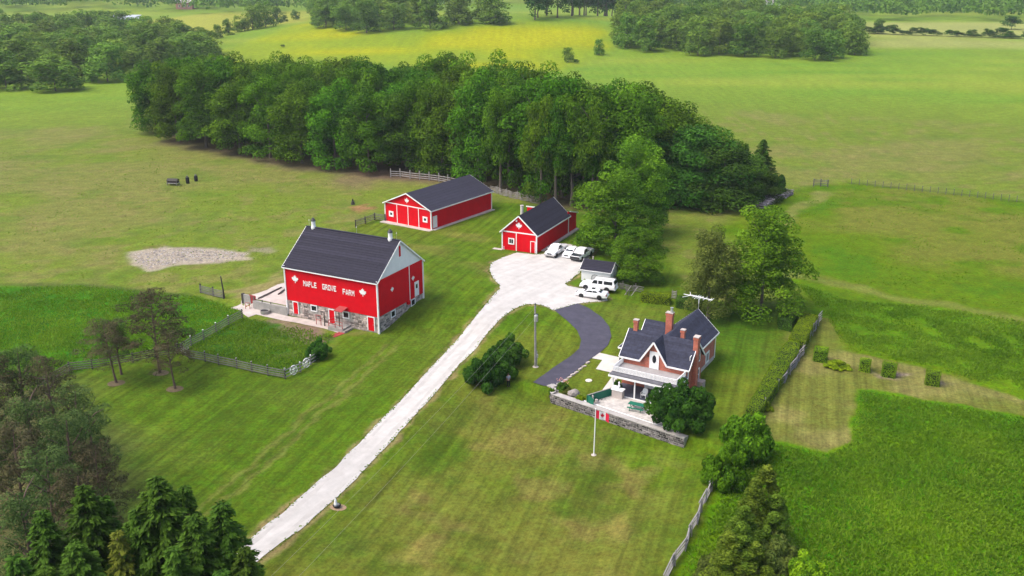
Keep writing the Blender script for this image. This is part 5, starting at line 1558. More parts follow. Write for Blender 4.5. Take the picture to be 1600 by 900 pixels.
    mb = MB(); mb.beam(e0, e1, .08, .08); mb.beam(e0 + Z * .1 + ax * .8, e1 + Z * .1 - ax * 1.2, .05, .05); mb.tube((0, 0, zt - .2), (0, 0, zt - .9), .07, .05, 6); mb.build('boom', M_WHITE, a)
    for f, ln in ((.24, 1.15), (.38, .6), (.46, .8), (.53, .7), (.62, .6), (.75, .75), (.92, .55), (.98, .6)):
        c = e0.lerp(e1, f); mb = MB()
        if f < .3: mb.beam(c, c + px * ln - ax * .6, .05, .05); mb.beam(c, c - px * ln - ax * .6, .05, .05)
        else: mb.beam(c - px * ln, c + px * ln, .04, .04)
        mb.build('element', M_WHITE, a)
house()

# ------------------------------------------------------------------ terrace, retaining wall, walks
def terrace():
    F = FH
    W3 = lambda a, d: np.array([*(WALL_L + we * a + wn_ * d), 0.0])
    path = [W3(-.2, -2.6), W3(-.95, -2.0), W3(-1.15, -1.2), W3(-.8, -.3), W3(0, .28), W3(WLEN * .33, .28), W3(WLEN * .66, .28), W3(WLEN, .28)]
    t = thing('retaining_wall', 'low grey field stone wall curving round the terrace lawn', 'wall', path[4], 0)
    off = Vector(path[4])
    core, cop, st = MB(), MB(), MB()
    for a, b in zip(path[:-1], path[1:]):
        a, b = Vector(a) - off, Vector(b) - off
        d = (b - a).normalized(); n = Vector((d.y, -d.x, 0))
        if n.y > .75: n = -n
        lo = -1.4
        core.plate([a + Z * lo, b + Z * lo, b + Z * .1, a + Z * .1], -n * .95)
        cop.plate([a - d * .03 + n * .06 + Z * .1, b + d * .03 + n * .06 + Z * .1, b + d * .03 + n * .06 + Z * .2, a - d * .03 + n * .06 + Z * .2], -n * .7)
        stones(st, a, d, Z, n, (b - a).length, (lo, .08), (lo, .08), .24, .42, depth=.07)
    core.build('wall_core', M_MORTAR, t)
    o = st.build('stone', mat('dark_field_stone', (.12, .108, .108), .9, .4, 3, .4, 9, tint=.8), t); o['kind'] = 'stuff'
    cop.build('coping', mat('coping_concrete', (.37, .35, .33), .9, .25, 1.5, .25, dirt=.3, dcol=(.2, .18, .16)), t)
    # patio pavers
    g0, g1 = FH.l(P(918, 629)), FH.l(P(965, 618))
    pl = np.array([FH.l(W3(WLEN * .22, -.75)), FH.l(W3(WLEN * .93, -.75)), (9.4, -4.2), (8.6, -3.56), (1.95, -3.56), (.6, -3.3), (g0[0], g0[1])])
    pt = thing('patio', 'pale paved patio in front of the porch', 'patio', F.w(0, 0), F.rz)
    bedm = MB(); bedm.prism([tuple(p) for p in pl], -.5, .045); bedm.build('patio_bed', M_MORTAR, pt)
    mb = MB()
    for i in range(-4, 24):
        for j in range(-26, -4):
            x, y = i * .52 + (j % 2) * .26, j * .40
            if poly_sd(np.array([x + .25]), np.array([y + .19]), pl)[0] < -.22:
                h = .062 + random.uniform(0, .012); mb.box(x + .012, x + .508, y + .01, y + .39, .02, h, random.random())
    o = mb.build('paver', M_PAVER, pt); o['kind'] = 'stuff'
    mb = MB(); a, b = Vector((*pl[0], .06)), Vector((*pl[1], .06)); mb.beam(a, b, .16, .14); mb.build('white_edging', M_WHITE, pt)
    # green board fence and pedestal
    a, b = FH.w(g0[0] + .05, g0[1] - .1), FH.w(.62, -3.45)
    gf = thing('board_fence', 'low green board fence between lawn and patio', 'fence', a, math.atan2((b - a)[1], (b - a)[0]))
    L = float(np.linalg.norm(b - a)); n = int(L / .3)
    for k in range(n):
        mb = MB(); mb.box(k * L / n + .006, (k + 1) * L / n - .006, -.03, .03, .02, 1.0 + random.uniform(-.006, .006)); mb.build('board', M_GREENP, gf)
    mb = MB(); mb.beam((0, 0, 1.04), (L, 0, 1.04), .12, .06); mb.build('top_rail', M_PALEW, gf)
    for x in (0, L * .5, L - .05): mb = MB(); mb.box(x - .05, x + .05, .03, .13, -.3, 1.02); mb.build('post', M_GREENP, gf)
    mb = MB(); mb.plate([(0.02, -.05, .02), (0.02, -.05, 1.0), (.06, -1.0, .9), (.06, -1.0, .02)], (.05, 0, 0)); mb.build('return_board', M_GREENP, gf)
    pd = thing('white_pedestal', 'white masonry block with slab caps at the porch corner', 'pillar', F.w(1.25, -3.95), F.rz)
    mb = MB(); mb.box(-.62, .68, -.35, .4, -.3, 1.05); mb.build('block', M_CONC, pd)
    mb = MB(); mb.box(-.72, .78, -.42, .42, 1.05, 1.17); mb.box(-.72, .1, -.1, .42, 1.17, 1.32); mb.build('cap', M_WHITE, pd)
    mb = MB(); mb.lathe([(.1, 1.32), (.16, 1.4), (.08, 1.7), (.13, 1.85), (.05, 2.0)], 8, (.05, .2, 0)); mb.build('urn', M_WHITE, pd)
    # picnic table
    q = FH.l(P(995, 641)); tb = thing('picnic_table', 'green wooden picnic table on the patio', 'table', F.w(q[0], q[1], .07), F.rz + .05)
    for k in range(5):
        mb = MB(); mb.box(-.95, .95, -.4 + k * .16, -.26 + k * .16, .70, .75); mb.build('top_board', M_GREENP, tb)
    for y in (-.78, .54):
        for k in range(2): mb = MB(); mb.box(-.95, .95, y + k * .13, y + .115 + k * .13, .40, .45); mb.build('bench_board', M_GREENP, tb)
    for x in (-.65, .65):
        for sg in (-1, 1): mb = MB(); mb.beam((x + .02 * sg, sg * .7, 0), (x + .02 * sg, -sg * .02 + sg * .25, .70), .05, .1); mb.build('leg', M_GREENP, tb)
        mb = MB(); mb.beam((x + .06, -.8, .36), (x + .06, .8, .36), .04, .09); mb.build('crossbar', M_GREENP, tb)
    # chairs on the porch
    def armchair(lab, x, y, rz, wide=.6):
        c = thing('garden_chair', lab, 'chair', F.w(x, y, .12), F.rz + rz)
        w = wide / 2
        mb = MB(); mb.box(-w, w, -.28, .28, .38, .44); mb.build('seat', M_PLAST, c)
        mb = MB()
        pts = [(-w, .26, .44), (w, .26, .44), (w, .36, .85), (w * .7, .40, 1.0), (0, .42, 1.06), (-w * .7, .40, 1.0), (-w, .36, .85)]
        mb.plate(pts, (0, .04, 0)); mb.build('backrest', M_PLAST, c)
        for sx in (-1, 1):
            mb = MB(); mb.beam((sx * w, -.28, .64), (sx * w, .34, .66), .07, .04); mb.beam((sx * w, -.25, .44), (sx * w, -.25, .64), .05, .05); mb.build('arm', M_PLAST, c)
            for sy in (-.25, .25): mb = MB(); mb.beam((sx * (w - .03), sy, 0), (sx * (w - .03), sy, .38), .05, .05); mb.build('leg', M_PLAST, c)
    armchair('white plastic armchair with rounded back alone on the porch', 4.0, -2.6, 0, .62)
    armchair('wide white garden chair with footstool on the porch', 5.6, -2.2, -.15, .95)
    fs = thing('footstool', 'low white footstool in front of the wide porch chair', 'footstool', F.w(5.35, -3.0, .12), F.rz - .15)
    mb = MB(); mb.box(-.4, .4, -.28, .28, .34, .4); mb.build('seat', M_PLAST, fs)
    for sx in (-.35, .35):
        for sy in (-.24, .24): mb = MB(); mb.beam((sx, sy, 0), (sx, sy, .34), .05, .05); mb.build('leg', M_PLAST, fs)
    # ornaments, rocks and bed plants
    for lab, u, v, h, w_ in (('slim grey statue against the green fence end', 926, 629, .95, .16), ('squat grey stone pot beside the slim statue', 932, 630, .5, .26)):
        q = P(u, v); s_ = thing('garden_statue', lab, 'statue', (q[0], q[1], .06), 0)
        mb = MB(); mb.lathe([(w_, 0), (w_ * 1.1, .08), (w_ * .7, .12), (w_ * .9, h * .4), (w_ * .6, h * .72), (w_ * .75, h * .85), (w_ * .2, h)], 9); mb.build('figure', M_ROCK, s_)
    def rock(name, lab, x, y, r, h, m=M_ROCK):
        bm = bmesh.new(); bmesh.ops.create_icosphere(bm, subdivisions=2, radius=1)
        for v in bm.verts:
            k = 1 + .28 * (float(vnoise(v.co.x * 3 + x, v.co.y * 3 + v.co.z * 2, 1.1, 4)) - .5) * 2
            v.co = Vector((v.co.x * r * k, v.co.y * r * .8 * k, v.co.z * h * k + h * .45))
        me = bpy.data.meshes.new(name); bm.to_mesh(me); bm.free(); me.materials.append(m)
        o = link(name, me, None, (x, y, float(T(x, y)) - .05)); return meta(o, lab, 'rock')
    q = P(897.5, 619); rock('boulder', 'pale angular boulder in the flower bed behind the wall', q[0], q[1] + .2, .75, .6)
    q = P(904.5, 618); rock('boulder', 'small pale stone right of the boulder', q[0], q[1], .3, .25)
    for lab, u, v, h, w_, m in (('dark leafy rose bush with pink blooms inside the wall curve', 880, 609, .95, .8, V_SHRUB[0]), ('reddish low bush next to the boulder', 888, 615, .75, .7, V_SHRUBO[0]), ('bright low shrub at the green fence end', 906, 624, .6, .65, V_SHRUBH[0]),
                                ('pale green plant outside the wall curve', 862, 617, .9, .45, V_SHRUBM[0])):
        q = P(u, v); tree('shrub', lab, q[0], q[1], h, w_, m, None, 1, 1, 'plant')
    q = P(880, 606); fl = MB()
    for k in range(34):
        a, r_ = random.uniform(0, 6.3), random.uniform(.1, .8); c = (q[0] + r_ * math.cos(a), q[1] + r_ * math.sin(a) * .7 + .1, .55 + random.uniform(0, .5))
        fl.lathe([(.02, -.05), (.07, 0), (.03, .05)], 5, c)
    o = fl.build('rose_blooms', mat('pink_petal', (.55, .25, .22), .8), None); o['kind'] = 'stuff'
    q = FH.w(.2, -1.8)
    tree('shrub', 'dark shrub under the left end of the porch', q[0], q[1], 1.2, .6, V_SHRUBM[0], None, 1, 1, 'bush')
    for lab, u, v in (('round white lid set in the lawn by the terrace', 920, 595), ('round white lid set in the concrete walk', 956, 570)):
        q = P(u, v); c = thing('manhole_lid', lab, 'lid', (q[0], q[1], float(T(q[0], q[1])) + .05), 0)
        mb = MB(); mb.lathe([(.42, -.12), (.42, .03), (.38, .06)], 14); mb.build('disc', mat('pale_lid', (.62, .58, .5), .8, .15), c)
    sheet('walkway', PP((921, 559.5), (934, 551), (969, 559), (957, 583), (931, 577), (941, 563)), M_PATH, .05, .6, 0)
    sheet('garden_walk', PP((941, 610), (957, 588), (965, 588), (962, 606), (950, 610)), M_PATH, .04, .6, 0)
    # stone edging of asphalt
    k = thing('stone_edging', 'row of pale edging stones along the right side of the asphalt', 'edging', P(905, 577), 0)
    b0 = np.array(k.location)
    for i, (u, v) in enumerate(((876, 598), (882, 594), (888, 589.5), (893, 586), (899, 582), (905, 577), (911, 572.5), (917, 567))):
        q = P(u, v) - b0 + np.array([.12, -.12, 0]); mb = MB(); h = random.uniform(.12, .2); mb.box(-.3, .3, -.13, .13, -.1, h); mb.build('stone', M_CONC, k, loc=q, rot=(0, 0, .75 + random.uniform(-.15, .15)))
terrace()
# ------------------------------------------------------------------ hedges
def hedge_cloud(name, top, h, m=L_HEDGE, dens=170, size=.125, zb=None, rnd=.08):
    """clipped hedge: leaves over top and sides of the prism below the polygon top (world, 2d)"""
    A = np.array([p[:2] for p in top]); c0 = A.mean(0); B = A - c0
    g0 = float(np.mean([T(p[0], p[1]) for p in A])) if zb is None else zb
    pos, nr = [], []
    n = len(A); area = abs(0.5 * sum(B[i, 0] * B[(i + 1) % n, 1] - B[(i + 1) % n, 0] * B[i, 1] for i in range(n)))
    k = int(area * dens) + 10
    lo, hi = B.min(0), B.max(0); p = rng.uniform(lo, hi, (k * 4, 2)); p = p[poly_sd(p[:, 0], p[:, 1], B) < 0][:k]
    edge = -poly_sd(p[:, 0], p[:, 1], B)
    wz = h - .18 * np.exp(-edge / .12) + (fbm(p[:, 0] + c0[0], p[:, 1] + c0[1], .9, 5, 2) - .5) * .22
    pos.append(np.stack([p[:, 0], p[:, 1], wz], 1)); nr.append(np.stack([0 * edge, 0 * edge, 1 + 0 * edge], 1) + rng.normal(size=(len(p), 3)) * .33)
    sgn = 1 if sum(B[i, 0] * B[(i + 1) % n, 1] - B[(i + 1) % n, 0] * B[i, 1] for i in range(n)) > 0 else -1
    for i in range(n):
        a, b = B[i], B[(i + 1) % n]; d = b - a; L = np.linalg.norm(d); nm = np.array([d[1], -d[0]]) / L * sgn
        q = int(L * h * dens * .8) + 4; s, z = rng.random(q), rng.random(q) * h
        o = (fbm(s * L + i * 7, z, .8, 9, 2) - .5) * .2 + rng.normal(size=q) * .03
        pos.append(np.stack([a[0] + d[0] * s + nm[0] * o, a[1] + d[1] * s + nm[1] * o, z], 1))
        nr.append(np.stack([nm[0] + 0 * s, nm[1] + 0 * s, .25 + 0 * s], 1) + rng.normal(size=(q, 3)) * .35)
    pos, nr = np.concatenate(pos), np.concatenate(nr)
    t = np.clip(fbm(pos[:, 0] * 1.0 + c0[0], pos[:, 1] + pos[:, 2], 1.1, 3, 2) * .7 + rng.normal(size=len(pos)) * .18 + .1, 0, 1)
    me = quad_cloud('foliage', pos, nr, size * rng.uniform(.6, 1.3, len(pos)), m, .8, t)
    core = MB(); C = [tuple(q * (1 - .16 / max(np.linalg.norm(q), .3))) for q in B]
    core.prism(C, -.1, h - .16)
    return c0, g0, me, core

M_CORE = mat('hedge_inside', (.016, .03, .008), 1.0, .3)
def hedge(label, pts, h, group=None, m=L_HEDGE, **k):
    c0, g0, me, core = hedge_cloud('hedge', pts, h, m, **k)
    t = thing('hedge', label, 'hedge', (c0[0], c0[1], g0), 0, group)
    link('foliage', me, t); core.build('branches', M_CORE, t)
    return t

def hedges():
    Z1 = lambda h, *px: [PZ(u, v, h) for u, v in px]
    hedge('clipped hedge block at the upper end of the long row', Z1(1.7, (1232, 526), (1258, 533), (1278.5, 491), (1254, 487)), 1.7)
    hedge('long clipped hedge running beside the split rail fence', Z1(1.5, (1165.5, 637), (1185, 643), (1211, 605), (1247, 548), (1250, 536), (1246, 532), (1234, 529.5), (1213, 552), (1209, 562)), 1.5)
    hedge('dark hedge stub under the large bright tree', Z1(1.5, (1216, 488), (1217, 498), (1238, 503), (1248, 490)), 1.5, m=L_DARK)
    hedge('low hedge right of the rail fence behind the house', Z1(1.3, (1002, 455), (1001.5, 459.5), (1047, 465), (1049, 458)), 1.35)
    hedge('darker low hedge below the sparse olive tree', Z1(1.2, (1058, 461), (1056, 469), (1090, 476), (1100, 472), (1086, 463)), 1.25, m=L_DARK)
    for lab, u, v, w, h in (('cube hedge nearest the long hedge, by a low mound', 1284, 566.5, 1.62, 1.7), ('smallest cube hedge, second in the row on the strip', 1353, 582, 1.25, 1.55), ('third cube hedge on the mown strip', 1391.5, 590.6, 1.6, 1.65), ('last cube hedge at the far right of the row', 1460, 603.6, 1.6, 1.65)):
        q = P(u, v); c = np.array([q[0], q[1] + w * .45]); e = np.array([.9, -.43]) * w / 2; f = np.array([.43, .9]) * w / 2
        hedge(lab, [c - e - f, c + e - f, c + e + f, c - e + f], h, 'clipped cube hedges on the mown strip', dens=190, size=.11)
hedges()

# ------------------------------------------------------------------ fences
def rodmesh(w, h, m, name):
    mb = MB(); mb.box(0, 1, -w / 2, w / 2, -h / 2, h / 2); return mb.mesh(name, m)
RAILS = {}
def rail_between(parent, a, b, w, h, m, name='rail'):
    key = (w, h, m.name)
    if key not in RAILS: RAILS[key] = rodmesh(w, h, m, name)
    a, b = Vector(a), Vector(b)
    o = link(name, RAILS[key], parent, a)
    o.rotation_mode = 'QUATERNION'; d = b - a
    o.rotation_quaternion = d.to_track_quat('X', 'Z'); o.scale = (d.length, 1, 1)
    return o
POSTS = {}
def post_at(parent, p, h, r, m, square=False, cap=None):
    key = (round(h, 2), r, m.name, square, bool(cap))
    if key not in POSTS:
        mb = MB()
        if square: mb.box(-r, r, -r, r, -.3, h)
        else: mb.tube((0, 0, -.3), (0, 0, h), r * 1.1, r, 7)
        cm = None
        if cap: c = MB(); c.lathe([(r * 1.15, h), (r * 1.15, h + .05), (r * .6, h + .09)], 7); cm = c.mesh('post_cap', cap)
        POSTS[key] = (mb.mesh('post', m), cm)
    me, cm = POSTS[key]
    o = link('post', me, parent, p)
    if cm: link('post_cap', cm, o)
    return o

def fence(label, px, h, rails, mp, mr, r=.09, rw=.06, rh=.12, extra=.12, jit=.02, cap=None, div=1, sag=0.0, name='rail_fence'):
    pts = PP(*px)
    if div > 1:
        q = []
        for a, b in zip(pts[:-1], pts[1:]):
            for k in range(div):
                c = a + (b - a) * k / div; c[2] = float(T(c[0], c[1])); q.append(c)
        pts = q + [pts[-1]]
    t = thing(name, label, 'fence', pts[0], 0)
    O = pts[0]
    for p in pts: post_at(t, p - O, h + extra, r, mp, cap=cap)
    for a, b in zip(pts[:-1], pts[1:]):
        d = (b - a) / np.linalg.norm(b - a)
        for z in rails:
            j1, j2 = random.uniform(-jit, jit), random.uniform(-jit, jit)
            n = np.array([d[1], -d[0], 0]) * (r + rw / 2)
            rail_between(t, a - O - d * .06 + n + np.array([0, 0, z + j1]), b - O + d * .06 + n + np.array([0, 0, z + j2 - sag * random.random()]), rw, rh, mr)
    return t

def split_rail(label, px, h, mr, n=6, name='split_rail_fence', off=.09, div=3):
    """stacked split rails in a shallow zigzag"""
    base = PP(*px); pts = []
    for a, b in zip(base[:-1], base[1:]):
        for k in range(div):
            pts.append(a + (b - a) * k / div)
    pts.append(base[-1])
    t = thing(name, label, 'fence', pts[0], 0); O = pts[0]; q = []
    for i, p in enumerate(pts):
        d = pts[min(i + 1, len(pts) - 1)] - pts[max(i - 1, 0)]; d /= np.linalg.norm(d); p = p + np.array([-d[1], d[0], 0]) * off * (1 if i % 2 else -1); p[2] = float(T(p[0], p[1])); q.append(p)
    for i, (a, b) in enumerate(zip(q[:-1], q[1:])):
        d = (b - a) / np.linalg.norm(b - a)
        for k in range(n):
            z = .1 + h * (k + (.5 if i % 2 else 0)) / n
            rail_between(t, a - O - d * .3 + np.array([random.uniform(-.06, .06), random.uniform(-.06, .06), z]), b - O + d * .35 + np.array([random.uniform(-.06, .06), random.uniform(-.06, .06), z + random.uniform(-.05, .05)]), .09, .08, mr)
    for i in range(1, len(q) - 1, 2): post_at(t, q[i] - O + np.array([.18, 0, 0]), h + .3, .055, mr)
    return t

def fences():
    fence('dark curving rail fence under the leaning pines', ((60, 606), (81, 597.6), (109, 581), (144.6, 577), (208, 566), (243, 559), (278, 553.5)), 1.25, (.3, .6, .9, 1.2), M_DARKW, mat('brown_grey_rail', (.15, .13, .115), .9, .3), div=1)
    fence('grey board fence along the far side of the corral up to the barn yard', ((278, 553), (299, 540.7), (318.5, 531), (338, 519.6), (357.5, 508), (378.6, 497)), 1.3, (.3, .6, .9, 1.22), M_GREYW, M_GREYW, cap=M_WHITE)
    fence('dark posted board fence along the near side of the corral', ((285, 553.5), (296, 560), (321, 565), (342, 570), (370.5, 576), (394, 581.5), (419, 587), (446, 592)), 1.3, (.3, .58, .88, 1.18), M_DARKW, M_GREYW, cap=M_PALEW)
    fence('short corral fence section carrying two white wheels', ((446, 592), (469.5, 581.4), (486, 570), (505, 557)), 1.2, (.3, .75, 1.18), M_GREYW, M_PALEW, cap=M_WHITE)
    for i, (u, v) in enumerate(((458.5, 585), (478.5, 573.5))):
        q = P(u, v); d = P(479, 577) - P(447, 592); rz = math.atan2(d[1], d[0])
        w = thing('wagon_wheel', ('white spoked wagon wheel at the corner of the corral fence', 'white spoked wagon wheel beside the dark corral bush')[i], 'wheel', (q[0] + .1, q[1] - .12, q[2] + .64), rz, 'white wagon wheels on the corral fence')
        w.rotation_euler = (R(-8), 0, rz)
        mb = MB(); mb.ring((0, 0, 0), (0, 1, 0), .58, .05, 24, 6); mb.build('rim', M_WHITE, w)
        mb = MB(); mb.tube((0, -.12, 0), (0, .1, 0), .13, .13, 9); mb.build('hub', M_WHITE, w)
        for k in range(10):
            a = k * math.pi / 5; mb = MB(); mb.beam((math.cos(a) * .1, 0, math.sin(a) * .1), (math.cos(a) * .56, 0, math.sin(a) * .56), .045, .045); mb.build('spoke', M_WHITE, w)
    fence('dark fence running from the long shed towards the barn', ((556, 355), (571, 349.5), (585.7, 343.8), (602, 346)), 1.35, (.35, .7, 1.05, 1.3), M_DARKW, M_GREYW, r=.12)
    fence('pale three rail fence in front of the wood left of the long shed', ((610.7, 276.7), (625.5, 277), (641, 279), (655.8, 280.7), (670.7, 282), (686, 284), (700, 286.5), (714, 289)), 1.55, (.45, .9, 1.4), M_PALEW, M_PALEW, r=.13, rw=.1, rh=.16, extra=.5)
    split_rail('tumbled pale rail fence under the maples between the sheds', ((768, 300), (790, 307), (815, 313), (839, 318)), 1.5, M_PALEW, 5)
    fence('grey wooden gate panel standing alone left of the barn yard', ((314, 457.5), (333.5, 462.5), (350, 466.5)), 1.35, (.2, .45, .7, .95, 1.2), M_DARKW, M_GREYW, r=.12)
    q = P(351, 466.3); zt = zat(q[0], q[1], 432) - q[2]
    t = thing('gate_pole', 'tall leaning dark pole at the end of the lone gate panel', 'pole', q, 0)
    mb = MB(); mb.tube((0, 0, -.3), (-.25, 0, zt), .13, .09, 8); mb.build('pole', M_DARKW, t)
    mb = MB(); mb.tube((-.25, 0, zt), (-.25, 0, zt + .1), .11, .06, 8); mb.build('pole_top', M_GREYW, t)
    split_rail('split rail fence of grey rails beside the long clipped hedge', ((1183, 656), (1203, 627), (1225, 598), (1241, 574.5), (1254, 555), (1257, 546)), 1.3, M_PALEW, 4, div=2)
    split_rail('short split rail fence beside the upper hedge block', ((1264, 533), (1273, 517), (1282, 501)), 1.5, M_PALEW, 4, div=2)
    split_rail('long pale split rail fence running out of the bottom edge', ((1036, 912), (1069, 859), (1088, 818), (1101, 784), (1120, 753.5)), 1.25, M_PALEW, 4, div=2)
    split_rail('jumbled grey rail fence with crossed poles behind the big white wagon', ((962, 451), (980, 454), (1002, 457.5)), 1.0, M_GREYW, 4, div=2)
    fence('small weathered gate at the gap between the low hedges', ((1050, 466), (1056.5, 467)), 1.25, (.15, .4, .65, .9, 1.15), M_GREYW, M_PALEW, r=.06)
    px = [(1330 + 12.3 * k, 288 + 1.32 * k) for k in range(23)]
    fence('thin post and wire fence across the far right field', px, 1.35, (.4, .8, 1.15), M_GREYW, M_GREYW, r=.06, rw=.02, rh=.02)
    fence('weathered far gate near the firewood stack', ((1271, 291), (1282, 291.4), (1293, 292.2)), 1.6, (.4, .8, 1.2, 1.5), M_GREYW, M_GREYW, r=.12)
    # crossed poles
    a, b = P(972, 462), P(992, 456)
    for i, (p, q) in enumerate((((976, 461), (986, 455)), ((986, 462.5), (996, 457)))):
        a, b = P(*p), P(*q); t = thing('fence_pole', ('grey pole leaning against the jumbled rail fence', 'second grey pole leaning across that jumbled rail fence')[i], 'pole', a, 0)
        mb = MB(); d = Vector(b - a); d.z = .9; mb.tube((0, 0, 0), d, .06, .05, 6); mb.build('pole', M_PALEW, t)
        mb = MB(); mb.tube((0.3 * (1 - i * 2), .2, -.1), (0.3 * (1 - i * 2), .2, .9), .07, .07, 6); mb.build('prop', M_GREYW, t)
fences()

# ------------------------------------------------------------------ vehicles
def loft(mb, st, capped=True):
    """st: list of (x, half profile [(y, z)...] bottom to top centre)"""
    n = len(st[0][1]); rows = []
    for x, pr in st:
        row = [(x, y, z) for y, z in pr] + [(x, -y, z) for y, z in reversed(pr[:-1])]
        rows.append(row)
    m = len(rows[0]); vs = [p for r_ in rows for p in r_]; fs = []
    for i in range(len(rows) - 1):
        for k in range(m - 1):
            fs.append((i * m + k, i * m + k + 1, (i + 1) * m + k + 1, (i + 1) * m + k))
        fs.append((i * m + m - 1, i * m, (i + 1) * m, (i + 1) * m + m - 1))
    if capped:
        fs.append(tuple(range(m))); fs.append(tuple(range(len(vs) - 1, len(vs) - m - 1, -1)))
    mb.add(vs, fs)

WHEEL = {}
def wheel(parent, x, y, r, w, m=M_CHROME):
    key = (r, w, m.name)
    if key not in WHEEL:
        a, b = MB(), MB()
        prof = [(r * .62, -w / 2), (r * .93, -w / 2), (r, -w * .3), (r, w * .3), (r * .93, w / 2), (r * .62, w / 2)]
        a.lathe(prof, 18)
        b.lathe([(r * .62, -w * .42), (r * .62, w * .42), (r * .5, w * .46), (r * .2, w * .40), (r * .12, w * .5)], 12)
        rot = Matrix.Rotation(math.pi / 2, 4, 'X')
        me1, me2 = a.mesh('wheel', M_BLACK, True), b.mesh('rim', m)
        me1.transform(rot); me2.transform(rot)
        WHEEL[key] = (me1, me2)
    o = link('wheel', WHEEL[key][0], parent, (x, y, r), (0, 0, 0 if y < 0 else math.pi))
    link('rim', WHEEL[key][1], o)

def car(name, label, kind, fw, rw, group, hoodm=None):
    """fw, rw: pixels where the visible left wheels touch the ground"""
    a, b = P(*fw), P(*rw)
    h = (a - b)[:2]; h /= np.linalg.norm(h); left = np.array([-h[1], h[0]])
    wb = {'sedan': 2.8, 'coupe': 2.6, 'pickup': 3.6, 'wagon': 3.35}[kind]
    tr = {'sedan': .77, 'coupe': .75, 'pickup': .84, 'wagon': .84}[kind]
    mid = (a + b)[:2] / 2 - left * (tr + .1)
    t = thing(name, label, 'car' if kind in ('sedan', 'coupe') else ('pickup truck' if kind == 'pickup' else 'car'), (mid[0], mid[1], float(T(mid[0], mid[1])) + .05), math.atan2(h[1], h[0]), group)
    hw = tr + .12
    def prof(zb, zs, zt, k=1.0): return [(hw * .86 * k, zb), (hw * k, zb + .16), (hw * k, zs), (hw * .9 * k, zt), (0, zt + .03)]
    mb = MB()
    if kind in ('sedan', 'coupe'):
        r = .33; F_, B_ = wb / 2 + .92, -wb / 2 - 1.05
        loft(mb, [(B_, prof(.38, .62, .72, .86)), (B_ + .12, prof(.25, .82, .95, .95)), (B_ + .9, prof(.2, .86, 1.0)), (-.9, prof(.2, .86, 1.0)), (.9, prof(.2, .83, .96)), (F_ - .75, prof(.2, .74, .84)), (F_ - .15, prof(.24, .62, .70, .94)), (F_, prof(.32, .5, .55, .82))])
        g = [(B_ + .75, .97, .99), (-.85, .97, 1.40), (.25, .97, 1.41), (1.15, .94, .96)]
        tops = (.76, .80)
    elif kind == 'wagon':
        r = .37; F_, B_ = wb / 2 + .95, -wb / 2 - 1.25
        loft(mb, [(B_, prof(.42, .95, 1.05, .94)), (B_ + .12, prof(.36, 1.0, 1.12, .99)), (-.9, prof(.32, 1.02, 1.14)), (1.0, prof(.32, 1.0, 1.12)), (F_ - .6, prof(.34, .95, 1.06)), (F_ - .08, prof(.36, .85, .95, .95)), (F_, prof(.42, .7, .78, .9))])
        g = [(B_ + .02, 1.1, 1.13), (B_ + .32, 1.1, 1.82), (.35, 1.1, 1.84), (1.1, 1.08, 1.11)]
        tops = (.82, .86)
    else:
        r = .40; F_, B_ = wb / 2 + .95, -wb / 2 - 1.2
        loft(mb, [(-.75, prof(.42, 1.05, 1.16)), (.9, prof(.42, 1.05, 1.17)), (1.25, prof(.42, 1.03, 1.15)), (F_ - .5, prof(.42, 1.0, 1.10)), (F_ - .06, prof(.44, .92, 1.02, .96)), (F_, prof(.5, .8, .88, .93))])
        g = [(-.78, 1.12, 1.15), (-.62, 1.12, 1.83), (.55, 1.12, 1.85), (1.3, 1.12, 1.15)]
        tops = (.80, .84)
    body = mb.build('body', M_CARW, t, True)
    try:
        body.data.polygons.foreach_set('use_smooth', [False] * len(body.data.polygons))
    except Exception: pass
    bev = body.modifiers.new('bevel', 'BEVEL'); bev.width = .05; bev.segments = 2; bev.limit_method = 'ANGLE'
    gb = MB()
    def gp(zb, zt, k=1.0):
        return [(hw * .93, zb - .03), (hw * (.93 - .16 * min(1, (zt - zb) / .7)), zt - .04), (hw * .66, zt), (0, zt + .03)]
    loft(gb, [(x, gp(zb, zt)) for x, zb, zt in g])
    cab = gb.build('cabin', M_CARW, t)
    bev = cab.modifiers.new('bevel', 'BEVEL'); bev.width = .04; bev.segments = 2; bev.limit_method = 'ANGLE'
    # glass
    def wy(z, zb, zt): return hw * (.93 - .16 * min(1, (zt - zb) / .7) * np.clip((z - zb) / (zt - zb - .04), 0, 1)) + .012
    def pane(nm, pts):
        m_ = MB(); c = sum((Vector(p) for p in pts), Vector()) / 4; nrm = (Vector(pts[1]) - Vector(pts[0])).cross(Vector(pts[2]) - Vector(pts[0])).normalized()
        if nrm.dot(c - Vector((0, 0, .6))) < 0: nrm = -nrm
        m_.plate([Vector(p) + nrm * .004 for p in pts], nrm * .014); return m_.build(nm, M_GLASS, t)
    x0, x1, x2, x3 = [q[0] for q in g]; zb, zt = g[1][1], g[1][2]
    w0, w1 = hw * .80, hw * .60
    pane('windscreen', [(x3 - .10, -w0, zb + .09), (x3 - .10, w0, zb + .09), (x2 + .10, w1, zt - .09), (x2 + .10, -w1, zt - .09)])
    pane('rear_window', [(x0 + .10 * (x1 - x0 > .4) + .03, -w0, zb + .14), (x0 + .10 * (x1 - x0 > .4) + .03, w0, zb + .14), (x1 - .08, w1, zt - .09), (x1 - .08, -w1, zt - .09)] if x1 - x0 > .4 else
         [(x0 + .035, -w0, zb + .16), (x0 + .035, w0, zb + .16), (x1 - .05, w1, zt - .1), (x1 - .05, -w1, zt - .1)])
    zl, zh = zb + .09, zt - .13
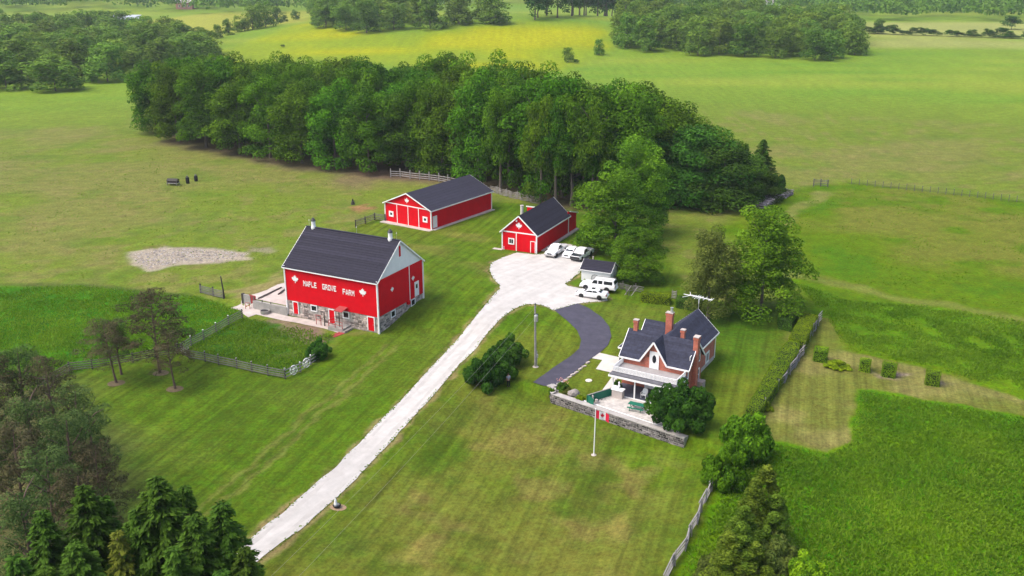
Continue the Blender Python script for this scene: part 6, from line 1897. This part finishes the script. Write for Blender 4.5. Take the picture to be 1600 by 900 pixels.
    if kind in ('sedan', 'coupe'): spans = [(x0 + .62, -.33, .25), (-.25, x3 - .38, 0)] if kind == 'sedan' else [(x0 + .6, x3 - .4, .2)]
    elif kind == 'wagon': spans = [(x0 + .42, x0 + 1.75, 0), (x0 + 1.98, x0 + 2.62, 0), (x0 + 2.78, x3 - .3, 0)]
    else: spans = [(-.5, .1, 0), (.2, x3 - .3, 0)]
    for i, (a_, b_, sl2) in enumerate(spans):
        up0 = a_ + (sl2 if i == 0 else 0); up1 = b_ - (.42 if i == len(spans) - 1 else 0)
        for sg in (-1, 1):
            pane('side_window', [(a_, sg * wy(zl, zb, zt), zl), (b_, sg * wy(zl, zb, zt), zl), (up1, sg * wy(zh, zb, zt), zh), (up0, sg * wy(zh, zb, zt), zh)])
    # bed of a pickup
    if kind == 'pickup':
        m_ = MB(); m_.box(B_, -.76, -hw, hw, .45, .62); m_.box(B_ + .06, -.78, hw - .09, hw, .62, 1.14); m_.box(B_ + .06, -.78, -hw, -hw + .09, .62, 1.14); m_.box(-.86, -.765, -hw + .1, hw - .1, .62, 1.13)
        m_.build('truck_bed', M_CARW, t); m_ = MB(); m_.box(B_, B_ + .058, -hw + .01, hw - .01, .6, 1.12); m_.build('tailgate', M_CARW, t)
        m_ = MB(); m_.box(B_ + .07, -.87, -hw + .1, hw - .1, .625, .65); m_.build('bed_liner', M_BLACK, t)
    for x in (wb / 2, -wb / 2):
        for sg in (-1, 1):
            wheel(t, x, sg * (hw - .08), r, .22)
            m_ = MB(); m_.tube((x, sg * (hw - .25), r + .03), (x, sg * (hw + .008), r + .03), r * 1.16, r * 1.16, 18); m_.build('wheel_arch', M_BLACK, t)
    zf = {'sedan': .58, 'coupe': .58, 'wagon': .78, 'pickup': .86}[kind]; zr = {'sedan': .74, 'coupe': .74, 'wagon': .95, 'pickup': .9}[kind]
    for sg in (-1, 1):
        m_ = MB(); m_.box(F_ - .16, F_ + .015, sg * hw * .62 - .16, sg * hw * .62 + .16, zf - .08, zf + .09); m_.build('headlight', M_LAMPW, t)
        m_ = MB(); m_.box(B_ - .015, B_ + .12, sg * hw * .8 - .1, sg * hw * .8 + .1, zr - .14, zr + .12); m_.build('tail_light', M_LAMPR, t)
        m_ = MB(); m_.box(x3 - .45, x3 - .3, sg * (hw + .1) - .09, sg * (hw + .1) + .09, zb + .03, zb + .2); m_.build('wing_mirror', M_CARW if not hoodm else M_CARB, t)
    m_ = MB(); m_.box(F_ - .02, F_ + .03, -hw * .42, hw * .42, zf - .12, zf + .1); m_.build('grille', M_DKMET, t)
    bm_ = M_CHROME if kind == 'pickup' else M_CARW
    m_ = MB(); m_.box(F_ - .1, F_ + .08, -hw * .92, hw * .92, zf - .38, zf - .16); m_.build('bumper', M_DKMET if hoodm else bm_, t)
    m_ = MB(); m_.box(B_ - .08, B_ + .08, -hw * .92, hw * .92, .38, .58); m_.build('bumper', bm_, t)
    if hoodm:
        m_ = MB(); x_a, x_b = 1.42, F_ - .12
        m_.plate([(x_a, -hw * .93, 1.19), (x_a, hw * .93, 1.19), (x_b, hw * .9, 1.065), (x_b, -hw * .9, 1.065)], (0, 0, .03)); m_.build('bonnet', hoodm, t)
        m_ = MB(); m_.box(F_ + .01, F_ + .04, -hw * .9, hw * .9, .62, 1.0); m_.build('front_panel', hoodm, t)
    if kind == 'wagon':
        m_ = MB()
        for sg in (-1, 1): m_.beam((x1 + .2, sg * .6, zt + .07), (x2 - .2, sg * .6, zt + .07), .04, .05)
        o = m_.build('roof_rail', M_GREYW, t)
    if kind == 'sedan':
        m_ = MB(); m_.box(-.55, .0, -.36, .36, zt + .025, zt + .04); m_.build('sunroof', M_GLASS, t)
    return t
car('parked_pickup', 'white pickup parked closest to the red garage wall', 'pickup', (868.5, 403.5), (884, 394.5), 'white vehicles parked beside the garage')
car('parked_car', 'low white car squeezed between the two pickups', 'coupe', (893, 404.3), (906, 396.5), 'white vehicles parked beside the garage')
car('parked_pickup', 'white pickup with a black bonnet beside the white shed', 'pickup', (908.5, 409.5), (924.5, 400.5), 'white vehicles parked beside the garage', M_CARB)
car('parked_wagon', 'large white station wagon in front of the white shed', 'wagon', (915, 452), (947.5, 458.3), 'white vehicles parked at the gravel edge')
car('parked_car', 'white saloon car nearest the asphalt, below the large wagon', 'sedan', (909.5, 465), (934.5, 470), 'white vehicles parked at the gravel edge')

# ------------------------------------------------------------------ poles, wires, flag
def poles():
    q = P(836.8, 573); zt = zat(q[0], q[1], 477) - q[2]
    t = thing('utility_pole', 'grey wooden utility pole with a transformer can beside the asphalt', 'pole', q, 0)
    mb = MB(); mb.tube((0, 0, -.4), (-.12, 0, zt), .17, .11, 10); mb.build('pole', M_PALEW, t)
    mb = MB(); mb.lathe([(.06, -.5), (.24, -.45), (.25, .3), (.18, .42), (.05, .45)], 12, (.0, -.34, zt - 1.55)); mb.build('transformer', M_METAL, t)
    mb = MB(); mb.box(-.3, .3, -.24, -.1, zt - 1.2, zt - 1.06); mb.box(-.3, .3, -.24, -.1, zt - 1.85, zt - 1.72); mb.build('bracket', M_DKMET, t)
    mb = MB(); mb.lathe([(.05, 0), (.09, .06), (.05, .12), (.09, .18), (.04, .3)], 8, (-.12, 0, zt)); mb.build('insulator', M_DKMET, t)
    mb = MB(); mb.tube((.16, -.05, 0), (.16, -.05, 2.2), .05, .05, 6); mb.box(.08, .3, -.2, -.02, 1.3, 1.75); mb.build('meter_box', M_METAL, t)
    mb = MB(); mb.lathe([(.42, -.12), (.38, .03), (.2, .06)], 12); mb.build('concrete_collar', M_CONC, t)
    for i, (dz, lab) in enumerate(((-.2, 'upper overhead wire running from the pole to the lower left'), (-1.6, 'lower overhead wire running from the pole to the lower left'))):
        a = np.array([q[0] - .1, q[1] - .1, q[2] + zt + dz])
        e = PZ(330 if i == 0 else 380, 990, 8.6 + dz)
        w = thing('overhead_wire', lab, 'wire', a, 0, 'overhead wires from the pole')
        mb = MB(); N = 16; prev = None
        for k in range(N + 1):
            f = k / N; p = Vector((e - a) * f); p.z -= 2.4 * f * (1 - f)
            if prev is not None: mb.tube(prev, p, .010, .010, 4, False)
            prev = p
        mb.build('cable', M_PALEW, w)
        mb = MB(); mb.tube((0, 0, 0), (.1, .08, 0), .05, .05, 6); mb.build('clamp', M_METAL, w)
    q = P(927.8, 711); zt = zat(q[0], q[1], 640) - q[2]
    t = thing('flagpole', 'slim white flagpole on the front lawn with a red and white flag', 'flagpole', q, 0)
    mb = MB(); mb.tube((0, 0, -.3), (.05, 0, zt), .065, .045, 8); mb.build('pole', M_WHITE, t)
    mb = MB(); mb.lathe([(.02, 0), (.07, .05), (.07, .1), (.01, .16)], 8, (.05, 0, zt)); mb.build('finial', M_WHITE, t)
    mb = MB(); mb.lathe([(.28, -.1), (.28, .05), (.12, .1)], 10); mb.build('base', M_CONC, t)
    # flag: three cloth panels, waving and drooping
    Lf, Hf = 1.55, .9
    def cl(s, r): return Vector((.1 + s * Lf * .86, -.16 * math.sin(s * 7.5) * s - .1 * s, zt - .08 - r * Hf - .62 * s ** 1.4 * Lf * .45 + .03 * math.sin(s * 9 + r * 2)))
    def panel(s0, s1, nm, m):
        mb = MB(); n, k = 8, 6
        for side in (0, 1):
            vs = [cl(s0 + (s1 - s0) * i / n, j / k) + Vector((0, .006 * side, 0)) for i in range(n + 1) for j in range(k + 1)]
            fs = [(i * (k + 1) + j, (i + 1) * (k + 1) + j, (i + 1) * (k + 1) + j + 1, i * (k + 1) + j + 1) for i in range(n) for j in range(k)]
            mb.add(vs, fs)
        return mb.build(nm, m, f_)
    mb = MB(); n, k = 10, 6
    vs = [cl(.25 + .5 * i / n, j / k) for i in range(n + 1) for j in range(k + 1)]
    mb.add(vs, [(i * (k + 1) + j, (i + 1) * (k + 1) + j, (i + 1) * (k + 1) + j + 1, i * (k + 1) + j + 1) for i in range(n) for j in range(k)])
    f_ = mb.build('flag', M_FLAGW, t)
    panel(0, .25, 'red_band', M_FLAGR); panel(.75, 1, 'red_band', M_FLAGR)
    mb = MB(); pts = LEAF + [(-x, y) for x, y in reversed(LEAF[1:])]
    for off in (-.014, .014):
        p3 = []
        for x, y in pts:
            c = cl(.5 + x * .19, .5 - y * .40); c.y += off; p3.append(c)
        c0 = cl(.5, .5); c0.y += off
        mb.add([c0] + p3, [(0, i + 1, (i + 1) % len(p3) + 1) for i in range(len(p3))])
    mb.build('maple_leaf', M_FLAGR, f_)
poles()

# ------------------------------------------------------------------ yard and pasture pieces
def yard():
    sheet('upper_concrete_pad', PP((392, 461.5), (403, 458.5), (418, 453), (433, 445), (449, 441)) + [np.array([*(BARN_A + be * .05 + bn * .7)]), np.array([*(BARN_A - be * 6.6 + bn * .7)])], M_CONC, .05, .7, .12)
    sheet('concrete_yard', PP((360, 481.5), (378, 468), (388, 466), (404, 474)) + [np.array([*(BARN_A - be * 6.2 - bn * .35)]), np.array([*(BARN_A + be * .1 - bn * .35)])] + PP((467, 497), (530, 508), (531, 521), (505, 513), (470, 506), (440, 500.5), (400, 491.5), (388, 496), (380, 491), (376, 485)), M_CONC, .045, .7, .12)
    b = BARN_A - be * 6.4 - bn * .28
    t = thing('concrete_wall', 'low stained concrete wall left of the barn', 'wall', (b[0], b[1], 0), math.atan2(be[1], be[0]))
    mb = MB(); mb.box(0, 6.35, -.02, .45, -.3, 1.28); mb.build('wall_slab', M_CONCG, t)
    for x in (.05, 1.6, 3.2): mb = MB(); mb.box(x, x + .12, .1, .22, 1.28, 1.28 + (.6 if x < 1 else .3)); mb.build('stub_post', M_GREYW, t)
    q = b + be * 2.9 - bn * .8
    t = thing('water_trough', 'round concrete water trough against the low wall', 'trough', (q[0], q[1], .05), 0)
    mb = MB(); mb.lathe([(.62, 0), (.7, .5), (.6, .5), (.55, .3)], 14); mb.build('tub', M_CONCG, t)
    mb = MB(); mb.lathe([(.57, .38), (.57, .40)], 14); mb.build('water', M_GLASS, t)
    a, c = P(382, 472), P(390.5, 472.5)
    t = thing('concrete_block', 'upright grey concrete slab wall at the yard entrance', 'block', a, math.atan2((c - a)[1], (c - a)[0]))
    mb = MB(); mb.box(0, 1.3, -.15, .15, -.2, 1.25); mb.build('slab', M_CONCG, t); mb = MB(); mb.box(-.35, 0, -.2, .2, -.2, 1.35); mb.build('end_pillar', M_DARKW, t)
    t = thing('yard_gate', 'faded red slatted gate beside the grey concrete slab', 'gate', P(390.5, 474), math.atan2((c - a)[1], (c - a)[0]) - .1)
    for k in range(7): mb = MB(); mb.box(k * .19, k * .19 + .15, -.03, .03, .05, 1.4); mb.build('slat', M_DKRED, t)
    mb = MB(); mb.box(0, 1.32, .03, .07, 1.15, 1.28); mb.box(0, 1.32, .03, .07, .2, .32); mb.build('gate_bar', M_DKRED, t)
    t = thing('hoop_rail', 'small red pipe rail in front of the red yard gate', 'rail', P(384, 483), .2)
    mb = MB(); mb.tube((0, 0, 0), (0, 0, 1.0), .04, .04, 6); mb.tube((.6, -.1, 0), (.6, -.1, 1.0), .04, .04, 6); mb.build('post', M_DKRED, t)
    [MB().tube((0, 0, zq), (.6, -.1, zq), .04, .04, 6).build('bar', M_DKRED, t) for zq in (.98, .5)]
    for i, (p, q) in enumerate((((404, 467.5), (440, 450)), ((435, 461), (447, 452)))):
        a, c = P(*p), P(*q); t = thing('drain_beam', ('long dark timber lying on the pale concrete pad', 'short dark timber lying on the pad near the barn')[i], 'timber', a + np.array([0, 0, .06]), 0)
        d = Vector(c - a); mb = MB(); mb.beam((0, 0, .07), d + Vector((0, 0, .07)), .22, .14); mb.build('timber', M_DARKW, t)
        mb = MB(); mb.beam((.3, .25, .04), d * .4 + Vector((.3, .25, .04)), .1, .08); mb.build('side_strip', M_GREYW, t)
    t = thing('brick_step', 'reddish brick path edge in front of the stoop', 'path', P(527, 523), .9)
    for i in range(6):
        for j in range(4): mb = MB(); mb.box(-.9 + i * .3, -.62 + i * .3, -.5 + j * .25, -.27 + j * .25, -.1, .05 + random.uniform(0, .03)); mb.build('brick', M_DKRED, t)
    # stony bare patch
    g = MB(); A = np.array([p[:2] for p in PP((203, 397), (255, 388), (330, 390), (390, 394), (385, 404), (330, 410), (270, 413), (235, 421), (207, 410))])
    lo, hi = A.min(0), A.max(0); c = 0
    while c < 900:
        p = rng.uniform(lo, hi)
        if poly_sd(p[:1], p[1:], A)[0] < random.uniform(-1.5, .1):
            r = random.uniform(.05, .2) if random.random() < .93 else random.uniform(.2, .4); z = float(T(p[0], p[1]))
            g.add([(p[0] + r, p[1], z), (p[0] - r * .4, p[1] + r * .8, z), (p[0] - r * .6, p[1] - r * .7, z), (p[0] + r * .1, p[1], z + r * .8), ], [(0, 1, 3), (1, 2, 3), (2, 0, 3)], random.random()); c += 1
    o = g.build('scattered_stones', M_ROCK); o['kind'] = 'stuff'
    # feeder and two barrels in the pasture
    q = P(271, 289); t = thing('hay_feeder', 'dark low hay feeder standing in the far pasture', 'feeder', q, -.15)
    mb = MB(); mb.box(-1.25, 1.25, -.7, .7, .45, .6); mb.build('tray', M_PALEW, t)
    mb = MB(); mb.plate([(-1.25, -.75, 1.0), (1.25, -.75, 1.0), (1.25, .0, 1.45), (-1.25, .0, 1.45)], (0, 0, .06)); mb.plate([(-1.25, .75, 1.0), (1.25, .75, 1.0), (1.25, .0, 1.45), (-1.25, .0, 1.45)], (0, 0, .06)); mb.build('roof', M_DARKW, t)
    mb = MB(); mb.box(-1.2, 1.2, -.5, .5, .6, 1.0); mb.build('hay_rack', mat('dark_brown_board', (.06, .035, .035), .9, .3), t)
    for x in (-1.1, 1.1):
        for y in (-.6, .6): mb = MB(); mb.box(x - .06, x + .06, y - .06, y + .06, -.1, 1.05); mb.build('leg', M_GREYW, t)
    for i, (u, v, h) in enumerate(((293.5, 286.5, 1.75), (306.5, 283, 1.55))):
        q = P(u, v); t = thing('mineral_barrel', ('black barrel on end nearer the hay feeder', 'black barrel on end, farther from the hay feeder')[i], 'barrel', q, 0, 'black barrels by the hay feeder')
        mb = MB(); mb.lathe([(.36, -.05), (.4, .2), (.42, h * .5), (.4, h * .75), (.36, h * .8)], 12); mb.build('drum', M_BLACK, t)
        mb = MB(); mb.lathe([(.2, h * .8), (.22, h), (.05, h + .06)], 10); mb.build('spout', M_GREYW, t)
    q = P(551.5, 319.5); t = thing('salt_stand', 'small dark stump with a knob on the bare pasture patch', 'stump', q, 0)
    mb = MB(); mb.lathe([(.45, -.1), (.38, .3), (.3, .7)], 9); mb.build('stump', M_DARKW, t); mb = MB(); mb.lathe([(.12, .7), (.2, .9), (.08, 1.2)], 8); mb.build('knob', M_BLACK, t)
    q = P(916.5, 320); t = thing('white_post', 'short white post standing among the trunks behind the garage', 'post', q, 0)
    mb = MB(); mb.box(-.25, .25, -.2, .2, -.2, 1.2); mb.build('post', M_PALEW, t); mb = MB(); mb.box(-.18, .18, -.15, .15, 1.2, 1.75); mb.build('top', M_WHITE, t)
    # stacked firewood
    a, c = P(1189, 326), P(1237, 303); d = (c - a)[:2]; L = float(np.linalg.norm(d)); rz = math.atan2(d[1], d[0])
    t = thing('firewood_stack', 'long grey stack of split firewood at the right end of the wood', 'woodpile', a, rz)
    log = MB(); log.tube((0, -.5, 0), (0, .5, 0), .13, .13, 6); lm = [log.mesh('log', M_WOODP)]
    for k in range(4):
        l2 = MB(); l2.tube((0, -.5, 0), (0, .5, 0), .12 + k * .02, .11 + k * .02, 5, True, k / 3); lm.append(l2.mesh('log', M_WOODP))
    n = 0; stf = MB()
    for row in range(3):
        yy = row * 1.15
        for k in range(int(L / .42)):
            for z in range(4):
                p = (k * .42 + random.uniform(-.05, .05) + (z % 2) * .2, yy + random.uniform(-.2, .2), .14 + z * .27 + random.uniform(-.03, .05))
                if n < 300 and (z == 3 or row == 0):
                    link('log', random.choice(lm), t, p, (random.uniform(-.15, .15), random.uniform(0, 1), random.uniform(-.35, .35))); n += 1
                else: stf.tube((p[0], p[1] - .5, p[2]), (p[0], p[1] + .5, p[2]), .13, .13, 5, True, random.random())
    o = stf.build('stacked_logs', M_WOODP, t); o['kind'] = 'stuff'
    # ornament by the drive
    q = P(526.5, 792.5); t = thing('garden_fountain', 'white pointed ornament standing in a dark round tub beside the drive', 'ornament', q, 0)
    mb = MB(); mb.lathe([(.25, 0), (.34, .1), (.40, .26), (.33, .26), (.28, .18)], 16); mb.build('tub', M_BLACK, t)
    mb = MB(); mb.lathe([(.16, .18), (.19, .35), (.13, .6), (.12, .75), (.05, .95), (.01, 1.02)], 10, (-.1, 0, 0)); mb.build('figure', M_WHITE, t)
    mb = MB(); mb.lathe([(.09, .2), (.11, .3), (.03, .42)], 8, (.15, .05, 0)); mb.build('stone_ball', M_ROCK, t)
    sheet('soil_ring', [np.array([q[0] + .15 + .8 * math.cos(k * .5236), q[1] - .05 + .6 * math.sin(k * .5236)]) for k in range(12)], mat('dry_soil', (.30, .21, .13), .95, .3, 3, .4), .03, .3, .05)
    for i, (u, v) in enumerate(((183, 599), (252, 583), (274, 608))):
        p = P(u, v); sheet('soil_ring', [np.array([p[0] + 1.1 * math.cos(k * .5236), p[1] + .9 * math.sin(k * .5236)]) for k in range(12)], mat('needle_litter', (.13, .10, .055), .95, .35, 2, .4), .03, .5, .35)
    # far buildings
    def far_building(lab, u, v, w, d, h, rh, rz, wall, roof):
        p = P(u, v); t = thing('far_building', lab, 'building', p, rz)
        mb = MB(); mb.box(-w / 2, w / 2, -d / 2, d / 2, -2, h); mb.build('wall', wall, t)
        mb = MB(); slab(mb, (-w / 2 - .6, -d / 2 - .6, h), (w / 2 + .6, -d / 2 - .6, h), (w / 2 + .6, 0, h + rh), (-w / 2 - .6, 0, h + rh), .2, 2); slab(mb, (w / 2 + .6, d / 2 + .6, h), (-w / 2 - .6, d / 2 + .6, h), (-w / 2 - .6, 0, h + rh), (w / 2 + .6, 0, h + rh), .2, 2)
        for x in (-w / 2 + .05, w / 2 - .05): mb.add([(x, -d / 2, h), (x, d / 2, h), (x, 0, h + rh)], [(0, 1, 2)])
        mb.build('roof', roof, t)
        for k in (-.28, .05, .3):
            f = window(t, (k * w, -d / 2 - .02, h * .5), X, -Y, w * .1, h * .3, fw=.25)
        return t
    far_building('long far barn with a pale blue grey roof at the upper left', 200, 38, 20, 12, 4, 3, .12, mat('far_pale_wall', (.5, .52, .55), .7), mat('far_blue_roof', (.42, .46, .52), .5))
    far_building('reddish far house half hidden by trees at the top left', 292, 14, 16, 12, 6, 4, -.1, mat('far_red_wall', (.4, .2, .17), .8), mat('far_grey_roof', (.4, .36, .36), .7))
    far_building('small pale far house at the top right', 1205, 12, 14, 10, 5, 3, .2, mat('far_white_wall', (.65, .65, .66), .8), mat('far_grey_roof', (.4, .36, .36), .7))
yard()

# ------------------------------------------------------------------ person
def skin(name, verts, edges, radii, m, parent, sub=2):
    me = bpy.data.meshes.new(name); me.from_pydata(verts, edges, []); me.materials.append(m)
    o = link(name, me, parent)
    md = o.modifiers.new('skin', 'SKIN'); md.use_smooth_shade = True
    for v, r_ in zip(me.skin_vertices[0].data, radii): v.radius = (r_, r_) if not isinstance(r_, tuple) else r_
    me.skin_vertices[0].data[0].use_root = True
    s = o.modifiers.new('sub', 'SUBSURF'); s.levels = s.render_levels = sub
    return o
def person():
    q = P(794.3, 604.5)
    t = thing('person', 'person in grey shirt and dark trousers standing beside the dark bushes', 'person', q, R(200))
    V = [(0, 0, .95), (0, 0, 1.15), (0, .01, 1.38), (0, .01, 1.5), (0, -.01, 1.60), (0, -.005, 1.72),
         (.09, 0, .88), (.10, -.01, .50), (.10, .02, .08), (.10, -.14, .03), (-.09, 0, .88), (-.11, .03, .50), (-.12, .08, .08), (-.12, -.08, .03),
         (.18, .01, 1.42), (.24, .04, 1.15), (.24, -.06, .92), (.235, -.09, .84), (-.18, .01, 1.42), (-.25, .03, 1.15), (-.22, -.10, .93), (-.21, -.14, .86)]
    E_ = [(0, 1), (1, 2), (2, 3), (3, 4), (4, 5), (0, 6), (6, 7), (7, 8), (8, 9), (0, 10), (10, 11), (11, 12), (12, 13), (2, 14), (14, 15), (15, 16), (16, 17), (2, 18), (18, 19), (19, 20), (20, 21)]
    Rr = [.14, .13, .15, .055, .085, .07, .085, .058, .04, .035, .085, .058, .04, .035, .06, .043, .032, .03, .06, .043, .032, .03]
    skinm = mat('skin', (.45, .26, .19), .6, .05)
    body = skin('body', V, E_, Rr, skinm, t)
    for sx, hv in ((1, V[17]), (-1, V[21])):
        for k in range(5):
            a = Vector(hv) + Vector((sx * .008 * 0, -.02 + k * .012 - .02, -.03)); b = a + Vector((0, -.012, -.075 + .008 * abs(k - 2))) if k else a + Vector((0, -.05, -.035))
            mb = MB(); mb.tube(a, b, .009, .007, 5); mb.build('finger', skinm, t)
    sv = [(0, 0, .93), (0, 0, 1.15), (0, .01, 1.39), (0, .01, 1.47), (.18, .01, 1.42), (.24, .04, 1.17), (-.18, .01, 1.42), (-.25, .03, 1.17)]
    skin('shirt', sv, [(0, 1), (1, 2), (2, 3), (2, 4), (4, 5), (2, 6), (6, 7)], [.165, .15, .17, .075, .078, .06, .078, .06], mat('grey_lilac_cloth', (.33, .33, .42), .9, .1), t)
    tv = [(0, 0, .97), (.09, 0, .86), (.10, -.01, .50), (.10, .02, .1), (-.09, 0, .86), (-.11, .03, .50), (-.12, .08, .1)]
    skin('trousers', tv, [(0, 1), (1, 2), (2, 3), (0, 4), (4, 5), (5, 6)], [.15, .105, .075, .06, .105, .075, .06], mat('dark_navy_cloth', (.012, .012, .02), .9, .1), t)
    mb = MB(); mb.lathe([(.085, .0), (.1, .05), (.09, .11), (.04, .14)], 10, (0, .012, 1.655)); mb.build('hair', mat('brown_hair', (.06, .04, .03), .9), t)
    for sx in (-.032, .032): mb = MB(); mb.lathe([(.004, -.008), (.011, 0), (.004, .008)], 6, (sx, -.093, 1.67)); mb.build('eye', M_BLACK, t)
    mb = MB(); mb.plate([(-.012, -.09, 1.62), (.012, -.09, 1.62), (0, -.085, 1.665)], (0, -.025, 0)); mb.build('nose', skinm, t)
    mb = MB(); mb.box(-.025, .025, -.094, -.086, 1.595, 1.603); mb.build('mouth', mat('lip', (.3, .1, .09), .6), t)
    for x, y in ((.10, -.06), (-.12, .0)): mb = MB(); mb.box(x - .045, x + .045, y - .14, y + .12, 0, .08); mb.build('shoe', M_BLACK, t)
person()
# ------------------------------------------------------------------ haze
def haze():
    m, nt, n, l = nodes('thin_haze')
    out = n.new('ShaderNodeOutputMaterial'); v = n.new('ShaderNodeVolumePrincipled')
    v.inputs['Color'].default_value = (.86, .93, 1.0, 1); v.inputs['Density'].default_value = 0.00012; v.inputs['Anisotropy'].default_value = 0.2
    l.new(v.outputs[0], out.inputs['Volume'])
    g = bpy.data.objects['ground'].data
    lo = min(c.co.z for c in g.vertices) - 1.0; hi = max(max(c.co.z for c in g.vertices), CAM_H) + 25
    mb = MB(); mb.box(-7000, 7000, -3500, 8000, lo, hi); o = mb.build('haze', m); o['kind'] = 'stuff'
haze()
